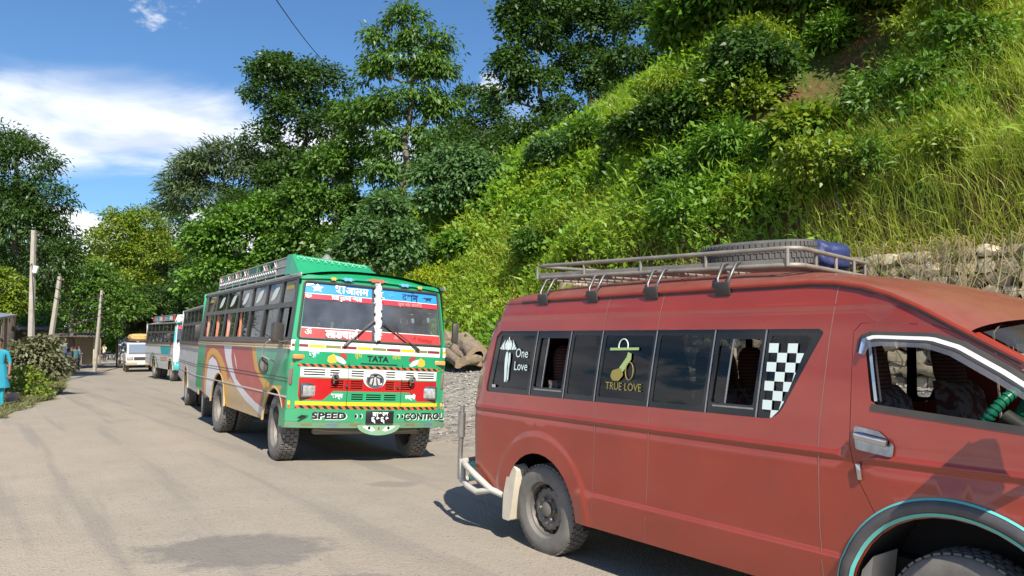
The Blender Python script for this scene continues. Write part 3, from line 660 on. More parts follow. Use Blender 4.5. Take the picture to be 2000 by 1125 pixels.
tag(link('undergrowth', quads_mesh('undergrowth', plants(32000, 12, .11, .5, .45, .17, pB), leafmat('leaf_under_yellow', (0.305, 0.397, 0.031), (0.507, 0.533, 0.058), .45, .015, patch=(0.247, 0.390, 0.036), pscale=.45))), 'yellow green small leaved weeds on the sunny slope', 'undergrowth', kind='stuff')
tag(link('undergrowth', quads_mesh('undergrowth', plants(17000, 11, .40, .11, .45, .12, pC, up=.9, droop=-.1, bend=.35), leafmat('leaf_blade', (0.182, 0.351, 0.029), (0.351, 0.507, 0.052), .45, .02))), 'long bladed bright green plants in clumps on the slope', 'undergrowth', kind='stuff')
def grass_on(n, prob, hgt, wid, m, label, lean=.3, droop=.5, name='grass'):
    P, nn, px, py, d = slope_points(n, rv, u1=22, v1=24); k = rv.uniform(size=len(P)) < prob(px, py, P) * (1 - .97 * soil_mask(px, py))
    tag(link(name, quads_mesh(name, blades(P[k], nn[k], hgt, wid, rv, lean, droop), m)), label, 'grass', kind='stuff')
gG = leafmat('grass_green', (0.312, 0.429, 0.065), (0.56, 0.62, 0.13), .48, .01)
gD = leafmat('grass_dry', (.40, .34, .16), (.56, .48, .26), .35, .01)
tag(link('grass', quads_mesh('grass', plants(34000, 15, .46, .026, .30, .13, lambda px, py, P: np.clip(grassy(px, py) * (.9 + .4 * nz(P, .8, 23)) + .8 * g2(px, py, 1250, 230, 70, 55) + .4 * sst(420, 500, py), 0, 1), up=1.3, droop=-.5, bend=.45), gG)), 'thick green grass matting the bank above the stone wall', 'grass', kind='stuff')
grass_on(210000, lambda px, py, P: np.clip(grassy(px, py) * (.85 + .5 * nz(P, .8, 23)) + .75 * g2(px, py, 1250, 230, 70, 55) + .35 * g2(px, py, 1180, 470, 120, 60), 0, 1), .95, .008, gG, 'tall wispy green grass on the bank above the stone wall', .14, .4)
grass_on(40000, lambda px, py, P: np.clip(grassy(px, py) * (.25 + .9 * g2(px, py, 1960, 300, 130, 150) + .4 * nz(P, 1.2, 29)), 0, 1), .85, .008, gD, 'dry straw coloured grass stalks among the green', .35, .7)
# ------------------------------------------------------------------ shared vehicle pieces
RUBBER = mat('tyre_rubber', (.085, .083, .08), .85, var=.25, vscale=14, dust=.75, dustcol=(.26, .24, .21))
BLACKP = mat('black_plastic', (.02, .02, .022), .45, var=.2, dust=.18)
CHROME = mat('chrome', (.55, .55, .55), .14, 1.0, var=.08, vscale=20)
STEEL = mat('dull_steel', (.42, .41, .39), .38, .9, var=.2, vscale=25, dust=.25)
WHITEP = mat('white_paint', (.72, .71, .68), .45, var=.08, dust=.15)
UNDER = mat('underbody_black', (.018, .017, .016), .9)
def tyre_mesh(Ro, wid, rim_r, lugs=40, tread=.012):
    """tyre lying in the xz plane, axle along y, with tread blocks round its rim"""
    h = wid / 2; mb = MB(); Mx = Matrix.Rotation(R(90), 4, 'X')
    prof = [(rim_r, -h * .72), (rim_r * 1.05, -h * .9), (rim_r + (Ro - rim_r) * .45, -h), (Ro - .045, -h * .97), (Ro - .016, -h * .86), (Ro - tread, -h * .74), (Ro - tread, h * .74), (Ro - .016, h * .86), (Ro - .045, h * .97), (rim_r + (Ro - rim_r) * .45, h), (rim_r * 1.05, h * .9), (rim_r, h * .72)]
    mb.lathe(prof, 44, 0, Mx, closed=True)
    for k in range(lugs):
        a = 2 * pi * k / lugs
        for j, (y0, sh) in enumerate(((-h * .62, 0), (-h * .2, .5), (h * .2, 0), (h * .62, .5))):
            b = a + sh * 2 * pi / lugs
            mb.box((cos(b) * (Ro - tread * .5), y0, sin(b) * (Ro - tread * .5)), (tread * 1.2, h * .34, 2 * pi * Ro / lugs * .68), 0, (0, -b, 0))
    return mb.mesh('tyre', RUBBER, 40)
def rim_mesh(rr, wid, m, holes=10, dish=.5, hub=.07, bolts=6, dark=None):
    """pressed steel wheel: rolled edge, dish with oval holes, hub and bolts"""
    mb = MB(); Mx = Matrix.Rotation(R(90), 4, 'X'); h = wid / 2
    mb.lathe([(rr * 1.06, h * .78), (rr * 1.07, h * .70), (rr * .97, h * .62), (rr * .93, h * .3), (rr * .92, -h * .6)], 36, 0, Mx, caps=False)
    mb.lathe([(rr * .93, h * .12), (rr * .84, h * .16), (rr * .80, h * dish * .8), (rr * .60, h * dish), (rr * .5, h * dish * .72), (rr * .32, h * dish * .66)], 36, 0, Mx, caps=False)
    mb.lathe([(rr * .33, h * dish * .6), (rr * .33, h * dish * .75), (hub, h * dish * .85), (hub, h * dish * 1.35), (hub * .8, h * dish * 1.5), (0, h * dish * 1.5)], 24, 0, Mx, caps=False)
    for k in range(holes):
        a = 2 * pi * k / holes; M = Matrix.Rotation(-a, 4, 'Y') @ Matrix.Translation((rr * .82, -h * dish * .52, 0)) @ Matrix.Rotation(R(90), 4, 'X')
        mb.lathe([(0, .018), (rr * .085, .016), (rr * .085, -.01)], 10, 1, M)
    for k in range(bolts):
        a = 2 * pi * k / bolts; M = Matrix.Rotation(-a, 4, 'Y') @ Matrix.Translation((rr * .42, -h * dish * .7, 0)) @ Matrix.Rotation(R(90), 4, 'X')
        mb.lathe([(.014, -.01), (.014, .022), (.010, .028), (0, .028)], 6, 0, M)
    return mb.mesh('rim', [m, dark or UNDER], 35)
def wheel(parent, tm, rm, loc, side=-1, steer=0, name='wheel'):
    """wheel = tyre (own mesh) > rim; the meshes face local -y"""
    t = link(name, tm, parent, loc, (0, 0, R(steer) + (0 if side < 0 else pi)))
    link('rim', rm, t); return t
def ribbon(path, w, fmap, off, name, m, parent, closed=False):
    """narrow strip laid on a mapped surface along a 2-D path"""
    P = [Vector(p) for p in path]; P2 = []
    for i in range(len(P) - 1 + (1 if closed else 0)):
        a, b = P[i], P[(i + 1) % len(P)]; k = max(1, int((b - a).length / .08)); P2 += [a.lerp(b, j / k) for j in range(k)]
    if not closed: P2.append(P[-1])
    vs = []; fs = []; n = len(P2)
    for i, p in enumerate(P2):
        t = (P2[(i + 1) % n] - P2[i - 1]) if closed or 0 < i < n - 1 else (P2[1] - P2[0] if i == 0 else P2[-1] - P2[-2])
        t.normalize(); s = Vector((-t.y, t.x)) * w / 2
        for q in (p - s, p + s):
            d = 2e-3; a = Vector(fmap(q.x, q.y)); nn = (Vector(fmap(q.x + d, q.y)) - a).cross(Vector(fmap(q.x, q.y + d)) - a).normalized()
            if nn.y * a.y < 0 and abs(a.y) > .3: nn = -nn
            vs.append(a + nn * off)
    for i in range(n if closed else n - 1): j = (i + 1) % n; fs.append((2 * i, 2 * j, 2 * j + 1, 2 * i + 1))
    return MB().add(vs, fs).build(name, m, parent, 0, recalc=False)
def arc(cx, cz, r, a0, a1, n=14): return [(cx + r * cos(R(a0 + (a1 - a0) * i / n)), cz + r * sin(R(a0 + (a1 - a0) * i / n))) for i in range(n + 1)]

# ------------------------------------------------------------------ the red van
VROOF = mat('van_dusty_roof', (.20, .027, .013), .42, var=.12, vscale=2, dust=.5, dustcol=(.25, .14, .085), coat=.3)
VRED = mat('van_red_paint', (.285, .029, .012), .38, var=.16, vscale=1.6, dust=.09, dustcol=(.40, .25, .17), dustz=(.15, 1.25), coat=.8, bump=.045, bscale=1.6)
VRDARK = mat('van_interior_dark', (.045, .042, .04), .85)
VGLASS = glass('van_tinted_glass', (.045, .05, .055), .015)
VGLASS2 = glass('van_light_tint', (.20, .22, .23), .015)
VCLEAR = glass('van_clear_glass', (.62, .64, .64), .015, film=.05)
VFRIT = mat('van_black_glass_border', (.008, .008, .009), .08)
CREAM = mat('cream_mudflap', (.62, .56, .44), .7, var=.15, dust=.3)
TEAL = mat('teal_trim', (.10, .48, .44), .4, dust=.12)
DECAL = mat('pale_mint_decal', (.66, .78, .74), .6)
GREYTRIM = mat('grey_arch_trim', (.05, .05, .06), .3, var=.25, vscale=9, dust=.2)
van = empty('van', (.942, 6.576, 0), (0, 0, R(-53.5)))
tag(van, 'dusty brick red high roof passenger van with roof rack and checkered window decal', 'van')
ZK = [.20, .33, .55, .95, 1.10, 1.22, 1.50, 1.74, 1.90, 2.0, 2.2]; WK = [.865, .895, .918, .925, .922, .913, .882, .848, .822, .80, .75]
_zf = np.linspace(.2, 2.2, 201); _wf = np.interp(_zf, ZK, WK)
for _ in range(60): _wf[1:-1] = (_wf[:-2] + 2 * _wf[1:-1] + _wf[2:]) / 4
def x_rear(z): return float(np.interp(z, [.3, .6, 1.1, 1.5, 1.8, 1.97, 2.1], [-1.0, -1.02, -1.005, -.93, -.80, -.69, -.62]))
def van_w(x, z):
    w = float(np.interp(z, _zf, _wf))
    w += .009 * math.exp(-((z - 1.088) / .014) ** 2) - .005 * math.exp(-((z - 1.055) / .02) ** 2)
    if x < 2.62: w += .012 * float(sst(.585, .555, z)) * float(sst(.40, .50, x)) if z < .6 else 0
    w += .004 * math.exp(-((z - 1.862) / .008) ** 2)
    for ax in (0.0, 3.06):
        r = math.hypot(x - ax, z - .37); w += .009 * (1 - float(sst(.53, .60, r))) if r < .62 else 0
    if x > 2.75: w -= .055 * ((x - 2.75) / 1.0) ** 2
    t = x - x_rear(z); rr = .17
    if t < rr: t = max(t, 0.0); w -= rr - sqrt(max(0, rr * rr - (rr - t) ** 2))
    return w
def vside(s): return lambda x, z: (x, s * van_w(x, z), z)
GUT = [(-.69, 1.985), (2.30, 1.995), (2.44, 1.985), (2.60, 1.955), (2.75, 1.905), (2.90, 1.835), (3.06, 1.745), (3.33, 1.595), (3.60, 1.42), (3.80, 1.28)]
DOORP = [(2.56, 1.72), (2.60, 1.765), (2.95, 1.755), (3.04, 1.725), (3.25, 1.61), (3.50, 1.445), (3.64, 1.335), (3.69, 1.22), (3.70, .80)] + arc(3.06, .37, .575, 30, 130, 14)[0:] + [(2.61, .96), (2.575, 1.06), (2.56, 1.14)]
DWIN = [(2.625, 1.672), (2.66, 1.70), (2.98, 1.690), (3.10, 1.650), (3.28, 1.545), (3.44, 1.435), (3.545, 1.335), (3.53, 1.285), (2.70, 1.352), (2.668, 1.372)]
BAND = rounded([(-.735, 1.222), (2.13, 1.232), (2.395, 1.72), (2.36, 1.737), (-.60, 1.737), (-.655, 1.68)], [.04, .14, .05, .0, .05, .0])
def van_outline():
    o = [(x_rear(z), z) for z in (.42, .6, .8, 1.0, 1.1, 1.25, 1.4, 1.5, 1.65, 1.8, 1.9, 1.985)] + GUT
    o += [(3.92, 1.18), (4.02, 1.02), (4.06, .80), (4.06, .42), (3.98, .33), (3.62, .33)] + arc(3.06, .37, .49, -5, 185, 18) + [(2.52, .335), (.46, .335)] + arc(0, .37, .415, -5, 180, 16) + [(-.46, .42)]
    return o
panes = [(-.11, .30), (.30, .645), (.645, 1.165), (1.165, 1.645), (1.645, 2.01)]
def lean(x): return (x - .022, x + .022)     # division lines lean slightly
for s, nm in ((-1, 'right'), (1, 'left')):
    fm = vside(s)
    body = panel(van_outline(), [BAND, DOORP], fm, (.14, .09), paints=[(arc(0, .37, rr_, 1, 179, 40), 0) for rr_ in (.44, .49, .53, .55, .565, .58, .60)], name='side_panel', mats=VRED, parent=van, rim=.03, zlines=(.545, .56, .575, .59, 1.045, 1.06, 1.075, 1.088, 1.10, 1.115, 1.85, 1.862, 1.874), flip=(s > 0))
    D2 = [Vector(p) for p in DOORP]; c = Vector((3.1, 1.2)); dp = [tuple(p + (c - p).normalized() * .003) for p in D2]
    door = panel(dp, [DWIN], fm, (.14, .09), name='door', mats=[VRED, BLACKP], parent=van, rim=.035, rim_mi=1, zlines=(1.045, 1.06, 1.075, 1.088, 1.10, 1.115), flip=(s > 0))
    if s < 0: door['label'] = 'driver door with its window wound down and chrome handle'
    # window band: black bordered glass with seven lights
    holes = []; gl = []
    zb, zt = 1.265, 1.70
    fi = lambda x, z, s=s: (x, s * (van_w(x, z) - .010), z)
    def quad(x0, x1, z0=zb, z1=zt): return rounded([(x0 - .02, z0), (x1 - .02, z0), (x1 + .022, z1), (x0 + .022, z1)], .02, 3)
    slot = s < 0
    for i, (a, b) in enumerate(panes):
        q = quad(a + .03, b - .03, zb + (.03 if i in (0, 4) and slot else 0), zt - (.02 if i in (0, 4) and slot else 0)); holes.append(q); gl.append((i, q))
    qr = rounded([(-.66, zb), (-.165, zb), (-.12, zt), (-.585, zt)], .03, 3); qf = rounded([(2.03, zb), (2.12, zb + .005), (2.33, zt), (2.06, zt)], .03, 3)
    holes += [qr, qf]; gl += [(7, qr), (8, qf)]
    fr = panel(BAND, holes, fi, (.2, .12), name='window_frame', mats=VFRIT, parent=van, rim=.012, flip=(s > 0))
    fg = lambda x, z, s=s: (x, s * (van_w(x, z) - .017), z)
    for i, q in gl:
        if slot and i in (0, 4):                     # sliding lights pushed back: the pane stands at the rear of its opening
            a, b = panes[i]; q = quad(a + .032, a + .135, zb + .03, zt - .02)
            panel(q, [], lambda x, z, s=s: (x, s * (van_w(x, z) - .026), z), (.2, .15), name='window_pane', mats=VGLASS2, parent=van, flip=(s > 0))
            ribbon([(a + .135 - .02, zb + .03), (a + .135 + .02, zt - .02)], .012, fg, .002, 'window_pane_edge', STEEL, fr)
            ribbon([(a + .03, zb + .012), (b - .04, zb + .012)], .010, fi, .004, 'slide_rail', STEEL, fr)
        else:
            panel(q, [], fg, (.2, .15), name='window_pane', mats=(VGLASS if i not in (1, 3) else VGLASS2) if s < 0 else VCLEAR, parent=van, flip=(s > 0))
    for x in (-.11, .30, .645, 1.165, 1.645, 2.01): ribbon([(x - .022, 1.228), (x + .022, 1.733)], .011, fi, .005, 'division_bar', STEEL, fr)
    # gutter, seams
    gp = [(x, z - .004) for x, z in GUT[:-1]]
    MB().tube([Vector((x, s * (van_w(x, z) + .006), z)) for x, z in [tuple(Vector(GUT[0]).lerp(Vector(GUT[1]), k / 8)) for k in range(8)] + GUT[1:-1]], .013, 6).build('rain_gutter', VRED, van, 50)
    ribbon([(x, z - .022) for x, z in GUT[:-2]], .010, fm, .001, 'gutter_seal', BLACKP, van)
    SEAM = mat('panel_gap', (.30, .15, .12), .8)
    for pth in ([(.60, .34), (.645, .9), (.655, 1.218)], [(1.115, .34), (1.165, .9), (1.17, 1.218)], [(2.405, .34), (2.385, .7), (2.39, 1.2), (2.43, 1.7), (2.46, 1.96)], [(.668, 1.742), (.70, 1.97)], [(1.19, 1.742), (1.22, 1.97)]):
        ribbon(pth, .0055, fm, .0012, 'panel_seam', SEAM, body)
    # door furniture
    MB().add(*(lambda P: ([Vector((x, s * (van_w(x, z) + .004), z)) for x, z in P] + [Vector((x, s * (van_w(x, z) + .013), z)) for x, z in P], [(i, (i + 1) % len(P), len(P) + (i + 1) % len(P), len(P) + i) for i in range(len(P))] + [tuple(range(len(P), 2 * len(P)))]))(rounded([(2.585, 1.243), (2.60, 1.125), (2.79, 1.105), (2.795, 1.165), (2.72, 1.225)], .02, 4))).build('handle_bezel', mat('chrome_dish', (.30, .31, .33), .2, 1.0, var=.3, vscale=18), door, 30)
    hb = MB(); hb.box((2.69, s * (van_w(2.69, 1.18) + .032), 1.185), (.165, .022, .038), 0, (0, R(8), 0), .009); hb.box((2.615, s * (van_w(2.6, 1.18) + .022), 1.196), (.035, .03, .034), 0, None, .008); hb.build('handle', CHROME, door, 40)
    MB().box((2.617, s * (van_w(2.6, 1.02) + .01), 1.015), (.026, .02, .085), 0, (0, R(-8), 0), .008).build('fuel_flap_catch', CHROME, body, 40)
    ribbon([(2.70 - .03, 1.352 - .012), (3.54, 1.285 - .012)], .032, fm, .004, 'sill_seal', BLACKP, door)
    ribbon([(2.628, 1.66), (2.672, 1.37)], .016, lambda x, z, s=s: (x + .02, s * (van_w(x, z) - .004), z), .001, 'window_channel', CHROME, door)
    ribbon([(2.650, 1.65), (2.694, 1.37)], .010, lambda x, z, s=s: (x + .02, s * (van_w(x, z) - .012), z), .001, 'window_channel', BLACKP, door)
    # weather shield over the window
    top = [(2.585, 1.615), (2.60, 1.70), (2.66, 1.722), (2.98, 1.712), (3.11, 1.672), (3.30, 1.562), (3.47, 1.445), (3.575, 1.345)]; low = [(2.640, 1.600), (2.66, 1.640), (2.72, 1.648), (2.94, 1.640), (3.05, 1.605), (3.24, 1.495), (3.41, 1.385), (3.52, 1.305)]
    def vis(t, w, o=.022):
        i = min(len(top) - 2, int(t)); f = t - i; a = Vector(top[i]).lerp(Vector(top[i + 1]), f); b = Vector(low[i]).lerp(Vector(low[i + 1]), f); p = a.lerp(b, w); return (p.x, s * (van_w(p.x, p.y) + .006 + o * sin(w * 1.7)), p.y)
    VIS = glass('smoke_visor', (.42, .43, .50), .08, film=.25, filmcol=(.6, .6, .66))
    ts = np.linspace(0, 7, 36)
    wv = MB().grid(lambda t, w: vis(t, w), ts, np.linspace(0, 1, 6)).build('weather_shield', VIS, door, 60, recalc=False)
    MB().grid(lambda t, w: Vector(vis(t, w)) + Vector((0, s * .002, 0)), np.linspace(0, 7, 40), [0, .12, .25]).build('shield_border', BLACKP, wv, 60, recalc=False)
    MB().grid(lambda t, w: Vector(vis(t, w)) + Vector((0, s * .002, 0)), np.linspace(1.6, 7, 34), [.55, .66]).build('shield_stripe', BLACKP, wv, 60, recalc=False)
    MB().grid(lambda t, w: Vector(vis(t, w)) + Vector((0, s * .002, 0)), np.linspace(1.4, 7, 34), [.27, .5]).build('shield_stripe', WHITEP, wv, 60, recalc=False)
    # wheel arch trim at the front
    def ringf(a, w): r = .497 + .085 * w; x = 3.06 + r * cos(R(a)) ; z = .37 + r * sin(R(a)) ; return (x, s * (van_w(x, max(z, .3)) + .012 + .016 * sin(pi * min(1, w * 1.0))), z)
    ar = MB().grid(ringf, np.linspace(-4, 186, 46), np.linspace(0, 1, 6)).build('wheel_arch_trim', GREYTRIM, van, 60, recalc=False)
    for w0, w1 in ((0, .2), (.88, 1.0)): MB().grid(lambda a, w: Vector(ringf(a, w)) + Vector((0, s * .004, 0)), np.linspace(-4, 186, 46), [w0, (w0 + w1) / 2, w1]).build('trim_stripe', TEAL, ar, 60, recalc=False)
    # dark wheel housings
    for ax in (0, 3.06):
        ww = MB(); ww.grid(lambda a, y: (ax + .50 * cos(R(a)), y, .37 + .50 * sin(R(a))), np.linspace(-10, 190, 24), [s * .90, s * .5]); ww.prism([(ax + .5 * cos(R(a)), .37 + .5 * sin(R(a))) for a in range(-10, 191, 10)], s * .5, s * .49); ww.build('wheel_housing', UNDER, van, 40)
    # mudflaps and door mirror
    mf = MB().prism(rounded([(-.33, .66), (-.275, .62), (-.37, .20), (-.47, .20), (-.455, .40), (-.40, .58)], .02, 3), s * .80, s * .925); mf.build('mud_flap', CREAM, van, 30)
    MB().prism([(2.60, .52), (2.66, .60), (2.64, .45), (2.60, .22), (2.54, .22)], s * .66, s * .90).build('mud_flap', CREAM, van, 30)
    mi = MB(); mi.box((3.52, s * 1.10, 1.42), (.11, .22, .30), 0, (0, 0, s * R(-8)), .045); mi.tube([(3.55, s * .86, 1.27), (3.56, s * .97, 1.26), (3.54, s * 1.06, 1.30)], .02, 8); mo = mi.build('door_mirror', CHROME, door, 40)
    MB().box((3.463, s * 1.10, 1.42), (.004, .18, .25), 0, (0, 0, s * R(-8)), .0).build('mirror_glass', mat('mirror_glass', (.8, .8, .8), .02, 1), mo, 0)

# roof and windscreen as one lofted shell
RX = [-.69, -.62, -.5, -.3, 0, .5, 1.0, 1.5, 1.8, 2.1, 2.3, 2.45, 2.6, 2.75, 2.9, 3.12]
ZC = [1.995, 2.05, 2.08, 2.105, 2.12, 2.13, 2.13, 2.125, 2.115, 2.09, 2.06, 2.035, 1.995, 1.945, 1.885, 1.785]
gx = [g[0] for g in GUT]; gz = [g[1] for g in GUT]
def roof_pt(x, t, zc=None):
    zg = float(np.interp(x, gx, gz)); w = van_w(max(x, -.68), zg) - .004; zc = float(np.interp(x, RX, ZC)) if zc is None else zc
    return (x - .05 * (1 - t * t) * float(sst(-.3, -.7, x)) + .13 * (1 - t * t) * float(sst(2.3, 3.12, x)), w * t, zg + (zc - zg) * (1 - abs(t) ** 3.2) ** (1 / 1.5))
rfm = MB(); TT = np.sin(np.linspace(-pi / 2, pi / 2, 29)); rfm.grid(lambda x, t: roof_pt(x, t), np.concatenate([np.linspace(-.69, -.4, 6), np.linspace(-.3, 2.2, 14), np.linspace(2.3, 3.12, 13)]), TT)
rf = rfm.build('roof', VROOF, van, 60)
def ws_pt(x, t):                                    # windscreen: bowed forward in the middle
    k = (x - 3.12) / .68; zg = float(np.interp(x, gx, gz)); w = van_w(x, zg); zc = 1.785 + (1.30 - 1.785) * k; xx = x + (.13 + .03 * k) * (1 - t * t)
    return (xx, (w - .02) * t, zg + (zc - zg) * (1 - t * t))
WSG = glass('van_windscreen', (.55, .62, .58), .02, film=.10)
ws = MB().grid(ws_pt, np.linspace(3.13, 3.79, 10), np.linspace(-.93, .93, 15)).build('windscreen', WSG, van, 60)
MB().grid(lambda x, t: Vector(ws_pt(x, t)) + Vector((-.006, 0, -.006)), np.linspace(3.12, 3.80, 10), [-1.0, -.965, -.93]).build('windscreen_pillar', VRED, van, 60)
MB().grid(lambda x, t: Vector(ws_pt(x, t)) + Vector((-.006, 0, -.006)), np.linspace(3.12, 3.80, 10), [.93, .965, 1.0]).build('windscreen_pillar', VRED, van, 60)
p0 = Vector(ws_pt(3.25, -.80)); px_ = (Vector(ws_pt(3.25, -.70)) - p0); py_ = Vector(ws_pt(3.15, -.80)) - p0
text("Don't", .062, 'screen_lettering', DECAL, ws, basis(p0 + Vector((.045, .06, .045)), px_, py_), shear=.35, bold=.001)
# nose, tail, underside
def nose(y, z): k = (1 - (abs(y) / .86) ** 2.6); return (float(np.interp(z, [.33, .42, .8, 1.02, 1.18, 1.30], [3.98, 4.06, 4.06, 4.02, 3.92, 3.80])) + .10 * k, y, z)
MB().grid(nose, np.linspace(-.865, .865, 17), [.33, .42, .55, .7, .8, .9, 1.02, 1.1, 1.18, 1.25, 1.32]).build('front_panel', VRED, van, 50)
for s in (-1, 1):
    MB().box((4.07, s * .66, .86), (.10, .34, .20), 0, (0, 0, s * R(14)), .03).build('headlight', mat('lamp_lens', (.75, .77, .78), .08, .3), van, 40)
MB().box((4.165, 0, .86), (.03, .86, .13), 0, None, .01).build('grille', CHROME, van, 40)
MB().box((4.10, 0, .46), (.18, 1.66, .24), 0, None, .05).build('front_bumper', VRED, van, 40)
def tail(y, z): xr = x_rear(z); w = van_w(xr, z); k = 1 - (abs(y)) ** 3; return (xr - .05 * k, y * w, z)
tl = MB().grid(tail, np.linspace(-1, 1, 15), [.42, .6, .8, 1.0, 1.1, 1.22, 1.4, 1.55, 1.72, 1.85, 1.985]).build('tailgate', VRED, van, 50)
MB().grid(lambda y, z: Vector(tail(y, z)) + Vector((-.012, 0, 0)), np.linspace(-.85, .85, 11), np.linspace(1.26, 1.74, 5)).build('rear_window', VFRIT, tl, 50)
for s in (-1, 1): MB().box((-.985, s * .78, .93), (.06, .10, .42), 0, (0, R(2), s * R(-30)), .02).build('tail_light', mat('tail_red', (.45, .02, .02), .15), van, 40)
MB().box((1.5, 0, .50), (4.9, 1.24, .10), 0).build('floor', UNDER, van, 0)
MB().box((1.4, 0, .27), (3.6, .9, .16), 0).build('chassis', UNDER, van, 0)
MB().grid(lambda x, t: Vector(roof_pt(x, t)) + Vector((0, -.03 * t, -.035)), np.linspace(-.6, 2.95, 12), np.linspace(-.97, .97, 13)).build('roof_lining', mat('roof_lining', (.30, .28, .26), .9), van, 60)
# rear guard bar
gb = MB()
for z0, zz in ((.56, 0), (.40, 1)):
    gb.tube([(-.48, -.90, .385), (-.62, -.93, .41), (-.78, -.965, z0 - .03 if zz else .50), (-.92, -.97, z0), (-1.10, -.90, z0 + .02), (-1.16, -.6, z0 + .02), (-1.17, 0, z0 + .02), (-1.16, .6, z0 + .02), (-1.10, .90, z0 + .02), (-.92, .95, z0)], .027, 10)
gb.tube([(-1.09, -.91, .40), (-1.10, -.91, .60)], .03, 8); gb.tube([(-1.09, .91, .40), (-1.10, .91, .60)], .03, 8)
gb.build('guard_bar', mat('guard_bar_paint', (.55, .53, .47), .4, var=.15, dust=.35), van, 50)
for s in (-1, 1):
    po = MB(); po.tube([(-1.135, s * .91, .42), (-1.125, s * .915, .62), (-1.10, s * .92, .82)], .022, 10); po.tube([(-1.10, s * .92, .80), (-1.085, s * .922, 1.0), (-1.083, s * .922, 1.01)], .034, 12); po.tube([(-1.083, s * .922, 1.0), (-1.075, s * .924, 1.07)], .02, 10); po.build('guard_post', STEEL, van, 50)
MB().box((-1.02, 0, .50), (.12, 1.72, .17), 0, None, .03).build('rear_bumper', TEAL, van, 40)
# wheels
VT = tyre_mesh(.347, .215, .205, 46, .009); VR_ = rim_mesh(.20, .19, mat('steel_wheel_grey', (.16, .155, .15), .5, .6, var=.2, dust=.4), 14, .5, .055, 6)
for s in (-1, 1):
    wheel(van, VT, VR_, (0, s * .775, .347), s); wheel(van, VT, VR_, (3.06, s * .775, .347), s, 3)
# seats
def seatmat():
    m = bpy.data.materials.new('seat_cover'); m.use_nodes = True; t = m.node_tree; p = t.nodes['Principled BSDF']; p.inputs['Roughness'].default_value = .9
    tcn = t.nodes.new('ShaderNodeTexCoord'); n = t.nodes.new('ShaderNodeTexNoise'); n.inputs['Scale'].default_value = 9; n.inputs['Detail'].default_value = 3; n.inputs['Distortion'].default_value = 2.2; lk(t, tcn.outputs['Object'], n.inputs['Vector'])
    r = t.nodes.new('ShaderNodeValToRGB'); r.color_ramp.elements[0].position = .44; r.color_ramp.elements[0].color = (.10, .035, .03, 1); r.color_ramp.elements[1].position = .52; r.color_ramp.elements[1].color = (.20, .18, .16, 1)
    lk(t, n.outputs['Fac'], r.inputs[0]); lk(t, r.outputs[0], p.inputs['Base Color']); return m
def ribmat():
    m = bpy.data.materials.new('ribbed_headrest_cover'); m.use_nodes = True; t = m.node_tree; p = t.nodes['Principled BSDF']; p.inputs['Roughness'].default_value = .9
    tcn = t.nodes.new('ShaderNodeTexCoord'); n = t.nodes.new('ShaderNodeTexWave'); n.bands_direction = 'Z'; n.inputs['Scale'].default_value = 14; n.inputs['Distortion'].default_value = .6; lk(t, tcn.outputs['Object'], n.inputs['Vector'])
    r = t.nodes.new('ShaderNodeValToRGB'); r.color_ramp.elements[0].color = (.035, .015, .012, 1); r.color_ramp.elements[1].color = (.17, .075, .055, 1); lk(t, n.outputs['Fac'], r.inputs[0]); lk(t, r.outputs[0], p.inputs['Base Color']); return m
SEATM = seatmat(); RIBM = ribmat()
def seat(x, y, w, zf=.44, up=0.0):
    n0 = len(van.children); e = MB().box((x, y, zf + .30 + up * 2.2), (.46, w, .14), 0, (0, R(-5), 0), .05).build('seat', SEATM, van, 40)
    b = MB(); b.add(*(lambda: ([(x - .24 - .16 * (z - .5) + dx, y + yy * (w / 2) * (1 - .16 * float(sst(.9, 1.25, z))), z) for z in (.74, .9, 1.1, 1.22, 1.29) for dx, yy in ((0, -1), (.13 if z < 1.25 else .07, -.93), (.13 if z < 1.25 else .07, .93), (0, 1))], [(i * 4 + k, i * 4 + (k + 1) % 4, i * 4 + 4 + (k + 1) % 4, i * 4 + 4 + k) for i in range(4) for k in range(4)] + [(0, 1, 2, 3), (16, 17, 18, 19)]))()); b.build('backrest', SEATM, e, 70)
    h = MB(); hx = x - .24 - .16 * .9
    prof = [(1.26, .13, .07), (1.33, .145, .08), (1.45, .135, .08), (1.53, .105, .065), (1.565, .06, .03)]
    h.add([(hx + .05 + rx * cos(a) - (z - 1.26) * .15, y + ry * sin(a), z) for z, ry, rx in prof for a in np.linspace(0, 2 * pi, 13)[:-1]], [(i * 12 + k, i * 12 + (k + 1) % 12, i * 12 + 12 + (k + 1) % 12, i * 12 + 12 + k) for i in range(4) for k in range(12)] + [tuple(range(48, 60))]); h.build('headrest', RIBM, e, 70)
    for c_ in e.children: c_.location.z += up
for x, ys in ((2.80, (-.48, .45)), (1.75, (-.55, -.1, .5)), (1.02, (-.55, -.1, .5)), (.28, (-.55, -.1, .5)), (-.42, (-.55, -.1, .35))):
    for y in ys: seat(x, y, .46, up=.13 if x > 2.5 else .05)
sw = MB(); sw.tube([(3.09 + .10 * cos(a), -.42 + .19 * sin(a), 1.30 + .15 * cos(a)) for a in np.linspace(0, 2 * pi, 25)[:-1]], .024, 10, closed=True)
for k in range(46):
    a = 2 * pi * k / 46; p = Vector((3.09 + .10 * cos(a), -.42 + .19 * sin(a), 1.30 + .15 * cos(a))); t = Vector((-.10 * sin(a), .19 * cos(a), -.15 * sin(a))).normalized(); sw.tube([p - t * .005, p + t * .005], .028, 10)
st = sw.build('steering_wheel', mat('green_grip', (.02, .22, .12), .35), van, 50)
MB().tube([(3.09, -.42, 1.30), (3.50, -.42, 1.02)], .04, 10).build('steering_column', BLACKP, st, 50)
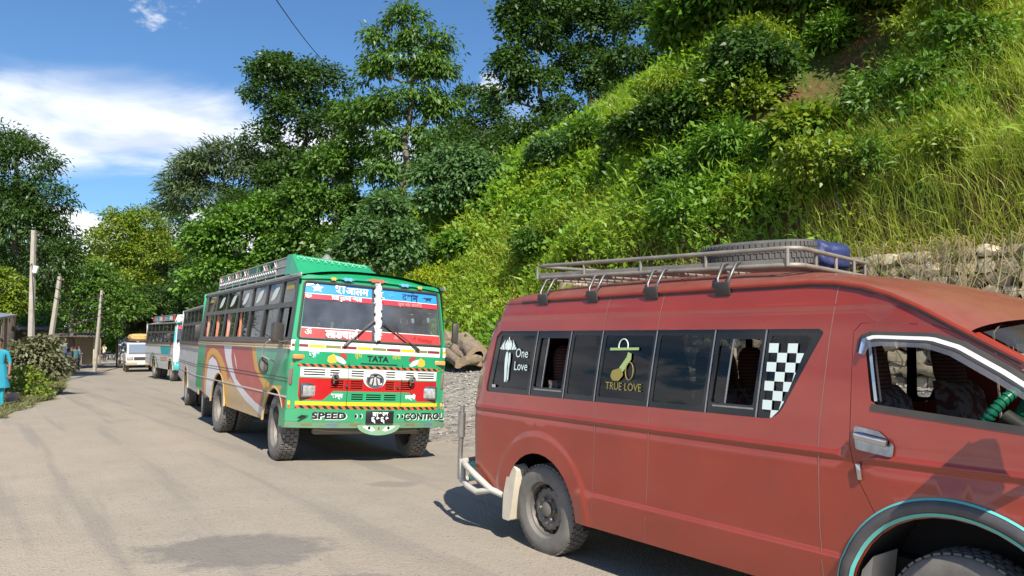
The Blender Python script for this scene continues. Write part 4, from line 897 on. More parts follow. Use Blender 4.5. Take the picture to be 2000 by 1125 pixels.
MB().box((3.68, 0, 1.02), (.40, 1.56, .40), 0, (0, R(12), 0), .06).build('dashboard', mat('dash_grey', (.16, .155, .15), .7), van, 40)
# decals on the side windows
fd = lambda x, z: Vector((x, -(van_w(x, z) - .006), z))
def decal_M(x, z): return basis(fd(x, z), fd(x + .1, z) - fd(x - .1, z), fd(x, z + .1) - fd(x, z - .1))
def dpoly(poly, name, m, off=0.0):
    vs = [fd(x, z) + Vector((0, -off, 0)) for x, z in poly]; return MB().add(vs, [tuple(range(len(vs)))]).build(name, m, van, 0, recalc=False)
text('One\nLove', .105, 'window_lettering', DECAL, van, decal_M(-.275, 1.50), sx=.9)
GOLD = mat('gold_decal', (.28, .235, .05), .5); LIME = mat('lime_decal', (.34, .46, .17), .5)
text('TRUE LOVE', .074, 'window_lettering', GOLD, van, decal_M(.905, 1.345), sx=.92)
sec = MB()
for k in range(6):
    a0 = pi - pi * k / 6 - .05; a1 = pi - pi * (k + 1) / 6 + .05; zb_ = 1.585; cx_ = -.47
    xs_ = lambda a: cx_ + .115 * cos(a)
    pts = [(cx_ + .088 * cos(a0), zb_ - .004), (xs_(a0), zb_ + .085 * sin(a0) * .55), (cx_ + .07 * cos((a0 + a1) / 2), zb_ + .082), (xs_(a1), zb_ + .085 * sin(a1) * .55), (cx_ + .088 * cos(a1), zb_ - .004)]
    sec.add([fd(x, z) for x, z in pts], [tuple(range(5))])
sec.tube([fd(-.47, 1.575), fd(-.47, 1.685)], .003, 5); sec.build('umbrella_decal', DECAL, van, 0, recalc=False)
dpoly([(-.492, 1.555), (-.478, 1.568), (-.462, 1.55), (-.455, 1.50), (-.46, 1.43), (-.455, 1.35), (-.465, 1.315), (-.485, 1.315), (-.488, 1.36), (-.497, 1.44), (-.50, 1.51)], 'couple_decal', DECAL)
dpoly([(-.452, 1.552), (-.44, 1.56), (-.428, 1.545), (-.424, 1.49), (-.432, 1.43), (-.43, 1.34), (-.45, 1.31), (-.447, 1.37), (-.45, 1.45)], 'couple_decal', DECAL)
MB().tube([fd(.88 + .045 * cos(a), 1.625 + .05 * sin(a)) for a in np.linspace(-.3, pi + .3, 14)], .004, 5).build('guitar_decal', DECAL, van, 0)
dpoly([(.75, 1.612), (1.03, 1.618), (1.03, 1.60), (.75, 1.594)], 'guitar_decal', LIME)
dpoly([(.93, 1.585), (.965, 1.575), (.965, 1.535), (.90, 1.455), (.865, 1.42), (.83, 1.43), (.86, 1.48), (.92, 1.55)], 'guitar_decal', LIME)
dpoly(rounded([(.79, 1.455), (.87, 1.475), (.905, 1.43), (.86, 1.385), (.80, 1.385), (.775, 1.415)], .02, 4), 'guitar_decal', GOLD, .001)
MB().tube([fd(.955 + .037 * cos(a), 1.455 + .06 * sin(a)) for a in np.linspace(0, 2 * pi, 18)[:-1]], .003, 5, closed=True).build('guitar_decal', GOLD, van, 0)
ck = 0; cw, chh = .062, .0535
for j in range(9):
    for i in range(6):
        if (i + j) % 2: continue
        x0 = 2.052 - .004 * j + i * cw * .98 + .0; z0 = 1.655 - (j + 1) * chh
        q = [(x0, z0), (x0 + cw, z0), (x0 + cw + .002, z0 + chh), (x0 + .002, z0 + chh)]
        lim = lambda z: float(np.interp(z, [1.20, 1.262, 1.30, 1.70], [2.05, 2.12, 2.155, 2.318]))
        q = [(min(x, lim(z)), z) for x, z in q]
        if q[1][0] - q[0][0] < .006 and q[2][0] - q[3][0] < .006: continue
        if z0 < 1.185: continue
        dpoly(q, 'checker_square', DECAL)
# sun catching sheet of red cloth inside, small plates
MB().box((-.62, -.906, 1.275), (.045, .003, .022), 0).build('glass_mark', mat('glass_mark', (.5, .5, .5), .5), van, 0)

# ------------------------------------------------------------------ roof rack and its load
RACK = mat('rack_worn_steel', (.25, .235, .205), .5, .35, var=.35, vscale=7, dust=.35)
RACKB = mat('rack_black_bracket', (.025, .025, .027), .5, dust=.1)
rk = empty('roof_rack', parent=None); rk.matrix_world = van.matrix_basis.copy() @ Matrix.Translation((0, 0, 2.20)); tag(rk, 'worn steel luggage rack clamped along the roof of the red van', 'roof rack')
X0, X1, YN = -.30, 2.12, .70
def XF(y): return X1 - .30 * (y + YN) / (2 * YN)
def zrl(x): return -.065 * (x - X0) / 2.4
def loop(z, r, nm, n=8):
    c = .10; pts = []
    for cx, cy_, a0 in ((XF(YN) - c, YN - c, 0), (X0 + c, YN - c, 90), (X0 + c, -YN + c, 180), (X1 - c, -YN + c, 270)):
        for k in range(5): a = R(a0 + 90 * k / 4); pts.append((cx + c * cos(a), cy_ + c * sin(a), z + zrl(cx)))
    MB().tube(pts, r, n, closed=True).build(nm, RACK, rk, 50)
loop(.075, .015, 'top_rail'); loop(-.025, .016, 'base_rail')
for s in (-1, 1):
    MB().box(((X0 + XF(s * YN)) / 2, s * YN, -.035), (XF(s * YN) - X0 - .1, .006, .035), 0, (0, R(1.55), 0)).build('side_board', RACK, rk, 0)
    for x in (X0 + .02, .30, .90, 1.48, XF(s * YN) - .04): MB().tube([(x, s * YN, -.03 + zrl(x)), (x, s * YN, .075 + zrl(x))], .012, 8).build('upright', RACK, rk, 50)
for y in (-.35, 0, .35): MB().tube([(XF(y), y, -.085), (XF(y), y, .012)], .012, 8).build('upright', RACK, rk, 50)
for k in range(16): y = -.62 + 1.24 * k / 15; MB().tube([(X0, y, -.03), (XF(y), y, -.09)], .008, 6).build('slat', RACK, rk, 50)
for k in range(6): x = X0 + .15 + k * .35; MB().tube([(x, -YN, -.045 + zrl(x)), (x, YN, -.045 + zrl(x))], .010, 6).build('cross_bar', RACK, rk, 50)
for s in (-1, 1):
    for x in (-.06, .52, 1.11, 1.70):
        yb = s * (van_w(x, 1.97) + .012); f = MB().box((x, yb, 1.985 - 2.20), (.115, .02, .09), 0, (s * R(-12), 0, 0), .008).build('clamp_foot', RACKB, rk, 40)
        MB().tube([(x - .045, s * YN, -.045), (x - .05, s * (YN + .045), -.055), (x - .045, yb * .985, -.15), (x - .03, yb, -.195), (x + .03, yb, -.195), (x + .045, yb * .985, -.15), (x + .05, s * (YN + .045), -.055), (x + .045, s * YN, -.045)], .010, 8).build('clamp_loop', mat('clamp_dark', (.16, .155, .15), .4, .6), f, 50)
spm = tyre_mesh(.40, .19, .215, 64, .006); spm.materials[0] = mat('spare_rubber', (.055, .054, .053), .8, var=.25, vscale=14, dust=.4, dustcol=(.22, .21, .19)); sp = link('spare_tyre', spm, None); sp.matrix_world = van.matrix_basis.copy() @ Matrix.Translation((1.36, .02, 2.265)) @ Matrix.Rotation(R(90), 4, 'X') @ Matrix.Rotation(R(4), 4, 'X'); tag(sp, 'worn black spare tyre lying flat on the van roof rack', 'tyre')
def lump(name, c, rad, m, label, cat, seed, sq=3.0, wr=.06):
    r = np.random.default_rng(seed); bm = bmesh.new(); bmesh.ops.create_icosphere(bm, subdivisions=4, radius=1)
    for v in bm.verts:
        p = v.co; q = Vector((abs(p.x) ** (2 / sq) * (1 if p.x > 0 else -1), abs(p.y) ** (2 / sq) * (1 if p.y > 0 else -1), abs(p.z) ** (2 / sq) * (1 if p.z > 0 else -1)))
        w = 1 + wr * math.sin(p.x * 5 + seed) * math.sin(p.y * 6 + 1) + wr * .6 * math.sin(p.z * 11 + p.x * 9 + seed) + wr * .4 * math.sin(p.y * 17 + p.z * 8); v.co = Vector((q.x * rad[0], q.y * rad[1], q.z * rad[2])) * w
    me = bpy.data.meshes.new(name); bm.to_mesh(me); bm.free(); me.materials.append(m); me.polygons.foreach_set('use_smooth', [True] * len(me.polygons))
    o = link(name, me); o.matrix_world = van.matrix_basis.copy() @ Matrix.Translation(c); tag(o, label, cat); return o
lump('luggage_bag', (1.50, .48, 2.262), (.24, .22, .13), mat('navy_tarpaulin', (.022, .035, .12), .55, var=.3, vscale=12, bump=.5, bscale=18), 'navy blue wrapped bundle beside the spare tyre on the rack', 'bag', 3)
lump('sack', (.88, .20, 2.205), (.17, .15, .075), mat('tan_sack', (.50, .34, .17), .85, var=.2), 'small tan cloth sack behind the spare tyre on the rack', 'sack', 5)
# ------------------------------------------------------------------ buses
def bw(z): return 1.13 - .02 * float(sst(.75, .5, z)) - (0.075 * (z - 1.6) / .9 if z > 1.6 else 0)
DIVX = [-5.5, -4.62, -3.72, -2.80, -1.90, -1.03, -.22, .46]
BGLASS = glass('bus_green_glass', (.16, .21, .17), .02, film=.08)
BGLASSU = glass('bus_upper_glass', (.10, .12, .10), .03, film=.05)
BWS = glass('bus_windscreen_glass', (.42, .46, .47), .012, film=.20, filmcol=(.42, .46, .54), ior=1.7)  # grey-blue film paints reflected haze onto the screen, over some dust
BFRAME = mat('bus_window_frame', (.035, .04, .038), .4, var=.2, dust=.2)
ALU = mat('bus_aluminium', (.45, .44, .42), .4, .7, var=.2, dust=.3)
CURT = mat('orange_curtain', (.55, .22, .12), .9); CURTB = mat('blue_curtain', (.05, .12, .22), .9); PINKC = mat('pink_curtain', (.58, .30, .22), .9)
BT = tyre_mesh(.455, .26, .27, 34, .016)
BRIM = rim_mesh(.262, .24, mat('bus_wheel_rim', (.20, .19, .175), .6, .3, var=.3, dust=.5), 8, .35, .085, 8)
BRIMR = rim_mesh(.262, .24, MATS['bus_wheel_rim'], 8, -.75, .085, 8)
def bus_shell(root, base, roof, sidepaint=(), paintmats=(), dust=None, detail=2, curtains=True, rack=None, seats=True):
    """body, roof, windows, wheels: shared by all the buses; x forward, front axle at the origin"""
    for s in (-1, 1):
        fm = lambda x, z, s=s: (x, s * (bw(z) - (.10 - sqrt(max(0, .01 - (max(0, x - .56)) ** 2)) if x > .56 else 0)), z)
        out = [(-5.75, .68), (-5.75, 1.62), (.66, 1.62), (.66, .52), (.52, .50)] + arc(0, .45, .53, -2, 182, 16)[2:-2] + [(-.50, .50), (-2.95, .50)] + arc(-3.62, .45, .58, 0, 180, 16)[1:-1] + [(-4.22, .52), (-4.5, .56)]
        panel(out, [], fm, (.25, .12), paints=sidepaint, name='side_panel', mats=[base] + list(paintmats), parent=root, flip=(s > 0), zlines=(.5, .62))
        wins = []; ups = []
        for i in range(7):
            a, b = DIVX[i], DIVX[i + 1]
            wins.append(rounded([(a + .04, 1.67), (b - .04, 1.67), (b - .04, 2.08), (a + .04, 2.08)], .03, 3)); ups.append(rounded([(a + .035, 2.15), (b - .035, 2.15), (b - .035, 2.455), (a + .035, 2.455)], .03, 3))
        wf = panel([(-5.75, 1.62), (.62, 1.62), (.54, 2.50), (-5.75, 2.50)], wins + ups, lambda x, z, s=s: (x, s * bw(z), z), (.3, .2), name='window_frame', mats=BFRAME, parent=root, rim=.03, flip=(s > 0))
        for i in range(7):
            a, b = DIVX[i], DIVX[i + 1]; m_ = (a + b) / 2 + .04; fg = lambda x, z, s=s: (x, s * (bw(z) - .02), z); fg2 = lambda x, z, s=s: (x, s * (bw(z) - .032), z)
            opn = curtains and i in (0, 1, 2, 3)
            for k, (p, q) in enumerate(((a + .03, m_ + .015), (m_ - .015, b - .03))):
                if opn and k == 0: continue
                if curtains and i == 6 and k == 1: continue
                panel([(p, 1.66), (q, 1.66), (q, 2.09), (p, 2.09)], [], fg if k else fg2, (.4, .3), name='window_pane', mats=BGLASS, parent=root, flip=(s > 0))
                for xx in (p, q): ribbon([(xx, 1.665), (xx, 2.085)], .018, fg if k else fg2, .003, 'sash_bar', ALU, wf)
            if opn:
                cm = (PINKC, CURT, PINKC, CURT)[i]; c0 = a + .05; c1 = m_ - .12
                MB().grid(lambda x, z: (x, s * (1.04 + .02 * sin(x * 60)), z), np.linspace(c0, c0 + (c1 - c0) * .55, 14), [1.66, 1.8, 2.09]).build('curtain', cm, root, 60, recalc=False)
                MB().grid(lambda x, z: (x, s * (1.03 + .02 * sin(x * 60)), z), np.linspace(c0 + (c1 - c0) * .7, c1 + .05, 8), [1.66, 1.8, 2.09]).build('curtain', CURTB, root, 60, recalc=False)
            up = panel([(a + .03, 2.145), (b - .03, 2.145), (b - .03, 2.46), (a + .03, 2.46)], [], fg, (.4, .3), name='upper_pane', mats=BGLASSU, parent=root, flip=(s > 0))
            if detail >= 2 and s < 0 and 0 < i < 6:     # pale feather shaped decal
                P = [(a + .22 + t * .42 + w * .05 * sin(pi * t), 2.20 + t * .20 - w * .06 * sin(pi * t)) for w in (1, -1) for t in (np.linspace(0, 1, 9) if w == 1 else np.linspace(1, 0, 9)[1:-1])]
                MB().add([Vector((x, -(bw(z) - .016), z)) for x, z in P], [tuple(range(len(P)))]).build('pane_decal', mat('pane_decal', (.55, .60, .56), .6), up, 0, recalc=False)
        if detail >= 2:
            for i in (0, 6):
                a = DIVX[i]; MB().add([Vector((x, s * (bw(z) - .016), z)) for x, z in ((a + .15, 2.33), (a + .55, 2.33), (a + .5, 2.42), (a + .2, 2.43))], [(0, 1, 2, 3)]).build('pane_decal', mat('gold_pane_decal', (.36, .27, .06), .6), wf, 0, recalc=False)
        # mouldings
        for z, w, m in ((1.60, .045, mat('brown_moulding', (.10, .045, .035), .5, dust=.2)), (1.552, .03, mat('gold_moulding', (.42, .30, .14), .5, dust=.2)), (1.522, .022, mat('cream_moulding', (.55, .48, .38), .5, dust=.2)), (2.505, .05, ALU)):
            MB().box((-2.55, s * (bw(z) + .008), z), (6.36, .022, w), 0, None, .004).build('side_moulding', m, root, 40)
        for z in (1.135, 1.09): MB().box((-2.55, s * (bw(z) + .0015), z), (6.3, .004, .008), 0).build('panel_line', mat('dark_line', (.06, .03, .03), .6), root, 0)
        MB().box((-2.55, s * (bw(.89) + .003), .89), (6.3, .010, .02), 0, None, .003).build('rub_rail', mat('rub_rail', (.50, .42, .36), .6, dust=.3), root, 40)
        for cx, r in ((0, .53), (-3.62, .58)):
            MB().grid(lambda a, y: (cx + r * cos(R(a)), y, .45 + r * sin(R(a))), np.linspace(14, 166, 22), [s * (bw(.7) + .0), s * .5]).build('wheel_housing', UNDER, root, 60)
            MB().tube([(cx + r * cos(R(a)), s * (bw(.6) + .004), .45 + r * sin(R(a))) for a in range(4, 177, 9)], .018, 6).build('arch_lip', mat('arch_lip', (.55, .38, .16) if cx == 0 else (.62, .58, .54), .5, dust=.3), root, 50)
        wheel(root, BT, BRIM, (0, s * .965, .455), s, -4)
        wheel(root, BT, BRIMR, (-3.62, s * .985, .455), s); link('inner_wheel', BT, root, (-3.62, s * .70, .455))
    # roof
    rt = MB(); rt.grid(lambda x, t: (x, (bw(2.5) + .03) * t, 2.50 + .13 * (1 - abs(t) ** 2.4)), np.linspace(-5.78, .52, 12), np.sin(np.linspace(-pi / 2, pi / 2, 17))); rt.build('roof', roof, root, 60)
    # tail, floor, chassis
    MB().box((-5.77, 0, 1.6), (.05, 2.2, 1.84), 0, None, .02).build('rear_panel', base, root, 30)
    MB().box((-5.80, 0, 2.05), (.02, 1.7, .55), 0, None, .005).build('rear_window', VFRIT, root, 30)
    MB().box((-2.6, 0, .66), (6.2, 2.12, .08), 0).build('floor', UNDER, root, 0)
    ch = MB(); [ch.box((-2.4, y, .56), (6.0, .09, .16)) for y in (-.42, .42)]; ch.build('chassis', UNDER, root, 0)
    MB().tube([(0, -.95, .44), (0, .95, .44)], .06, 8).build('front_axle', UNDER, root, 50); MB().tube([(-3.62, -.95, .45), (-3.62, .95, .45)], .09, 8).build('rear_axle', UNDER, root, 50)
    if seats:
        sm = mat('bus_seat_cloth', (.20, .06, .05), .9, var=.3)
        for x in (-.9, -1.8, -2.7, -3.6, -4.5, -5.2):
            for y in (-.68, .68):
                q = MB(); q.box((x, y, 1.10), (.42, .78, .12), 0, None, .04); q.box((x - .22, y, 1.48), (.12, .78, .80), 0, (0, R(-10), 0), .05); q.build('seat', sm, root, 40)
        MB().box((-.2, -.45, 1.22), (.42, .5, .12), 0, None, .04).build('driver_seat', sm, root, 40)
def ffx(y, z): return .74 - .11 * (abs(y) / 1.13) ** 3 - (.16 * (z - 1.64) if z > 1.64 else 0)
FM = lambda y, z: (ffx(y, z), y, z)
def fpt(y, z, off=0.0): return Vector((ffx(y, z) + off, y, z))
def front_patch(poly, name, m, root, off=.004):
    return panel(poly, [], lambda y, z: fpt(y, z, off), (.2, .1), name=name, mats=m, parent=root)
def front_M(y, z, off): return basis(fpt(y, z, off), (0, 1, 0), fpt(y, z + .05) - fpt(y, z - .05))
def rect(y0, y1, z0, z1): return [(y0, z0), (y1, z0), (y1, z1), (y0, z1)]

def green_bus():
    root = empty('bus', (-2.345, 11.129, -.0565), (R(-3.49), 0, R(-57.85)))
    tag(root, 'green bus with red and yellow painted front, the nearest of the parked buses', 'bus')
    GRN = mat('bus_green', (.012, .30, .125), .30, var=.08, vscale=3, dust=.22, dustz=(.4, 1.3), coat=.3)
    RED = mat('bus_red', (.42, .055, .045), .38, var=.1, dust=.62, dustcol=(.50, .37, .28), dustz=(.35, 1.5)); YEL = mat('bus_yellow', (.62, .33, .04), .4, dust=.45, dustcol=(.5, .38, .26), dustz=(.35, 1.4))
    WHT = mat('bus_white', (.68, .66, .66), .4, dust=.35, dustz=(.35, 1.4)); TAN = mat('bus_tan', (.52, .36, .18), .5, dust=.5, dustz=(.35, 1.4))
    FRED = mat('bus_front_red', (.45, .012, .014), .3, var=.08); FYEL = mat('bus_front_yellow', (.75, .50, .015), .35); ORG = mat('stripe_orange', (.62, .10, .03), .4); BLK = mat('stripe_black', (.012, .012, .012), .45); FWH = mat('bus_front_white', (.74, .74, .73), .35, var=.06)
    sp = [([(-4.97, 1.62), (-1.40, 1.62), (-1.05, 1.22), (-.62, 1.02), (-.50, .46), (-5.02, .46), (-5.06, .93)], 1),
          ([(-2.75, 1.0), (-2.25, .86), (-1.55, .68), (-.86, .58), (-.45, .46), (-3.4, .46), (-3.1, .85)], 4),
          ([(-4.86, .5), (-4.88, 1.10), (-4.80, 1.36), (-4.55, 1.44), (-4.28, 1.46), (-3.90, 1.42), (-3.55, 1.33), (-3.16, 1.16), (-2.88, .924), (-2.6, .46), (-3.15, .46), (-3.30, .95), (-3.62, 1.18), (-4.0, 1.31), (-4.35, 1.35), (-4.62, 1.26), (-4.72, 1.0), (-4.70, .5)], 2),
          ([(-4.70, .5), (-4.68, 1.0), (-4.60, 1.22), (-4.32, 1.30), (-3.95, 1.24), (-3.62, 1.08), (-3.30, .80), (-3.2, .5)], 3),
          ([(-3.50, 1.62), (-3.2, 1.30), (-2.867, 1.10), (-2.246, .86), (-1.545, .684), (-.864, .58), (-.50, .50), (-.50, .66), (-1.0, .715), (-1.595, .825), (-2.295, .991), (-2.62, 1.18), (-2.774, 1.344), (-2.80, 1.62)], 3),
          ([(-2.62, 1.42), (-2.38, 1.20), (-2.25, 1.12), (-2.42, 1.30)], 3),
          ([(-1.50, 1.62), (-1.30, 1.35), (-1.13, 1.19), (-.75, 1.03), (-.55, .95), (-.50, .80), (-.60, .5), (.75, .5), (.75, .7), (.35, .82), (.207, .90), (.375, 1.02), (-.147, 1.005), (-.55, 1.074), (-.88, 1.18), (-1.02, 1.278), (-1.15, 1.45), (-1.20, 1.62)], 2),
          ([(.20, .84), (.75, .92), (.75, .74), (.42, .70)], 5), ([(.46, .72), (.75, .74), (.75, .4), (.5, .4)], 6)]
    bus_shell(root, GRN, GRN, sp, [RED, YEL, WHT, TAN, FRED, GRN])
    # ---- front face
    WSH = rounded([(-1.055, 1.665), (1.055, 1.665), (.985, 2.425), (-.985, 2.425)], .05, 4)
    paints = [(rect(-1.2, 1.2, 1.50, 1.64), 3)]
    cols = [5, 2, 6]
    for i, y0 in enumerate(np.arange(-1.12, 1.1, .215)): paints.append((rect(y0, min(1.13, y0 + .205), 1.55, 1.588), cols[i % 3]))
    for z0, z1 in ((1.298, 1.334), (.752, .790)):
        paints.append((rect(-1.11, 1.11, z0, z1), 4)); y = -1.09
        while y < 1.03: paints.append(([(y + .04, z0), (y + .09, z0), (y + .05, z1), (y, z1)], 7)); y += .10
    paints.append((rect(-1.12, 1.12, .798, .846), 2))
    paints.append((rounded([(-1.0, 1.15), (-1.0, .865), (-.68, .865), (-.55, .99), (.55, .99), (.68, .865), (1.0, .865), (1.0, 1.15)], [.0, .05, .05, .03, .03, .05, .05, .0], 4), 1))
    paints.append((rect(-.99, .99, 1.165, 1.288), 3))
    vents = []
    def slots(y0, y1, zs, h=.011, nseg=1):
        for z in zs:
            for k in range(nseg): a = y0 + (y1 - y0) * k / nseg + .012; b = y0 + (y1 - y0) * (k + 1) / nseg - .012; vents.append(rect(a, b, z - h, z + h))
    for a, b in ((-.96, -.66), (-.62, -.47), (-.33, -.13), (.17, .33), (.47, .62), (.66, .96)): slots(a, b, (1.196, 1.228, 1.260), .0085)
    for a, b in ((-.60, -.40), (-.33, -.13), (.17, .33), (.40, .60)): slots(a, b, (1.03, 1.06, 1.09, 1.12), .008)
    for a, b in ((-.31, -.12), (-.10, .14), (.16, .36)): slots(a, b, (.885, .915, .945), .0085)
    out = rounded([(-1.13, .745), (1.13, .745), (1.13, 1.62), (1.02, 2.52), (-1.02, 2.52), (-1.13, 1.62)], [0, 0, 0, .12, .12, 0], 5)
    fp = panel(out, [WSH] + vents, FM, (.10, .08), paints=paints, name='front_panel', mats=[GRN, FRED, FYEL, FWH, ORG, mat('maroon_block', (.22, .03, .03), .5), mat('olive_block', (.20, .22, .06), .5), BLK], parent=root, rim=.02, zlines=(1.62, 1.64, 1.66))
    MB().grid(lambda y, z: fpt(y, z, -.05), np.linspace(-1.05, 1.05, 9), [.84, 1.1, 1.30]).build('radiator', UNDER, root, 0)
    for y in (-.36, .42): MB().box(fpt(y, 1.06, .003), (.003, .006, .62), 0).build('panel_seam', BLK, fp, 0)
    for s in (-1, 1):                                   # rounded corner pillars closing front to side
        MB().grid(lambda a, z: (.56 + .10 * sin(a) if z < 1.64 else .56 + .10 * sin(a) - .16 * (z - 1.64), s * (bw(z) - .10 + .10 * cos(a)), z), np.linspace(0, pi / 2, 6), [.50, .8, 1.2, 1.62, 1.9, 2.2, 2.50]).build('corner_pillar', GRN, root, 60)
    # visor roof
    MB().grid(lambda x, t: (x - .085 * abs(t) ** 3, (bw(2.5) + .03) * t * (1 - .045 * float(sst(.40, .635, x))), 2.455 + .175 * (1 - abs(t) ** 2.4) * sqrt(max(0, 1 - ((x - .15) / .49) ** 2)) * .62 + .055 * (1 - float(sst(.35, .635, x))) + .03 * (1 - t * t)), np.concatenate([np.linspace(.15, .5, 5), np.linspace(.54, .636, 6)]), np.sin(np.linspace(-pi / 2, pi / 2, 21))).build('roof_visor', GRN, root, 60)
    for y, m, w in ((-.42, mat('flower_blue', (.12, .35, .62), .6), .10), (.42, MATS['flower_blue'], .10), (-.62, mat('flower_gold', (.55, .36, .06), .6), .05), (.66, MATS['flower_gold'], .05), (0, mat('flower_red', (.55, .10, .06), .6), .16)):
        P = []
        for k in range(24): a = 2 * pi * k / 24; r = 1 + .3 * cos(6 * a); P.append((y + w * .8 * r * cos(a), 2.515 - .05 * abs(y) + .022 * r * sin(a)))
        front_patch(P, 'painted_flower', m, root, .045)
    # windscreen
    for a, b in ((-1, -.012), (.012, 1)):
        q = [p for p in (resample(WSH, .05)) if (p[0] < -.012 if a < 0 else p[0] > .012)]; e = -.012 if a < 0 else .012
        q = ([(e, 1.665), (e, 2.425)] + [p for p in q if True]) if False else None
        poly = rounded([(-1.055 if a < 0 else e, 1.665), (e if a < 0 else 1.055, 1.665), (e if a < 0 else .985, 2.425), (-.985 if a < 0 else e, 2.425)], .03, 3)
        g = panel(poly, [], lambda y, z: fpt(y, z, -.012), (.25, .2), name='windscreen', mats=BWS, parent=root)
        sgn = -1 if a < 0 else 1
        E0 = lambda z, k: 1.048 - .092 * (z - 1.665) - .012 * k
        def band(z0, z1, nm, m):
            P = [(sgn * .06, z0), (sgn * E0(z0, 1), z0), (sgn * E0(z1, 1), z1), (sgn * .06, z1)]
            panel(P if sgn > 0 else P[::-1], [], lambda y, z: fpt(y, z, -.006), (.25, .2), name=nm, mats=m, parent=g)
        band(2.27, 2.415, 'blue_banner', mat('banner_blue', (.03, .28, .62), .5)); band(2.195, 2.262, 'red_banner', mat('banner_red', (.55, .035, .06), .5)); band(1.68, 1.805, 'red_banner', mat('banner_red2', (.58, .05, .05), .5))
        band(2.262, 2.27, 'white_line', FWH); band(1.805, 1.815, 'white_line', FWH)
    MB().tube([fpt(y, z, .004) for y, z in resample(WSH, .15)], .018, 6, closed=True).build('windscreen_seal', mat('seal_rubber', (.05, .055, .05), .6), root, 50)
    ga = MB(); r = np.random.default_rng(5)
    ga.tube([fpt(.02 + .012 * sin(z * 50), z, .022) for z in np.linspace(1.69, 2.47, 40)], [.046 + .008 * sin(k * 2.3) for k in range(40)], 8)
    for k in range(150): p = fpt(.02 + r.normal() * .018, r.uniform(1.69, 2.47), .05); d = Vector(r.normal(size=3)) * .02; ga.tube([p, p + d], [.012, .004], 4)
    ga.build('garland', mat('garland_white', (.80, .79, .77), .8), root, 60)
    INK = mat('letter_white', (.80, .80, .80), .5); BK = mat('letter_black', (.012, .012, .014), .5); LY = mat('letter_yellow', (.62, .50, .04), .5)
    def ft(t, y, z, sz, m, off=.0, nm='lettering', **k): return text(t, sz, nm, m, root, front_M(y, z, off), **k)
    ft('शी', -.52, 2.35, .155, INK, bold=.004); ft('आलम', -.28, 2.335, .14, INK, bold=.003)
    MB().add([fpt(y, z, .0005) for y, z in ((-.575, 2.325), (-.50, 2.285), (-.495, 2.295), (-.565, 2.34))], [(0, 1, 2, 3)]).build('lettering', INK, root, 0)
    star = [( -.82 + (.085 if k % 2 == 0 else .045) * cos(R(90 + 36 * k)), 2.345 + (.065 if k % 2 == 0 else .03) * sin(R(90 + 36 * k))) for k in range(10)]; front_patch(star, 'banner_star', INK, root, .0)
    front_patch([(-.97, 2.36), (-.86, 2.385), (-.87, 2.40), (-.96, 2.40)], 'banner_flourish', INK, root, .0)
    ft('िरडी रुदबेनी खैरेनी', -.42, 2.225, .066, INK, bold=.002); ft('माङ', -.93, 2.225, .06, INK, bold=.003)
    ft('दशन', .52, 2.325, .14, mat('letter_navy', (.015, .03, .12), .5), bold=.003); MB().tube([fpt(.555 + .02 * cos(a), 2.385 + .02 * sin(a), 0) for a in np.linspace(0, pi * .8, 6)], .006, 4).build('lettering', MATS['letter_navy'], root, 0)
    front_patch([(.72, 2.345), (.90, 2.355), (.86, 2.335), (.87, 2.30), (.83, 2.325), (.78, 2.295), (.79, 2.33)], 'banner_flourish', MATS['letter_navy'], root, .0)
    ft('ॐ', .22, 2.335, .11, mat('letter_pale_blue', (.10, .42, .75), .5)); ft('मंजुवा बस खालिङ', .50, 2.222, .062, mat('letter_faded', (.72, .35, .33), .5))
    ft('लाङघाली', -.46, 1.735, .145, INK, bold=.006); ft('ॐ', -.92, 1.745, .12, INK, bold=.002); ft('लाङघाली यातायात', .62, 1.735, .075, mat('letter_dark_red', (.25, .02, .02), .5)); ft('क', .30, 1.745, .09, MATS['letter_faded'])
    for s, pv, tp in ((-1, (-.46, 1.585), (-.05, 1.96)), (1, (.66, 1.585), (.12, 1.93))):
        a = fpt(*pv, .03); b = fpt(*tp, .02); m_ = a.lerp(b, .45); wp = MB(); wp.tube([a, m_ + Vector((.03, 0, 0)), b], .008, 6); wp.tube([a.lerp(b, .02), a.lerp(b, .22)], .018, 6)
        d = (b - a).normalized(); wp.tube([m_ - d * .10 + Vector((.005, 0, -.03)), b + d * .12 + Vector((.005, 0, -.02))], .007, 5); wp.build('wiper', BLACKP, root, 50)
    ft('TATA', .045, 1.432, .105, BK, .004, bold=.004, sx=1.15)
    front_patch(rounded(rect(-.20, .34, 1.356, 1.372), .006, 2), 'vent_slot', BK, fp, .003)
    ft('शुभ', -.24, 1.465, .075, LY, .004); ft('लाभ', .32, 1.465, .075, LY, .004); ft('जैशी', -.80, 1.455, .125, mat('letter_mint', (.55, .80, .85), .5), .004, bold=.003)
    ft('भाग्य', -.50, .925, .075, INK, .004, bold=.003); ft('लक्मी', .56, .925, .075, INK, .004, bold=.003)
    for s, y0 in ((1, -.52), (-1, .64)):                # painted joined hands
        HY = mat('hand_yellow', (.62, .42, .05), .5); HR = mat('hand_red', (.36, .05, .04), .5)
        f = lambda P: [(y0 + s * (y), z) for y, z in P][::s]
        front_patch(f([(-.13, 1.44), (-.06, 1.48), (.0, 1.43), (-.02, 1.36), (-.10, 1.35), (-.14, 1.38)]), 'painted_sleeve', HY, fp, .003); front_patch(f(rounded([(-.04, 1.46), (.06, 1.43), (.12, 1.37), (.09, 1.345), (.0, 1.38)], .01, 3)), 'painted_hand', INK, fp, .0045); front_patch(f(rounded([(.0, 1.49), (.08, 1.495), (.13, 1.46), (.12, 1.41), (.05, 1.44)], .015, 3)), 'painted_flower', HR, fp, .0035)
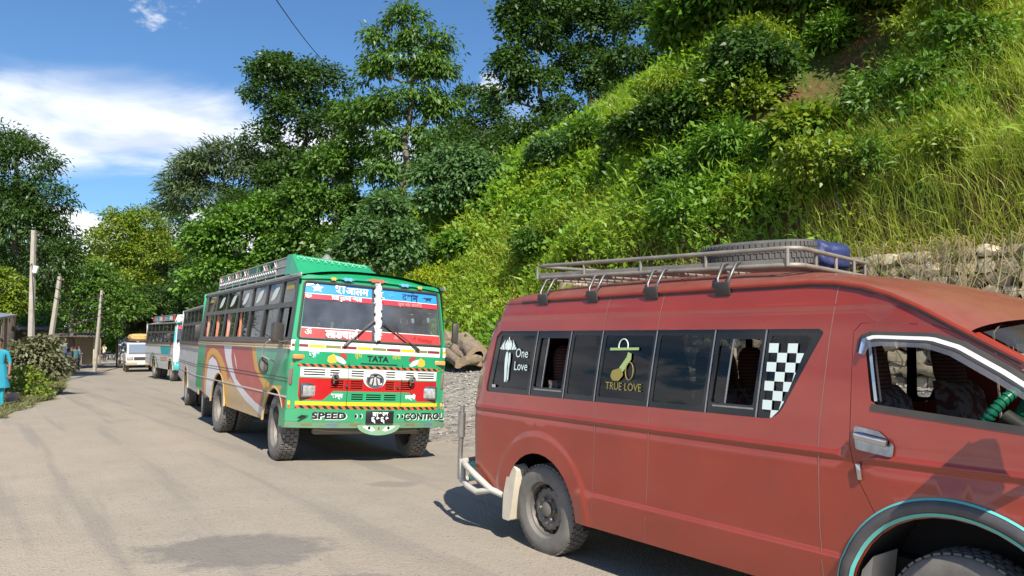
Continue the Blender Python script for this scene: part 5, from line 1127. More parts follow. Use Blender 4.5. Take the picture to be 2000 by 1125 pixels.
    # emblem
    Me = lambda off: basis(fpt(.02, 1.145, off), (0, 1, 0), (0, 0, 1))
    ring = lambda rx, rz, n=30: [(.02 + rx * cos(2 * pi * k / n), 1.148 + rz * sin(2 * pi * k / n)) for k in range(n)]
    front_patch([(.02 + .165 * cos(a), 1.165 + .13 * sin(a)) for a in np.linspace(0, 2 * pi, 31)[:-1]], 'emblem_disc', FWH, root, .004)
    em = MB(); em.tube([fpt(y, z, .016) for y, z in ring(.118, .083)], .013, 8, closed=True); em.build('emblem', CHROME, root, 50)
    front_patch(ring(.112, .078), 'emblem_plate', mat('emblem_grey', (.045, .045, .05), .4), root, .008)
    for P in ([(-.008, 1.075), (.048, 1.075), (.036, 1.12), (.034, 1.19), (.006, 1.19), (.004, 1.12)], [(-.02, 1.195), (-.085, 1.175), (-.055, 1.205), (-.01, 1.222), (-.002, 1.195)], [(.06, 1.195), (.125, 1.175), (.095, 1.205), (.05, 1.222), (.042, 1.195)], [(-.005, 1.18), (-.045, 1.165), (-.06, 1.09), (-.03, 1.08)], [(.045, 1.18), (.085, 1.165), (.10, 1.09), (.07, 1.08)]):
        front_patch(P if Vector((P[1][0] - P[0][0], P[1][1] - P[0][1], 0)).cross(Vector((P[2][0] - P[1][0], P[2][1] - P[1][1], 0))).z > 0 else P[::-1], 'emblem_bar', mat('emblem_silver', (.62, .62, .62), .3, .3), root, .014)
    LENS = mat('headlamp_lens', (.50, .51, .50), .12, .4, var=.5, vscale=22); AMB = mat('amber_lens', (.75, .30, .10), .2)
    for s in (-1, 1):
        h = MB().box(fpt(s * .835, .985, -.012), (.035, .315, .20), 0, (0, 0, s * R(-9)), .03).build('headlight', BLACKP, root, 40)
        MB().box(fpt(s * .835, .985, -.001), (.02, .285, .168), 0, (0, 0, s * R(-9)), .03).build('headlight_bezel', CHROME, h, 40); MB().box(fpt(s * .835, .985, .004), (.02, .25, .135), 0, (0, 0, s * R(-9)), .025).build('lens', LENS, h, 40)
        g = MB(); g.lathe([(.0, .05), (.035, .045), (.052, .02), (.052, 0), (.03, -.05), (.0, -.055)], 18, 0, Matrix.Translation(fpt(s * .555, 1.175, .06)) @ Matrix.Rotation(R(90), 4, 'Y')); g.tube([fpt(s * .555, 1.175, .03), fpt(s * .555, 1.09, .01)], .012, 6); g.build('fog_lamp', CHROME, root, 40)
        MB().box(fpt(s * 1.03, 1.42, .012), (.05, .155, .058), 0, (0, 0, s * R(-14)), .01).build('indicator', AMB, root, 40)
        MB().lathe([(0, .02), (.018, .018), (.024, 0)], 12, 0, Matrix.Translation(fpt(s * .37, 1.055, .004)) @ Matrix.Rotation(R(90), 4, 'Y')).build('panel_bolt', BLACKP, root, 40)
        MB().box((.625, s * 1.095, 1.16), (.05, .06, .22), 0, (0, 0, s * R(-40)), .012).build('side_lamp', mat('side_lamp', (.22, .13, .11), .25), root, 40)
    # bumper
    def bx(y): return .80 - .13 * (abs(y) / 1.15) ** 3.2
    bp = panel(rounded([(-1.15, .585), (1.15, .585), (1.15, .748), (-1.15, .748)], .02, 3), [], lambda y, z: (bx(y), y, z), (.1, .08), name='bumper', mats=GRN, parent=root)
    panel([(-1.15, .505), (1.15, .505), (1.15, .583), (-1.15, .583)], [], lambda y, z: (bx(y) - (.583 - z) * .35, y, z), (.1, .04), paints=[(rect(y, y + .14, .53, .565), k) for y, k in ((-.62, 1), (-.95, 2), (.5, 2), (.8, 1), (-.30, 2))], name='bumper_skirt', mats=[mat('worn_green', (.10, .33, .18), .6, var=.25, vscale=9, dust=.55), mat('worn_blue', (.08, .22, .40), .6, dust=.4), mat('worn_olive', (.20, .20, .05), .6, dust=.4)], parent=root)
    MB().grid(lambda y, x: (bx(y) - x, y, .749), np.linspace(-1.15, 1.15, 21), [0, .12]).build('bumper_top', GRN, root, 60)
    for s in (-1, 1): MB().add([(bx(1.15), s * 1.15, .505), (bx(1.15), s * 1.15, .748), (.40, s * 1.15, .748), (.40, s * 1.15, .505)], [(0, 1, 2, 3)]).build('bumper_end', GRN, root, 0)
    bM = lambda y, z, o: basis((bx(y) + o, y, z), Vector((bx(y + .1) - bx(y - .1), .2, 0)), (0, 0, 1))
    for t, y, w in (('SPEED', -.60, 1.22), ('CONTROL', .78, 1.0)):
        text(t, .118, 'lettering', INK, root, bM(y + .010, .656, .003), sx=w * 1.16, bold=.008); text(t, .118, 'lettering', BK, root, bM(y, .662, .0045), sx=w * 1.16, bold=.0055)
    for y in (-.24, -.17, .37, .44): 
        for m, o, r_ in ((INK, .003, .026), (BK, .0045, .021)): MB().add([(bx(y) + o, y + (.006 if m is INK else 0) + r_ * .8 * cos(a), .665 + r_ * 1.2 * sin(a)) for a in np.linspace(0, 2 * pi, 17)[:-1]], [tuple(range(16))]).build('painted_dot', m, bp, 0)
    pl = MB().box((.812, .10, .655), (.02, .40, .165), 0, None, .006).build('number_plate', mat('plate_black', (.014, .013, .016), .45), root, 40)
    text('बा१ख', .085, 'plate_lettering', INK, pl, basis((.8235, .10, .692), (0, 1, 0), (0, 0, 1)), bold=.002, sx=1.2); text('६१६१', .115, 'plate_lettering', INK, pl, basis((.8235, .10, .618), (0, 1, 0), (0, 0, 1)), bold=.003, sx=1.05)
    cr = MB(); cr.add([(.766, y, z) for y, z in ((-1.02, .64), (-.96, .675), (-.86, .665), (-.92, .645), (-.99, .625))], [tuple(range(5))]); cr.build('painted_bird', BK, bp, 0)
    def half(r, zs): return [(.10 + r * cos(a), .545 + zs * sin(a)) for a in np.linspace(pi, 2 * pi, 19)]
    mk = MB().prism(half(.31, .135), .775, .80, 'yz'); mo = mk.build('painted_mask', mat('mask_green', (.16, .36, .21), .6, var=.15, dust=.3), root, 0)
    for s in (-1, 1):
        E_ = [(.10 + s * y, z) for y, z in ((.05, .475), (.10, .525), (.20, .538), (.24, .53), (.18, .49), (.10, .462))]; MB().add([(.8035, y, z) for y, z in E_], [tuple(range(6))]).build('mask_eye', INK, mo, 0); MB().add([(.8045, .10 + s * .14 + .022 * cos(a), .508 + .022 * sin(a)) for a in np.linspace(0, 2 * pi, 13)[:-1]], [tuple(range(12))]).build('mask_pupil', BK, mo, 0)
    MB().add([(.8035, .10, .535), (.8035, .085, .50), (.8035, .10, .48), (.8035, .115, .50)], [(0, 1, 2, 3)]).build('mask_mark', FRED, mo, 0)
    MB().box((.60, 0, .46), (.10, 1.5, .10), 0, None, .02).build('cross_member', mat('dusty_steel', (.20, .17, .13), .8), root, 30)
    # mirrors
    mm = MB(); mm.box((.45, -1.27, 1.72), (.10, .16, .26), 0, (0, 0, R(18)), .03); mm.tube([(.52, -1.10, 1.62), (.50, -1.25, 1.60), (.47, -1.27, 1.66)], .012, 6); mm.build('wing_mirror', BLACKP, root, 40)
    mm = MB(); mm.tube([(.30, -1.15, 1.58), (.22, -1.30, 1.62), (.10, -1.34, 1.55), (.06, -1.34, 1.40), (.16, -1.20, 1.33)], .010, 6); mm.build('mirror_arm', ALU, root, 40)
    mm = MB(); mm.lathe([(0, .03), (.05, .025), (.068, 0), (.05, -.02), (0, -.025)], 16, 0, Matrix.Translation((.0, -1.30, 1.27)) @ Matrix.Rotation(R(70), 4, 'Y') @ Matrix.Diagonal((1.9, 1.0, 1, 1))); mm.build('wing_mirror', BLACKP, root, 40)
    mm = MB(); mm.box((.50, 1.34, 1.87), (.06, .10, .30), 0, (0, 0, R(-10)), .025); mm.tube([(.56, 1.08, 2.02), (.54, 1.24, 2.06), (.50, 1.33, 2.0)], .010, 6); mm.tube([(.56, 1.10, 1.66), (.54, 1.26, 1.66), (.50, 1.33, 1.74)], .010, 6); mm.build('wing_mirror', BLACKP, root, 40)
    MB().box((.50, 0, 1.52), (.30, 2.0, .20), 0, None, .05).build('dashboard', mat('bus_dash', (.10, .095, .09), .7), root, 40)
    MB().tube([(.34 + .10 * cos(a), -.45 + .24 * sin(a), 1.62 + .20 * cos(a)) for a in np.linspace(0, 2 * pi, 25)[:-1]], .018, 8, closed=True).build('steering_wheel', BLACKP, root, 50)
    # roof rack with its green fairing
    fa = [(-1.02, 2.56), (.15, 2.62), (.12, 2.80), (-1.0, 2.845)]
    f0 = MB().prism(fa, -.34, -.10, 'yz').build('rack_fairing', GRN, root, 30)
    fb = MB(); fb.add([(-.10, -1.02, 2.555), (-.10, .16, 2.62), (.28, .14, 2.62), (.28, -.98, 2.52), (-.095, .12, 2.80), (-.095, -1.0, 2.845)], [(3, 2, 4, 5), (3, 5, 0), (2, 1, 4)]); fb.build('rack_fairing_slope', GRN, f0, 0)
    r = np.random.default_rng(8); sc = MB()
    for k in range(20):
        t = k / 20; c = Vector((.0, -.94 + 1.02 * t, 2.79 - .03 * t)); n = Vector((.65, 0, .75)).normalized()
        sc.tube([c + Vector((.03 * cos(a) + .008, .026 * sin(a) * (1 if k % 2 else -1) + .004 * a, -.022 * cos(a))) + n * .004 for a in np.linspace(0, 4.5, 8)], .0035, 4)
    sc.build('painted_scroll', mat('scroll_mint', (.45, .72, .55), .6), f0, 0)
    MB().lathe([(.0, .09), (.03, .08), (.10, .0)], 10, 0, Matrix.Translation((-.25, -.45, 2.83))).build('roof_vent', ALU, root, 40)
    RG = mat('rack_grey', (.25, .26, .25), .6, var=.2, dust=.2)
    for y in (-.98, .13):
        for z in (2.595, 2.70, 2.82): MB().tube([(-.35, y, z), (-4.95, y, z)], .014, 6).build('rack_rail', RG, root, 50)
        for x in np.arange(-.36, -5.0, -.575): MB().tube([(x, y, 2.53), (x, y, 2.82)], .013, 6).build('rack_post', RG, root, 50)
        MB().box((-.62, y, 2.71), (.46, .012, .24), 0).build('rack_panel', RG, root, 0); MB().box((-2.35, y, 2.76), (.62, .012, .13), 0).build('rack_panel', mat('rack_green', (.015, .11, .06), .5), root, 0)
        for i, x in enumerate(np.arange(-.95, -4.9, -.16)):
            if -2.66 < x < -2.04: continue
            col = (FWH, mat('rack_black', (.03, .03, .03), .6), mat('rack_leaf', (.03, .25, .12), .6), mat('rack_rose', (.45, .2, .18), .6))[i % 4]; q = MB(); q.tube([(x, y, 2.71), (x - .14, y, 2.81)], .010, 4); q.tube([(x, y, 2.81), (x - .14, y, 2.71)], .010, 4); q.build('rack_lattice', col, root, 0)
        for x in np.arange(-.95, -4.9, -.13): MB().tube([(x, y - .004, 2.65), (x - .05, y - .004, 2.68), (x - .10, y - .004, 2.65)], .012, 4).build('rack_scallop', FWH, root, 0)
        MB().box((-2.7, y + .004, 2.64), (4.5, .006, .07), 0).build('rack_panel', RG, root, 0)
    MB().box((-2.65, -.42, 2.62), (4.6, 1.1, .03), 0).build('rack_floor', RG, root, 0)
    return root
green_bus()

def plain_bus(loc, rot, label, base, roof, sp, spm, front, screen, nm='bus', rackcol=None, vis=None):
    root = empty(nm, loc, rot); tag(root, label, 'bus')
    bus_shell(root, base, roof, sp, spm, detail=1, curtains=False)
    WSH = rounded([(-1.05, 1.665), (1.05, 1.665), (.98, 2.425), (-.98, 2.425)], .05, 3)
    panel(rounded([(-1.13, .745), (1.13, .745), (1.13, 1.62), (1.02, 2.52), (-1.02, 2.52), (-1.13, 1.62)], [0, 0, 0, .12, .12, 0], 4), [WSH], FM, (.2, .12), paints=front[1], name='front_panel', mats=front[0], parent=root, rim=.02)
    panel(WSH, [], lambda y, z: fpt(y, z, -.012), (.3, .25), name='windscreen', mats=BWS, parent=root)
    MB().tube([fpt(0, 1.67, 0), fpt(0, 2.42, 0)], .02, 6).build('windscreen_divider', WHITEP, root, 50)
    front_patch([(-.98, 2.24), (.98, 2.24), (.97, 2.40), (-.97, 2.40)], 'banner', screen, root, .0)
    for s in (-1, 1):
        MB().grid(lambda a, z: (.56 + .10 * sin(a) if z < 1.64 else .56 + .10 * sin(a) - .16 * (z - 1.64), s * (bw(z) - .10 + .10 * cos(a)), z), np.linspace(0, pi / 2, 5), [.50, 1.0, 1.62, 2.0, 2.50]).build('corner_pillar', front[0][0], root, 60)
        MB().box(fpt(s * .8, .98, .012), (.03, .30, .19), 0, (0, 0, s * R(-9)), .02).build('headlight', MATS['headlamp_lens'], root, 40)
        mm = MB(); mm.box((.50, s * 1.30, 1.90), (.06, .14, .28), 0, None, .02); mm.tube([(.56, s * 1.08, 2.05), (.50, s * 1.30, 2.04)], .012, 6); mm.build('wing_mirror', BLACKP, root, 40)
    MB().grid(lambda x, t: (x - .10 * abs(t) ** 3, (bw(2.5) + .03) * t, 2.47 + .17 * (1 - abs(t) ** 2.2) * (1 - .55 * float(sst(.30, .70, x)))), np.linspace(.30, .70, 4), np.linspace(-1, 1, 13)).build('roof_visor', vis or roof, root, 60)
    for k in range(4): MB().box(fpt(0, 1.0 + k * .06, .006), (.02, .9, .02), 0).build('grille_slat', BLACKP, root, 0)
    MB().box((.76, 0, .63), (.10, 2.26, .24), 0, None, .03).build('bumper', front[2], root, 40)
    MB().box((.825, 0, .64), (.01, .36, .14), 0).build('number_plate', mat('plate_black', (.014, .013, .016), .45), root, 0)
    if rackcol:
        for y in (-.98, .98):
            for z in (2.62, 2.84): MB().tube([(.10, y, z), (-4.5, y, z)], .02, 6).build('rack_rail', ALU, root, 50)
            for i, x in enumerate(np.arange(.05, -4.4, -.55)): MB().box((x - .25, y, 2.73), (.50, .02, .18), 0).build('rack_panel', rackcol[i % len(rackcol)], root, 0)
        MB().prism([(-1.0, 2.54), (1.0, 2.54), (.9, 2.86), (-.9, 2.86)], .10, .22, 'yz').build('rack_fairing', WHITEP, root, 30)
        MB().box((-2.2, 0, 2.64), (4.6, 1.9, .03), 0).build('rack_floor', ALU, root, 0)
    return root
bz = lambda x, y: Hxy(x, y) + .018
GREYB = mat('bus_grey_silver', (.50, .50, .48), .45, var=.12, dust=.5, dustz=(.35, 1.6)); LGREY = mat('bus_pale_grey', (.62, .62, .60), .45, dust=.4)
sw1 = [(-4.9, .5), (-4.9, 1.2), (-4.4, 1.48), (-3.6, 1.35), (-3.0, .9), (-2.6, .5)]; sw2 = [(-4.7, .5), (-4.7, 1.15), (-4.3, 1.36), (-3.7, 1.25), (-3.2, .85), (-2.9, .5)]
o2 = Vector((-2.345, 11.129, 0)) + Matrix.Rotation(R(-57.85), 3, 'Z') @ Vector((-7.25, .42, 0))
plain_bus((o2.x, o2.y, bz(o2.x, o2.y) - .02), (R(-1.5), 0, R(-62)), 'dusty grey bus close behind the green bus, mostly hidden', GREYB, LGREY, [(sw1, 1), (sw2, 2)], [LGREY, GREYB], ([LGREY], [], GREYB), mat('banner_blue', (.03, .28, .62), .5))
TQ = mat('bus_turquoise', (.02, .40, .42), .35, dust=.2, dustz=(.4, 1.2)); BW_ = mat('bus_white_body', (.58, .59, .58), .4, var=.06, dust=.35, dustz=(.35, 1.4)); TQD = mat('bus_dull_teal', (.16, .30, .30), .45, dust=.45); PEACH = mat('bus_peach', (.48, .28, .20), .45, dust=.4)
b3s = [([(-2.2, 1.5), (-.1, 1.5), (-.35, 1.15), (-1.9, 1.12)], 1), ([(-4.6, .5), (-4.6, 1.0), (-3.9, 1.2), (-2.9, .95), (-2.5, .5)], 2), ([(-2.2, 1.0), (-.6, 1.05), (-.6, .85), (-2.0, .80)], 3)]
b3f = [(rect(-1.13, 1.13, .745, .86), 1), (rect(-.6, .6, .95, 1.12), 2), ([(-1.13, 1.66), (-1.05, 1.66), (-.98, 2.5), (-1.13, 2.5)], 1), (rect(-1.13, 1.13, 2.43, 2.6), 1)]
plain_bus((-13.68, 33.57, -.265), (0, 0, R(-55)), 'white and turquoise bus further back in the queue', BW_, WHITEP, b3s, [TQ, TQD, PEACH], ([BW_, TQ, mat('front_red_panel', (.55, .05, .05), .4)], b3f, TQ), mat('banner_red', (.55, .035, .06), .5), rackcol=[mat('rack_red', (.55, .06, .05), .5), WHITEP, mat('rack_teal', (.05, .35, .35), .5), mat('rack_grey2', (.3, .32, .32), .5)], vis=TQ)
# ------------------------------------------------------------------ stone retaining wall with hanging dry vines
rw = np.random.default_rng(33)
def stone_mesh(seed, m):
    r = np.random.default_rng(seed); bm = bmesh.new(); bmesh.ops.create_cube(bm, size=1); bmesh.ops.subdivide_edges(bm, edges=bm.edges[:], cuts=1, use_grid_fill=True)
    for v in bm.verts:
        p = v.co; q = p.normalized() * .62; v.co = p.lerp(q, .62) * 1.0 + Vector(r.normal(size=3)) * .055
    me = bpy.data.meshes.new('stone'); bm.to_mesh(me); bm.free(); me.materials.append(m); me.polygons.foreach_set('use_smooth', [True] * len(me.polygons)); me.set_sharp_from_angle(angle=R(38)); return me
STN = mat('wall_stone', (.44, .36, .235), .9, var=.30, vscale=5, bump=.6, bscale=25, coords='Generated')
STN2 = mat('wall_stone_pale', (.58, .49, .345), .9, var=.25, vscale=5, bump=.6, bscale=25, coords='Generated'); STN3 = mat('wall_stone_dark', (.29, .235, .16), .9, var=.3, vscale=5, bump=.6, bscale=25, coords='Generated')
SM = [stone_mesh(100 + k, (STN, STN2, STN3)[k % 3]) for k in range(9)]
wroot = empty('retaining_wall', (*xy_of(7, 11.8), .9)); tag(wroot, 'rough stone retaining wall at the foot of the bank behind the van', 'wall')
def to_wall(u, v, z): x, y = xy_of(u, v); return Vector((x, y, z)) - wroot.location
core = MB(); U_ = np.arange(-6, 14.7, .8)
core.grid(lambda u, k: to_wall(u, 11.88 if k < 2 else 12.45, (.5, 2.80, 2.86)[int(k)]), U_, [0, 1, 2]); core.build('wall_core', mat('wall_mortar', (.10, .09, .07), .95, var=.3), wroot, 0)
ang = atan2(-EU[1], -EU[0]); far_mb = MB(); cnt = 0
z = .72; row = 0
while z < 2.82:
    hgt = rw.uniform(.15, .22); u = -5.5 + rw.uniform(0, .2)
    while u < 14.3:
        wd = rw.uniform(.18, .34); c = to_wall(u + wd / 2, 11.80 + rw.uniform(-.035, .035), z + hgt / 2); k = rw.integers(9)
        rot = (rw.normal() * .12, rw.normal() * .14, ang + rw.normal() * .1); scl = (wd * 1.04, rw.uniform(.22, .32), hgt * 1.08)
        if 3.0 < u < 10.2 and cnt < 300 and z > .9: link('stone', SM[k], wroot, c, rot, scl); cnt += 1
        else:
            M = Matrix.LocRotScale(c, Euler(rot), Vector(scl)); me = SM[k]; far_mb.add([v.co for v in me.vertices], [tuple(p.vertices) for p in me.polygons], int(k % 3), M)
        u += wd + .012
    z += hgt + .008
fo = far_mb.build('stone', [STN, STN2, STN3], wroot, 38, recalc=False); fo['kind'] = 'stuff'
wm = MB()
for u in np.arange(-5, 14.4, .5): wm.tube([to_wall(u, 11.655, .75), to_wall(u + .05, 11.65, 1.8), to_wall(u, 11.66, 2.84)], .005, 3, caps=False)
for zz in (1.3, 1.8, 2.3, 2.8): wm.tube([to_wall(u, 11.655 + .01 * sin(u * 3), zz + .02 * sin(u * 2)) for u in np.arange(-5, 14.4, .7)], .005, 3, caps=False)
wo_ = wm.build('gabion_wire', mat('rusty_wire', (.12, .09, .07), .8), wroot, 0); wo_['kind'] = 'stuff'
def vines(n, L0, m, label, up=.12):
    u = rw.uniform(-4, 14.3, n); cl_ = np.sin(u * 2.7) + np.sin(u * 5.9 + 1) * .7; keep = rw.uniform(-1.6, 1.6, n) < cl_ + .2; u = u[keep]; n = len(u)
    x, y = xy_of(u, 12.1 + rw.uniform(-.15, .25, n)); P = np.stack([x, y, np.full(n, 2.86) + rw.uniform(-.1, .25, n)], 1); out = np.array([-EV[0], -EV[1], 0.])
    side = np.array([EU[0], EU[1], 0.]); L = L0 * rw.uniform(.3, 1.5, n) ** 1.3; w = rw.uniform(.003, .009, n); Q = []
    p1 = P + out * rw.uniform(.35, .55, n)[:, None] + np.array([0, 0, 1]) * rw.uniform(0, up, n)[:, None] + side * rw.normal(size=(n, 1)) * .1
    pts = [P, p1]
    for k in range(3): pts.append(pts[-1] - np.array([0, 0, 1]) * (L / 3)[:, None] + side * rw.normal(size=(n, 1)) * .09 * (1 + k) + out * rw.normal(size=(n, 1)) * .03)
    for a, b in zip(pts[:-1], pts[1:]): s_ = side * w[:, None]; Q.append(np.stack([a - s_, a + s_, b + s_ * .7, b - s_ * .7], 1))
    tag(link('dry_vines', quads_mesh('dry_vines', np.concatenate(Q), m)), label, 'vines', kind='stuff')
vines(3800, .9, leafmat('vine_straw', (.48, .40, .22), (.68, .57, .36), .3, .01), 'pale dry vines hanging down over the stone wall')
vines(1500, .5, leafmat('vine_green', (.12, .16, .04), (.22, .24, .07), .3, .02), 'thin green stalks spilling over the wall top')

# ------------------------------------------------------------------ gravel and logs on the shoulder
def pebbles(n, name, label, m, u0, u1, v0, v1, s0, s1, pw=1.0):
    u = rw.uniform(u0, u1, n); v = v0 + (v1 - v0) * rw.uniform(0, 1, n) ** pw; x, y = xy_of(u, v); zz = height(x, y); s = s0 + (s1 - s0) * rw.uniform(0, 1, n) ** 4
    base = np.array([(1, 0, 0), (-1, 0, 0), (0, 1, 0), (0, -1, 0), (0, 0, 1), (0, 0, -1.)]); F = np.array([(0, 2, 4), (2, 1, 4), (1, 3, 4), (3, 0, 4), (2, 0, 5), (1, 2, 5), (3, 1, 5), (0, 3, 5)])
    V_ = base[None] * rw.uniform(.6, 1.3, (n, 6, 1)) * np.array([1, 1, .7]) + rw.normal(size=(n, 6, 3)) * .15; an = rw.uniform(0, 6.28, n); c, s_ = np.cos(an)[:, None], np.sin(an)[:, None]
    V_ = np.stack([V_[..., 0] * c - V_[..., 1] * s_, V_[..., 0] * s_ + V_[..., 1] * c, V_[..., 2]], -1) * s[:, None, None] + np.stack([x, y, zz + s * .3], 1)[:, None]
    me = bpy.data.meshes.new(name); FF = (F[None] + (np.arange(n) * 6)[:, None, None]).reshape(-1, 3); me.from_pydata(V_.reshape(-1, 3).tolist(), [], FF.tolist()); me.materials.append(m); tag(link(name, me), label, 'gravel', kind='stuff')
pebbles(14000, 'gravel', 'loose pale gravel and broken stones on the shoulder below the logs', mat('gravel_stone', (.30, .28, .25), .9, island=.4, coords='Generated'), 5, 26, 6.6, 11.6, .008, .05, .7)
pebbles(2600, 'gravel', 'small loose chippings scattered over the road surface', mat('road_chipping', (.24, .225, .20), .9, island=.4, coords='Generated'), 1, 26, -2.5, 6.5, .006, .022)
LOGB = mat('log_bark', (.235, .18, .125), .9, var=.35, vscale=7, bump=.7, bscale=16); LOGE = mat('log_end', (.30, .22, .14), .85, var=.25, vscale=14); LOGH = mat('log_hollow', (.05, .035, .025), .95)
def log(a, b, r, label, hollow=False, seed=0):
    r *= .86; a = Vector(a); b = Vector(b); rr = np.random.default_rng(seed); mb = MB(); n = 18; K = 7; d = (b - a); ax, bx_ = frame_from(d)
    ringr = lambda k, i: r * (1 + .06 * sin(i * 2 * pi / n * 3 + seed) + .05 * sin(i * 2 * pi / n * 7 + k) + .06 * rr.normal())
    vs = [d * (k / (K - 1)) + (ax * cos(2 * pi * i / n) + bx_ * sin(2 * pi * i / n)) * ringr(k, i) * (1 - .06 * k / K) for k in range(K) for i in range(n)]
    mb.add(vs, [(k * n + i, k * n + (i + 1) % n, (k + 1) * n + (i + 1) % n, (k + 1) * n + i) for k in range(K - 1) for i in range(n)])
    root = link('log', mb.mesh('log', LOGB, 45), None, a); tag(root, label, 'log', 'felled logs piled on the gravel')
    e0 = vs[:n]; e1 = vs[-n:]
    MB().add(e0, [tuple(range(n))]).build('sawn_end', LOGE, root, 0); en = MB()
    if hollow:
        en.add(e1 + [d + (p - d) * .5 for p in e1] + [d * .75 + (p - d) * .45 for p in e1], [(i, (i + 1) % n, n + (i + 1) % n, n + i) for i in range(n)]); en.add([d + (p - d) * .5 for p in e1] + [d * .75 + (p - d) * .45 for p in e1], [(i, (i + 1) % n, n + (i + 1) % n, n + i) for i in range(n)] + [tuple(range(n, 2 * n))], 1)
    else: en.add(e1, [tuple(range(n))])
    en.build('sawn_end', [LOGE, LOGH], root, 0)
def lg(p, q, d0, d1): a = PX(*p, d0 - 1.2); b = PX(*q, d1 - 1.2); return a, b
log(*lg((905, 668), (934, 696), 24.0, 22.2), .36, 'thick hollow ended log lying on top of the log pile', True, 1)
log(*lg((866, 660), (893, 664), 24.0, 24.4), .24, 'short stout log at the bus end of the pile', False, 2)
log(*lg((868, 672), (912, 700), 24.2, 22.6), .19, 'log slanting down beneath the hollow one', False, 3)
log(*lg((864, 684), (898, 710), 23.6, 22.2), .17, 'slim log slanting down closest to the bus', False, 4)
log(*lg((905, 705), (948, 700), 21.8, 22.6), .15, 'pale split log lying across the foot of the pile', False, 5)
log(*lg((893, 668), (925, 676), 25.2, 25.0), .22, 'grey log at the back of the pile behind the hollow one', False, 6)
log(*lg((940, 672), (985, 680), 24.2, 24.0), .2, 'log reaching behind the tail of the red van', False, 7)

# ------------------------------------------------------------------ poles and wires
CONC = mat('pole_concrete', (.38, .345, .29), .85, var=.2, vscale=5, bump=.3, bscale=20); CONC2 = mat('old_concrete', (.34, .32, .25), .9, var=.3, vscale=4, bump=.4, bscale=15)
WIRE = mat('cable_black', (.02, .02, .022), .6)
def pole(label, base_px, top_px, d, r0, r1, extra=True):
    b = PX(*base_px, d); t = PX(*top_px, d); b.z = Hxy(b.x, b.y) - .1; f = (PX(*base_px, d) - t); k = (b.z - t.z) / f.z; b.x = t.x + f.x * k
    root = empty('utility_pole', b); tag(root, label, 'pole', 'roadside utility poles'); h = t - b
    mb = MB(); ax, by = frame_from(h); vs = []
    for k in range(7):
        rr = r0 + (r1 - r0) * k / 6; c = h * (k / 6)
        for i, (p, q) in enumerate(((-1, -.75), (-.75, -1), (.75, -1), (1, -.75), (1, .75), (.75, 1), (-.75, 1), (-1, .75))): vs.append(c + ax * p * rr + by * q * rr * .8)
    mb.add(vs, [(k * 8 + i, k * 8 + (i + 1) % 8, k * 8 + 8 + (i + 1) % 8, k * 8 + 8 + i) for k in range(6) for i in range(8)] + [tuple(range(48, 56))]); mb.build('shaft', CONC, root, 30)
    if extra:
        for z, w in ((.97, .28), (.90, .22)):
            c = h * z; MB().tube([c - ax * w * .2, c + ax * w], .02, 6).build('bracket', STEEL, root, 50)
            MB().lathe([(0, .06), (.03, .05), (.045, .02), (.03, -.02), (0, -.03)], 10, 0, Matrix.Translation(c + ax * w)).build('insulator', mat('insulator', (.30, .18, .12), .3), root, 50)
        MB().tube([h * .15 + ax * r0 * 1.05, h * .5 + ax * r0 * 1.1, h * .8 + ax * r0 * .9], .018, 6).build('down_cable', WIRE, root, 50)
    return b, t
b1, t1 = pole('tall straight concrete pole nearest the camera behind the roadside bush', (60, 690), (66, 450), 28, .11, .08)
c1 = PX(72, 527, 28); MB().box((0, 0, 0), (.16, .12, .26), 0, (0, R(12), 0), .01).build('lamp_box', WHITEP, bpy.data.objects['utility_pole'], 30, tuple(c1 - b1 + Vector((.05, -.15, 0))))
b2, t2 = pole('concrete pole leaning sharply over the tea stall', (94, 700), (117, 540), 33, .115, .08)
b3, t3 = pole('slightly leaning pole wrapped in cables at the road bend', (187, 700), (199, 567), 48, .115, .08)
b4, t4 = pole('thin distant pole rising behind the turquoise bus', (306, 640), (314, 598), 95, .18, .12, False)
ORD = ['topmost', 'second', 'third', 'fourth', 'lowest']
def wire(a, b, sag, r=.012, label='black overhead cable'):
    a = Vector(a); b = Vector(b); P = [a.lerp(b, k / 14) - Vector((0, 0, sag * 4 * (k / 14) * (1 - k / 14))) for k in range(15)]
    o = MB().tube([p - a for p in P], r, 4).build('overhead_cable', WIRE, None, 0, tuple(a)); tag(o, label, 'cable', 'overhead cables')
wire(PX(500, -60, 15), PX(690, 165, 34), .4, .014, 'single cable crossing the open blue sky')
for k in range(3): wire(t1 + Vector((.1 * k, 0, -.3 - .5 * k)), t2 + Vector((.1, 0, -.2 - .4 * k)), .35, .020, ORD[(0, 1, 4)[k]] + ' cable strung between the two nearest poles')
for k in range(4): wire(t2 + Vector((0, 0, -.2 - .4 * k)), t3 + Vector((0, 0, -.3 - .4 * k)), .5, .022, ORD[(0, 1, 2, 4)[k]] + ' cable strung from the leaning pole to the pole at the bend')
for k in range(5): wire(t3 + Vector((0, 0, -.4 - .45 * k)), t4 + Vector((0, 0, -.2 - .3 * k)), .7, .024, ORD[k] + ' cable sagging from the pole at the bend across the dark trees')
for k in range(2): wire(t4 + Vector((0, 0, -.1)), PX(745 - 10 * k, 392 + 14 * k, 38), .8, .020, ('upper', 'lower')[k] + ' cable rising to the trees above the green bus')
wire(t1 + Vector((0, 0, -1.2)), PX(-60, 590, 20), .3, .016, 'slack cable running off from the nearest pole')

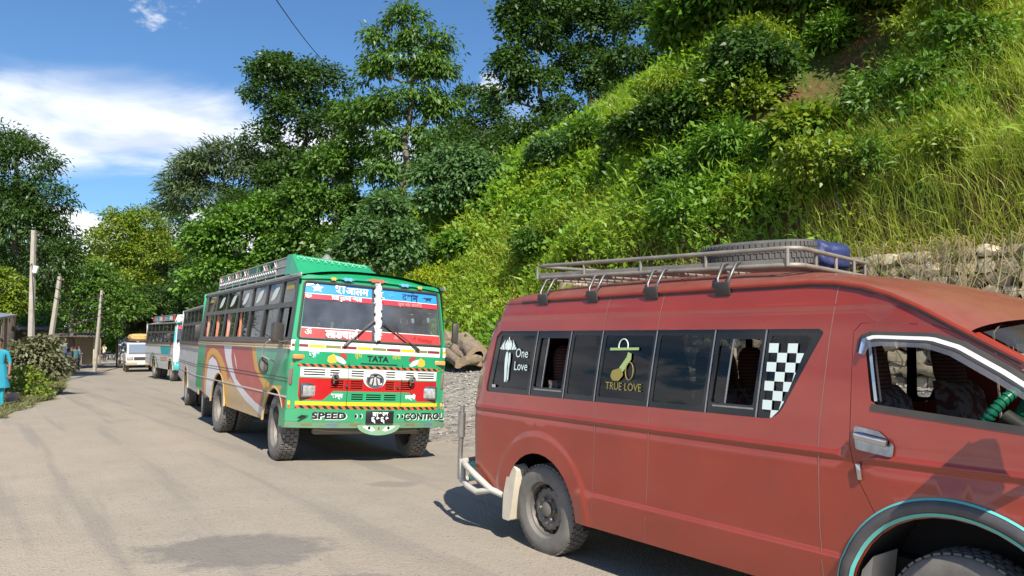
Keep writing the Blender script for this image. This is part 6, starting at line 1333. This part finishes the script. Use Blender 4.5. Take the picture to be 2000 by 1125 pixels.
# ------------------------------------------------------------------ roadside stall, shelter, walls at the bend
def at(px, d, z=None): p = PX(px, 650, d); return Vector((p.x, p.y, Hxy(p.x, p.y) if z is None else z))
st = at(128, 53); stall = empty('roadside_stall', st, (0, 0, R(24))); tag(stall, 'low roadside tea stall with cream back wall under a dark tin roof', 'stall')
CRM = mat('stall_cream_wall', (.50, .43, .30), .85, var=.15); TIN = mat('rusty_tin', (.16, .13, .11), .7, .3, var=.35)
MB().box((.3, 1.2, .95), (2.9, .10, 1.9), 0).build('back_wall', CRM, stall, 0); MB().box((-1.1, .4, .95), (.10, 1.6, 1.9), 0).build('side_wall', CRM, stall, 0); MB().box((1.75, .6, .95), (.08, 1.2, 1.9), 0).build('side_wall', CRM, stall, 0)
rf_ = MB()
for k in range(20): x0 = -1.6 + k * .2; rf_.add([(x0, -.9, 1.92), (x0 + .1, -.9, 1.96), (x0 + .2, -.9, 1.92), (x0 + .2, 1.5, 2.18), (x0 + .1, 1.5, 2.22), (x0, 1.5, 2.18)], [(0, 1, 4, 5), (1, 2, 3, 4)])
rf_.build('tin_roof', TIN, stall, 0)
for x in (-1.5, .1, 2.2): MB().tube([(x, -.75, 0), (x, -.75, 1.95)], .05, 8).build('post', mat('timber_post', (.20, .15, .10), .85), stall, 50)
MB().box((.2, .1, .78), (1.8, .5, .06), 0).build('counter_top', mat('timber_top', (.26, .19, .12), .8), stall, 0); MB().box((.2, .15, .38), (1.7, .4, .74), 0).build('counter', TIN, stall, 0)
sh = at(-2, 42); shed = empty('shed', sh, (0, 0, R(28))); tag(shed, 'dim grey shed in tree shade left of the leaning pole', 'shed')
MB().box((0, 1, 1.0), (4.6, .15, 2.0), 0).build('wall', mat('shed_wall', (.17, .155, .13), .9, var=.3), shed, 0); MB().box((0, .2, 2.08), (5.2, 2.4, .07), 0, (R(6), 0, 0)).build('roof', TIN, shed, 0); MB().box((.9, .91, .9), (.9, .04, 1.8), 0).build('door', mat('shed_door', (.08, .07, .06), .8), shed, 0)
sl = PX(-42, 612, 19); ro = MB().box((0, 0, 0), (1.4, 1.6, .05), 0, (R(5), R(8), 0)); ro2 = empty('shelter', (sl.x, sl.y, Hxy(sl.x, sl.y)), (0, 0, R(20))); tag(ro2, 'small tin roofed shelter cut off by the picture edge above the woman in blue', 'shelter')
hz = sl.z - Hxy(sl.x, sl.y); MB().box((0, 0, hz), (1.3, 1.5, .05), 0, (R(4), R(7), 0)).build('roof', mat('tin_grey', (.36, .37, .38), .5, .5, var=.2), ro2, 0)
for x, y in ((-.55, -.6), (-.55, .6), (.45, .6)): MB().tube([(x, y, -.1), (x, y, hz - .03)], .035, 8).build('post', MATS['timber_post'], ro2, 50)
bkt = MB(); bkt.lathe([(.0, .0), (.11, .0), (.14, .30), (.13, .30), (.105, .02), (0, .02)], 18); bk = bkt.build('bucket', mat('bucket_pink', (.42, .30, .30), .5, dust=.3), None, 40, tuple(at(29, 19))); tag(bk, 'dull pink bucket on the ground beside the woman in blue', 'bucket')
cb = at(95, 32.5); ob = MB(); ob.box((0, 0, .16), (.62, .5, .42), 0, None, .02).build('concrete_block', CONC2, None, 30, tuple(cb), (0, 0, R(25))); tag(bpy.data.objects['concrete_block'], 'square mossy concrete footing at the base of the leaning pole', 'block')
pp = at(106, 40); pst = empty('hand_pump_post', pp); tag(pst, 'thin pale post with a flat cap beside the stall', 'post'); MB().tube([(0, 0, 0), (0, 0, 1.15)], .04, 8).build('shaft', CONC, pst, 50); MB().box((0, 0, 1.17), (.22, .18, .05), 0).build('cap', CONC, pst, 0)
# low parapet blocks on the outside of the bend
for k in range(9):
    p = at(196 + k * 12.5, 79); o = MB().box((0, 0, .25), (.58, .35, .60), 0, None, .03).build('parapet_block', CONC2, None, 30, tuple(p), (0, 0, R(rw.normal() * 3))); tag(o, ('first', 'second', 'third', 'fourth', 'fifth', 'sixth', 'seventh', 'eighth', 'ninth')[k] + ' low mossy parapet block counted from the stall side of the bend', 'parapet', 'parapet blocks at the far bend')

# ------------------------------------------------------------------ shrubs and grass by the near verge, distant woods
def bush(label, px, d, blobs, seed, lm, leaf=.16, **kw):
    p = at(px, d); make_tree('roadside_bush', label, pb(d, *blobs), (p.x, p.y, p.z), seed, lm, None, 'bush', trunk_r=.05, leaf=leaf, clump_r=.26, twigs=4, **kw)
bush('dusty leafy bush on the verge behind the woman in blue', 75, 23, ((75, 700, 38, 35), (55, 735, 38, 36), (95, 725, 30, 28), (40, 700, 25, 25), (85, 675, 20, 18)), 61, G_DUSTY, .17, per=26, asp=.6, droop=.6)
bush('low yellowish bush at the edge of the road next to the bucket', 50, 21, ((40, 745, 28, 28), (70, 760, 30, 18)), 62, G_YEL, .14, per=22, asp=.5)
bush('green bush between the stall and the far pole', 172, 60, ((172, 680, 16, 18), (180, 660, 12, 12)), 63, G_DUSTY, .22, per=18)
bush('sunlit shrub where the parapet meets the queue of vehicles', 232, 82, ((232, 660, 28, 24), (245, 680, 25, 16), (215, 680, 18, 14)), 64, G_BRIGHT, .3, per=24)
bush('pale dusty shrub right behind the turquoise bus', 275, 60, ((275, 640, 28, 20), (300, 610, 25, 20)), 65, G_DUSTY, .24, per=22)
bush('yellow green bush under the big dark tree', 5, 31, ((5, 560, 38, 36), (-20, 600, 40, 40), (25, 600, 20, 30)), 66, G_YEL, .2, per=22)
def verge(n, u0, u1, w0, w1, hgt, wid, m, label):
    u = rw.uniform(u0, u1, n); le = left_edge(u); v = le - (w0 + (w1 - w0) * rw.uniform(0, 1, n) ** 1.6) + .10 * np.sin(u * 2.1); x, y = xy_of(u, v); P = np.stack([x, y, height(x, y)], 1)
    keep = rw.uniform(size=n) < .35 + .65 * (fbm(x, y, .9, s=13) > -.1); P = P[keep]
    tag(link('verge_grass', quads_mesh('verge_grass', blades(P, np.tile([0, 0, 1.], (len(P), 1)), hgt, wid, rw, .45, .7), m)), label, 'grass', kind='stuff')
verge(30000, 19, 46, .0, 5.0, .28, .02, leafmat('verge_dusty', (.13, .15, .06), (.24, .23, .11), .3, .02), 'short dusty grass on the verge along the road')
verge(12000, 40, 95, .0, 10, .45, .035, MATS['verge_dusty'], 'taller dusty grass along the far roadside')
def woods():
    r = np.random.default_rng(77); bl = []
    for k in range(70):
        px = -250 + 1150 * (k / 69) + r.normal() * 15; d = r.uniform(92, 125); top = 560 - 60 * abs(math.sin(k * .8)) + r.normal() * 15
        if 130 < px < 190: top = 585 + r.normal() * 8
        for j in range(3): bl += pb(d, (px + r.normal() * 18, top + 45 * j, 42, 34))
    Q, _ = crown_quads(bl, r, clump_r=1.7, per=9, leaf=1.1, asp=.6, dens=.8)
    tag(link('distant_woods', quads_mesh('distant_woods', Q, leafmat('leaf_woods', (.028, .055, .018), (.055, .095, .028), .3, .03))), 'dark wood closing the view beyond the bend', 'woods', kind='stuff')
woods()
def thicket(name, label, seed, items, lm, leaf=.24, **kw):
    r = np.random.default_rng(seed); bl = []
    for d, *b in items: bl += pb(d, *b)
    Q, _ = crown_quads(bl, r, leaf=leaf, **kw); tag(link(name, quads_mesh(name, Q, lm)), label, 'undergrowth', kind='stuff')
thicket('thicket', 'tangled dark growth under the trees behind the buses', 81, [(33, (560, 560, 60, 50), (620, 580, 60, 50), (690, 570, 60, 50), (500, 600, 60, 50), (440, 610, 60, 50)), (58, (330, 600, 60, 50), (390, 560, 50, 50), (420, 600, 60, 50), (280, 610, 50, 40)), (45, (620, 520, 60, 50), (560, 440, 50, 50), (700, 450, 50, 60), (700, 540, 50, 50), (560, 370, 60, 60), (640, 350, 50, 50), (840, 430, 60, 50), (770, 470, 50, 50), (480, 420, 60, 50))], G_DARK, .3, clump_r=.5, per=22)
thicket('thicket', 'yellow green weeds at the foot of the slope behind the bus', 82, [(26.5, (840, 560, 50, 40), (880, 600, 45, 40), (850, 630, 50, 30), (920, 580, 45, 45), (940, 625, 40, 30)), (28, (900, 530, 60, 40), (960, 560, 50, 50), (985, 600, 40, 40), (1010, 570, 40, 40)), (29, (850, 500, 60, 40))], MATS['leaf_under_yellow'], .13, clump_r=.28, per=34)
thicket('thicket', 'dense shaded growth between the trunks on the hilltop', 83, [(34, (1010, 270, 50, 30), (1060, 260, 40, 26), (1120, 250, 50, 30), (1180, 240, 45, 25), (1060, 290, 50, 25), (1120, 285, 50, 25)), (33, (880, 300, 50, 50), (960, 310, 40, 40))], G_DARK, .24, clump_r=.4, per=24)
thicket('thicket', 'mixed bushes under the tall dark tree left of the stall', 84, [(44, (0, 640, 60, 40), (60, 630, 50, 30)), (62, (120, 620, 50, 40), (200, 640, 50, 40), (260, 650, 40, 30))], G_MID, .3, clump_r=.5, per=20)
# ------------------------------------------------------------------ jeep and truck at the tail of the queue
JW = mat('jeep_white', (.62, .62, .60), .35, var=.06, dust=.4, dustz=(.3, 1.3)); JG = glass('jeep_glass', (.30, .34, .36), .02, film=.1)
def make_jeep(loc, rot):
    root = empty('jeep', loc, rot); tag(root, 'dusty white jeep with tan load on its roof, behind the turquoise bus', 'jeep')
    lower = rounded([(-2.9, .45), (1.0, .45), (1.0, .98), (.85, 1.04), (-.05, 1.10), (-2.9, 1.10)], [.05, .1, .06, .05, 0, .05], 3)
    MB().prism(lower, -.84, .84).build('body', JW, root, 30)
    cab = [(-2.85, 1.10), (-.02, 1.10), (-.50, 1.78), (-2.75, 1.80)]
    MB().prism(rounded(cab, [.0, .0, .08, .08], 3), -.74, .74).build('cabin', JW, root, 30)
    ws = MB(); ws.add([(.005, -.66, 1.16), (.005, .66, 1.16), (-.42, .62, 1.70), (-.42, -.62, 1.70)], [(0, 1, 2, 3)]); w = ws.build('windscreen', mat('jeep_screen', (.16, .20, .26), .05), root, 0)
    for p in w.data.vertices: p.co.x += .03
    for s in (-1, 1):
        for a, b in ((-.95, -.25), (-1.85, -1.05), (-2.65, -1.95)): MB().add([(a, s * .745, 1.2), (b + .15, s * .745, 1.2), (b - .02, s * .745, 1.68), (a, s * .745, 1.68)], [(0, 1, 2, 3)]).build('side_window', MATS['jeep_screen'], root, 0)
        h = MB().box((1.0, s * .60, .84), (.06, .28, .18), 0, None, .03).build('headlight', MATS['headlamp_lens'], root, 40); MB().box((.98, s * .60, .84), (.06, .33, .22), 0, None, .03).build('bezel', BLACKP, h, 40)
        MB().box((.72, s * .86, .62), (.7, .10, .14), 0, None, .04).build('wheel_flare', BLACKP, root, 40)
        mm = MB(); mm.box((.05, s * .95, 1.22), (.08, .18, .14), 0, None, .03); mm.tube([(.1, s * .8, 1.15), (.05, s * .95, 1.2)], .015, 6); mm.build('wing_mirror', BLACKP, root, 40)
        wheel(root, JT, JR, (.40, s * .74, .36), s); wheel(root, JT, JR, (-2.1, s * .74, .36), s)
    for k in range(5): MB().box((1.005, 0, .76 + .04 * k), (.04, .78, .018), 0).build('grille_slat', BLACKP, root, 0)
    MB().box((1.06, 0, .52), (.16, 1.72, .18), 0, None, .05).build('bumper', mat('jeep_bumper', (.36, .30, .20), .6, dust=.3), root, 40); MB().box((1.15, 0, .54), (.01, .4, .12), 0).build('number_plate', WHITEP, root, 0)
    for y in (-.66, .66): MB().tube([(-.5, y, 1.92), (-2.7, y, 1.94)], .02, 6).build('carrier_rail', BLACKP, root, 50)
    for x in (-.5, -1.2, -1.9, -2.6): MB().tube([(x, -.66, 1.82), (x, -.66, 1.92), (x, .66, 1.92), (x, .66, 1.82)], .018, 6).build('carrier_bar', BLACKP, root, 50)
    return root
JT = tyre_mesh(.36, .22, .20, 30, .012); JR = rim_mesh(.195, .2, MATS['steel_wheel_grey'], 8, .4, .05, 5)
jx = PX(275, 650, 48); jr = make_jeep((jx.x, jx.y, Hxy(jx.x, jx.y) + .02), (0, 0, R(-61)))
ld = lump('roof_load', (0, 0, 0), (1.0, .62, .22), mat('tan_tarpaulin', (.58, .36, .13), .8, var=.2), 'tan tarpaulin bundle tied on the roof of the jeep', 'load', 9, 3.2, .04); ld.matrix_world = Matrix.Translation((jx.x, jx.y, Hxy(jx.x, jx.y) + .02)) @ Matrix.Rotation(R(-61), 4, 'Z') @ Matrix.Translation((-1.55, 0, 2.13))
tx = PX(262, 650, 56); tr = empty('truck', (tx.x, tx.y, Hxy(tx.x, tx.y) + .02), (0, 0, R(-62))); tag(tr, 'canvas topped truck last in the queue, mostly hidden by the jeep', 'truck')
MB().prism(rounded([(-.4, .55), (1.2, .55), (1.2, 1.25), (.95, 2.0), (-.4, 2.05)], .08, 3), -1.0, 1.0).build('cab', mat('truck_cab', (.40, .38, .34), .5, dust=.4), tr, 30); MB().box((1.10, 0, 1.62), (.04, 1.7, .5), 0, (0, R(-18), 0)).build('windscreen', MATS['jeep_screen'], tr, 0)
MB().grid(lambda x, a: (x, 1.1 * cos(a), 1.5 + .95 * sin(a) ** .6), np.linspace(-.5, -4.2, 8), np.linspace(0.0001, pi - .0001, 13)).build('canvas_cover', mat('dark_canvas', (.035, .038, .036), .85, var=.3), tr, 50); MB().box((-2.35, 0, 1.15), (3.7, 2.2, .8), 0).build('load_bed', mat('truck_bed', (.18, .14, .09), .8), tr, 0)
for s in (-1, 1):
    wheel(tr, BT, BRIM, (.55, s * .92, .455), s); wheel(tr, BT, BRIMR, (-3.0, s * .95, .455), s); MB().box((1.22, s * .75, .95), (.04, .28, .18), 0, None, .02).build('headlight', MATS['headlamp_lens'], tr, 30)

# ------------------------------------------------------------------ people
SKIN = mat('skin_brown', (.22, .115, .07), .6); HAIR = mat('hair_black', (.012, .010, .009), .6)
def person(label, loc, face, top, bottom, h=1.65, pose='stand', hair=True, cap=None, shoes=None, skirt=None, seed=0, bare_arm=True):
    """one skinned body with clothing regions; face = heading in degrees (0 = +x)"""
    k = h / 1.7; r = np.random.default_rng(seed); V_ = []; E_ = []; Rr = []
    def add(p, rad, parent=None):
        V_.append(Vector(p) * k); Rr.append((rad[0] * k, rad[1] * k) if isinstance(rad, tuple) else (rad * k, rad * k))
        if parent is not None: E_.append((parent, len(V_) - 1))
        return len(V_) - 1
    sit = pose == 'lean'; lx = .0
    pel = add((0, 0, .93), (.13, .15)); wa = add((.0, 0, 1.10), (.105, .13), pel); chh = add((.01, 0, 1.30), (.115, .155), wa); nk = add((.0, 0, 1.46), .055, chh); hd0 = add((.015, 0, 1.54), .065, nk); hd1 = add((.025, 0, 1.62), .088, hd0); add((.02, 0, 1.675), .06, hd1)
    hands = []
    for s in (-1, 1):
        hp = add((0, s * .09, .88), .095, pel); kn = add((.03 + .03 * r.normal(), s * .105, .49), .065, hp); an = add((-.02, s * .11, .09), .042, kn); add((.10, s * .12, .035), .036, an)
        shd = add((0, s * .185, 1.40), .062, chh)
        if pose == 'fold': el = add((.02, s * .25, 1.14), .045, shd); wr = add((.20, s * .06, 1.13), .032, el)
        elif pose == 'face': el = add((.16, s * .24, 1.18), .045, shd); wr = add((.18, s * .10, 1.44), .032, el)
        else: el = add((-.02, s * .25, 1.13), .045, shd); wr = add((.07, s * .26, .88), .032, el)
        d = (V_[wr] - V_[el]).normalized(); ha = add(tuple((V_[wr] + d * .07) / k), .030, wr); hands.append((V_[ha].copy(), d, s))
    me = bpy.data.meshes.new('person'); me.from_pydata([tuple(v) for v in V_], E_, []); o = bpy.data.objects.new('person', me); COL.objects.link(o)
    md = o.modifiers.new('skin', 'SKIN'); sv = me.skin_vertices[0].data
    for i, q in enumerate(Rr): sv[i].radius = q
    sv[pel].use_root = True; md.use_smooth_shade = True; sb = o.modifiers.new('sub', 'SUBSURF'); sb.levels = 1; sb.render_levels = 1
    bpy.context.view_layer.update(); dg = bpy.context.evaluated_depsgraph_get(); nm = bpy.data.meshes.new_from_object(o.evaluated_get(dg)); bpy.data.objects.remove(o)
    mb = MB(); mb.add([v.co.copy() for v in nm.vertices], [tuple(p.vertices) for p in nm.polygons])
    S = [(a, b) for a, b in E_]; cls = []
    for a, b in S: za = max(V_[a].z, V_[b].z) / k; cls.append(0)
    def near(c):
        best = 9; bi = 0
        for i, (a, b) in enumerate(S):
            p, q = V_[a], V_[b]; d = q - p; t = max(0, min(1, (c - p).dot(d) / max(d.length_squared, 1e-9))); dd = (c - p - d * t).length - .5 * (Rr[a][0] + Rr[b][0])
            if dd < best: best = dd; bi = i
        return S[bi]
    arm0 = {i for i in range(len(V_))}
    for fi, f in enumerate(mb.f):
        c = sum((Vector(mb.v[i]) for i in f), Vector()) / len(f); a, b = near(c); z = c.z / k
        leg = a in range(7, 40) and V_[b].z / k < .9 and abs(V_[b].y) / k < .16 and z < .95
        if b in (3, 4, 5, 6) and z > 1.43: m = 0
        elif z < .075 and leg: m = 3
        elif leg or (b == 0) or (z < .90 and abs(c.y) / k < .2): m = 2
        elif V_[a].z / k < 1.2 and abs(V_[b].y) / k > .05 and b > 7 and not leg: m = 0 if bare_arm else 1
        else: m = 1
        mb.m[fi] = m
    for c, d, s in hands:                               # four fingers and a thumb, slightly curled
        side = Vector((0, 0, 1)).cross(d); side = side.normalized() if side.length > .1 else Vector((1, 0, 0)); n = d.cross(side)
        for j, (off, L) in enumerate(((-.024, .060), (-.008, .072), (.008, .068), (.024, .054))):
            p = c + side * off * k + d * .02 * k; mb.tube([p, p + d * L * .55 * k, p + d * L * k * .9 - n * .015 * k * s], [.009 * k, .008 * k, .006 * k], 5)
        p = c - side * .026 * k - d * .02 * k; mb.tube([p, p - side * .02 * k + d * .03 * k, p - side * .022 * k + d * .055 * k], [.010 * k, .009 * k, .007 * k], 5)
    body = mb.build('person', [SKIN, top, bottom, shoes or BLACKP], None, 60, loc, (0, 0, R(face)), recalc=False); tag(body, label, 'person')
    if hair:
        hb = MB(); hc = Vector((.012, 0, 1.635)) * k
        hb.grid(lambda a, b: hc + Vector(((-.03 + .098 * cos(a) * cos(b)) * k, .090 * sin(a) * cos(b) * k, .105 * sin(b) * k)) , np.linspace(0, 2 * pi, 17), np.linspace(.25 if hair != 'long' else .1, pi / 2, 6))
        hb.grid(lambda a, b: hc + Vector(((-.02 + .098 * cos(a) * cos(b)) * k, .092 * sin(a) * cos(b) * k, .105 * sin(b) * k)), np.linspace(pi * .6, pi * 1.4, 9), np.linspace(-.6, .35, 5)); hb.build('hair', HAIR, body, 60)
        if hair == 'long': MB().tube([hc + Vector((-.09, 0, .02)) * k, hc + Vector((-.12, 0, -.12)) * k, hc + Vector((-.13, 0, -.38)) * k, hc + Vector((-.13, .01, -.52)) * k], [.035 * k, .04 * k, .028 * k, .008 * k], 8).build('braid', HAIR, body, 60)
    fc = MB(); hc = Vector((.11, 0, 1.62)) * k; fc.tube([hc + Vector((-.005, 0, .01)) * k, hc + Vector((.018, 0, -.022)) * k], [.010 * k, .014 * k], 6); fc.build('nose', SKIN, body, 60)
    for s in (-1, 1): MB().box(hc + Vector((-.008, s * .032, .012)) * k, (.012 * k, .022 * k, .010 * k), 0).build('eye', HAIR, body, 0); MB().box((.0, s * .088 * k, 1.61 * k), (.03 * k, .016 * k, .05 * k), 0, None, .006).build('ear', SKIN, body, 40)
    MB().box(hc + Vector((-.010, 0, -.055)) * k, (.01 * k, .042 * k, .009 * k), 0).build('mouth', mat('lip', (.20, .07, .06), .5), body, 0)
    if cap:
        cb_ = MB(); cc = Vector((.01, 0, 1.66)) * k; cb_.lathe([(.105 * k, -.01 * k), (.108 * k, .02 * k), (.09 * k, .07 * k), (.0, .09 * k)], 16, 0, Matrix.Translation(cc), caps=False); cb_.box(cc + Vector((.12, 0, -.0)) * k, (.10 * k, .13 * k, .012 * k), 0, (0, R(8), 0), .004); cb_.build('cap', cap, body, 50)
    if skirt:
        sk = MB(); prof = [(1.10, .135, .165), (.95, .16, .20), (.75, .19, .23), (.50, .22, .27)]
        sk.add([(rx * cos(a) * k * (1 + .05 * sin(a * 9)), ry * sin(a) * k * (1 + .05 * sin(a * 9)), z * k) for z, rx, ry in prof for a in np.linspace(0, 2 * pi, 25)[:-1]], [(i * 24 + j, i * 24 + (j + 1) % 24, i * 24 + 24 + (j + 1) % 24, i * 24 + 24 + j) for i in range(3) for j in range(24)]); sk.build('tunic', skirt, body, 60)
        dp = MB(); dp.grid(lambda t, w: Vector((-.02 + .05 * sin(t * 9) * .3 - .06, -.21 - .05 * t + w * (.05 + .09 * t) * sin(1.2), 1.42 - 1.36 * t)) * k + Vector((.16 * w * t, 0, 0)) * k, np.linspace(0, 1, 14), np.linspace(-.5, .5, 5)); dp.build('scarf', mat('scarf_cyan', (.02, .42, .55), .7), body, 60)
    return body
def at2(px, d): p = at(px, d); return (p.x, p.y, p.z)
CL = lambda n, c: mat('cloth_' + n, c, .85, var=.12)
person('woman in bright blue tunic and scarf standing at the picture edge', at2(-1, 17.9), -70, CL('blue', (.02, .26, .36)), CL('cyan', (.02, .40, .52)), 1.58, hair='long', skirt=CL('blue', (.02, .26, .36)), seed=1)
person('man in dark blue shirt and cap standing tall under the stall roof', at2(128, 48.5), 60, CL('slate', (.07, .09, .15)), CL('grey', (.10, .10, .11)), 1.78, cap=CL('cap', (.03, .03, .05)), seed=2)
person('person in white top and pale trousers at the stall edge', at2(134, 46.5), 160, CL('white', (.66, .66, .66)), CL('pale', (.42, .45, .48)), 1.42, seed=3, pose='fold')
person('person in black beside the white clad one at the stall', at2(142, 48), 200, CL('black', (.025, .025, .03)), CL('charcoal', (.05, .05, .055)), 1.55, seed=4)
person('person in teal shirt leaning together with the group at the stall', at2(149, 49), 150, CL('teal', (.04, .16, .18)), CL('charcoal', (.05, .05, .055)), 1.58, seed=5, pose='fold')
person('person in grey blue shirt at the bend side of the stall group', at2(156, 49.5), 190, CL('greyblue', (.22, .26, .32)), CL('navy', (.04, .05, .09)), 1.6, seed=6)
person('person in maroon half hidden at the back of the stall group', at2(145, 51), -100, CL('maroon', (.14, .03, .04)), CL('charcoal', (.05, .05, .055)), 1.5, seed=7)
person('man in cream shirt and dark trousers alone at the far bend', at2(205, 74), -95, CL('cream', (.62, .55, .44)), CL('black', (.025, .025, .03)), 1.68, seed=8, pose='face')
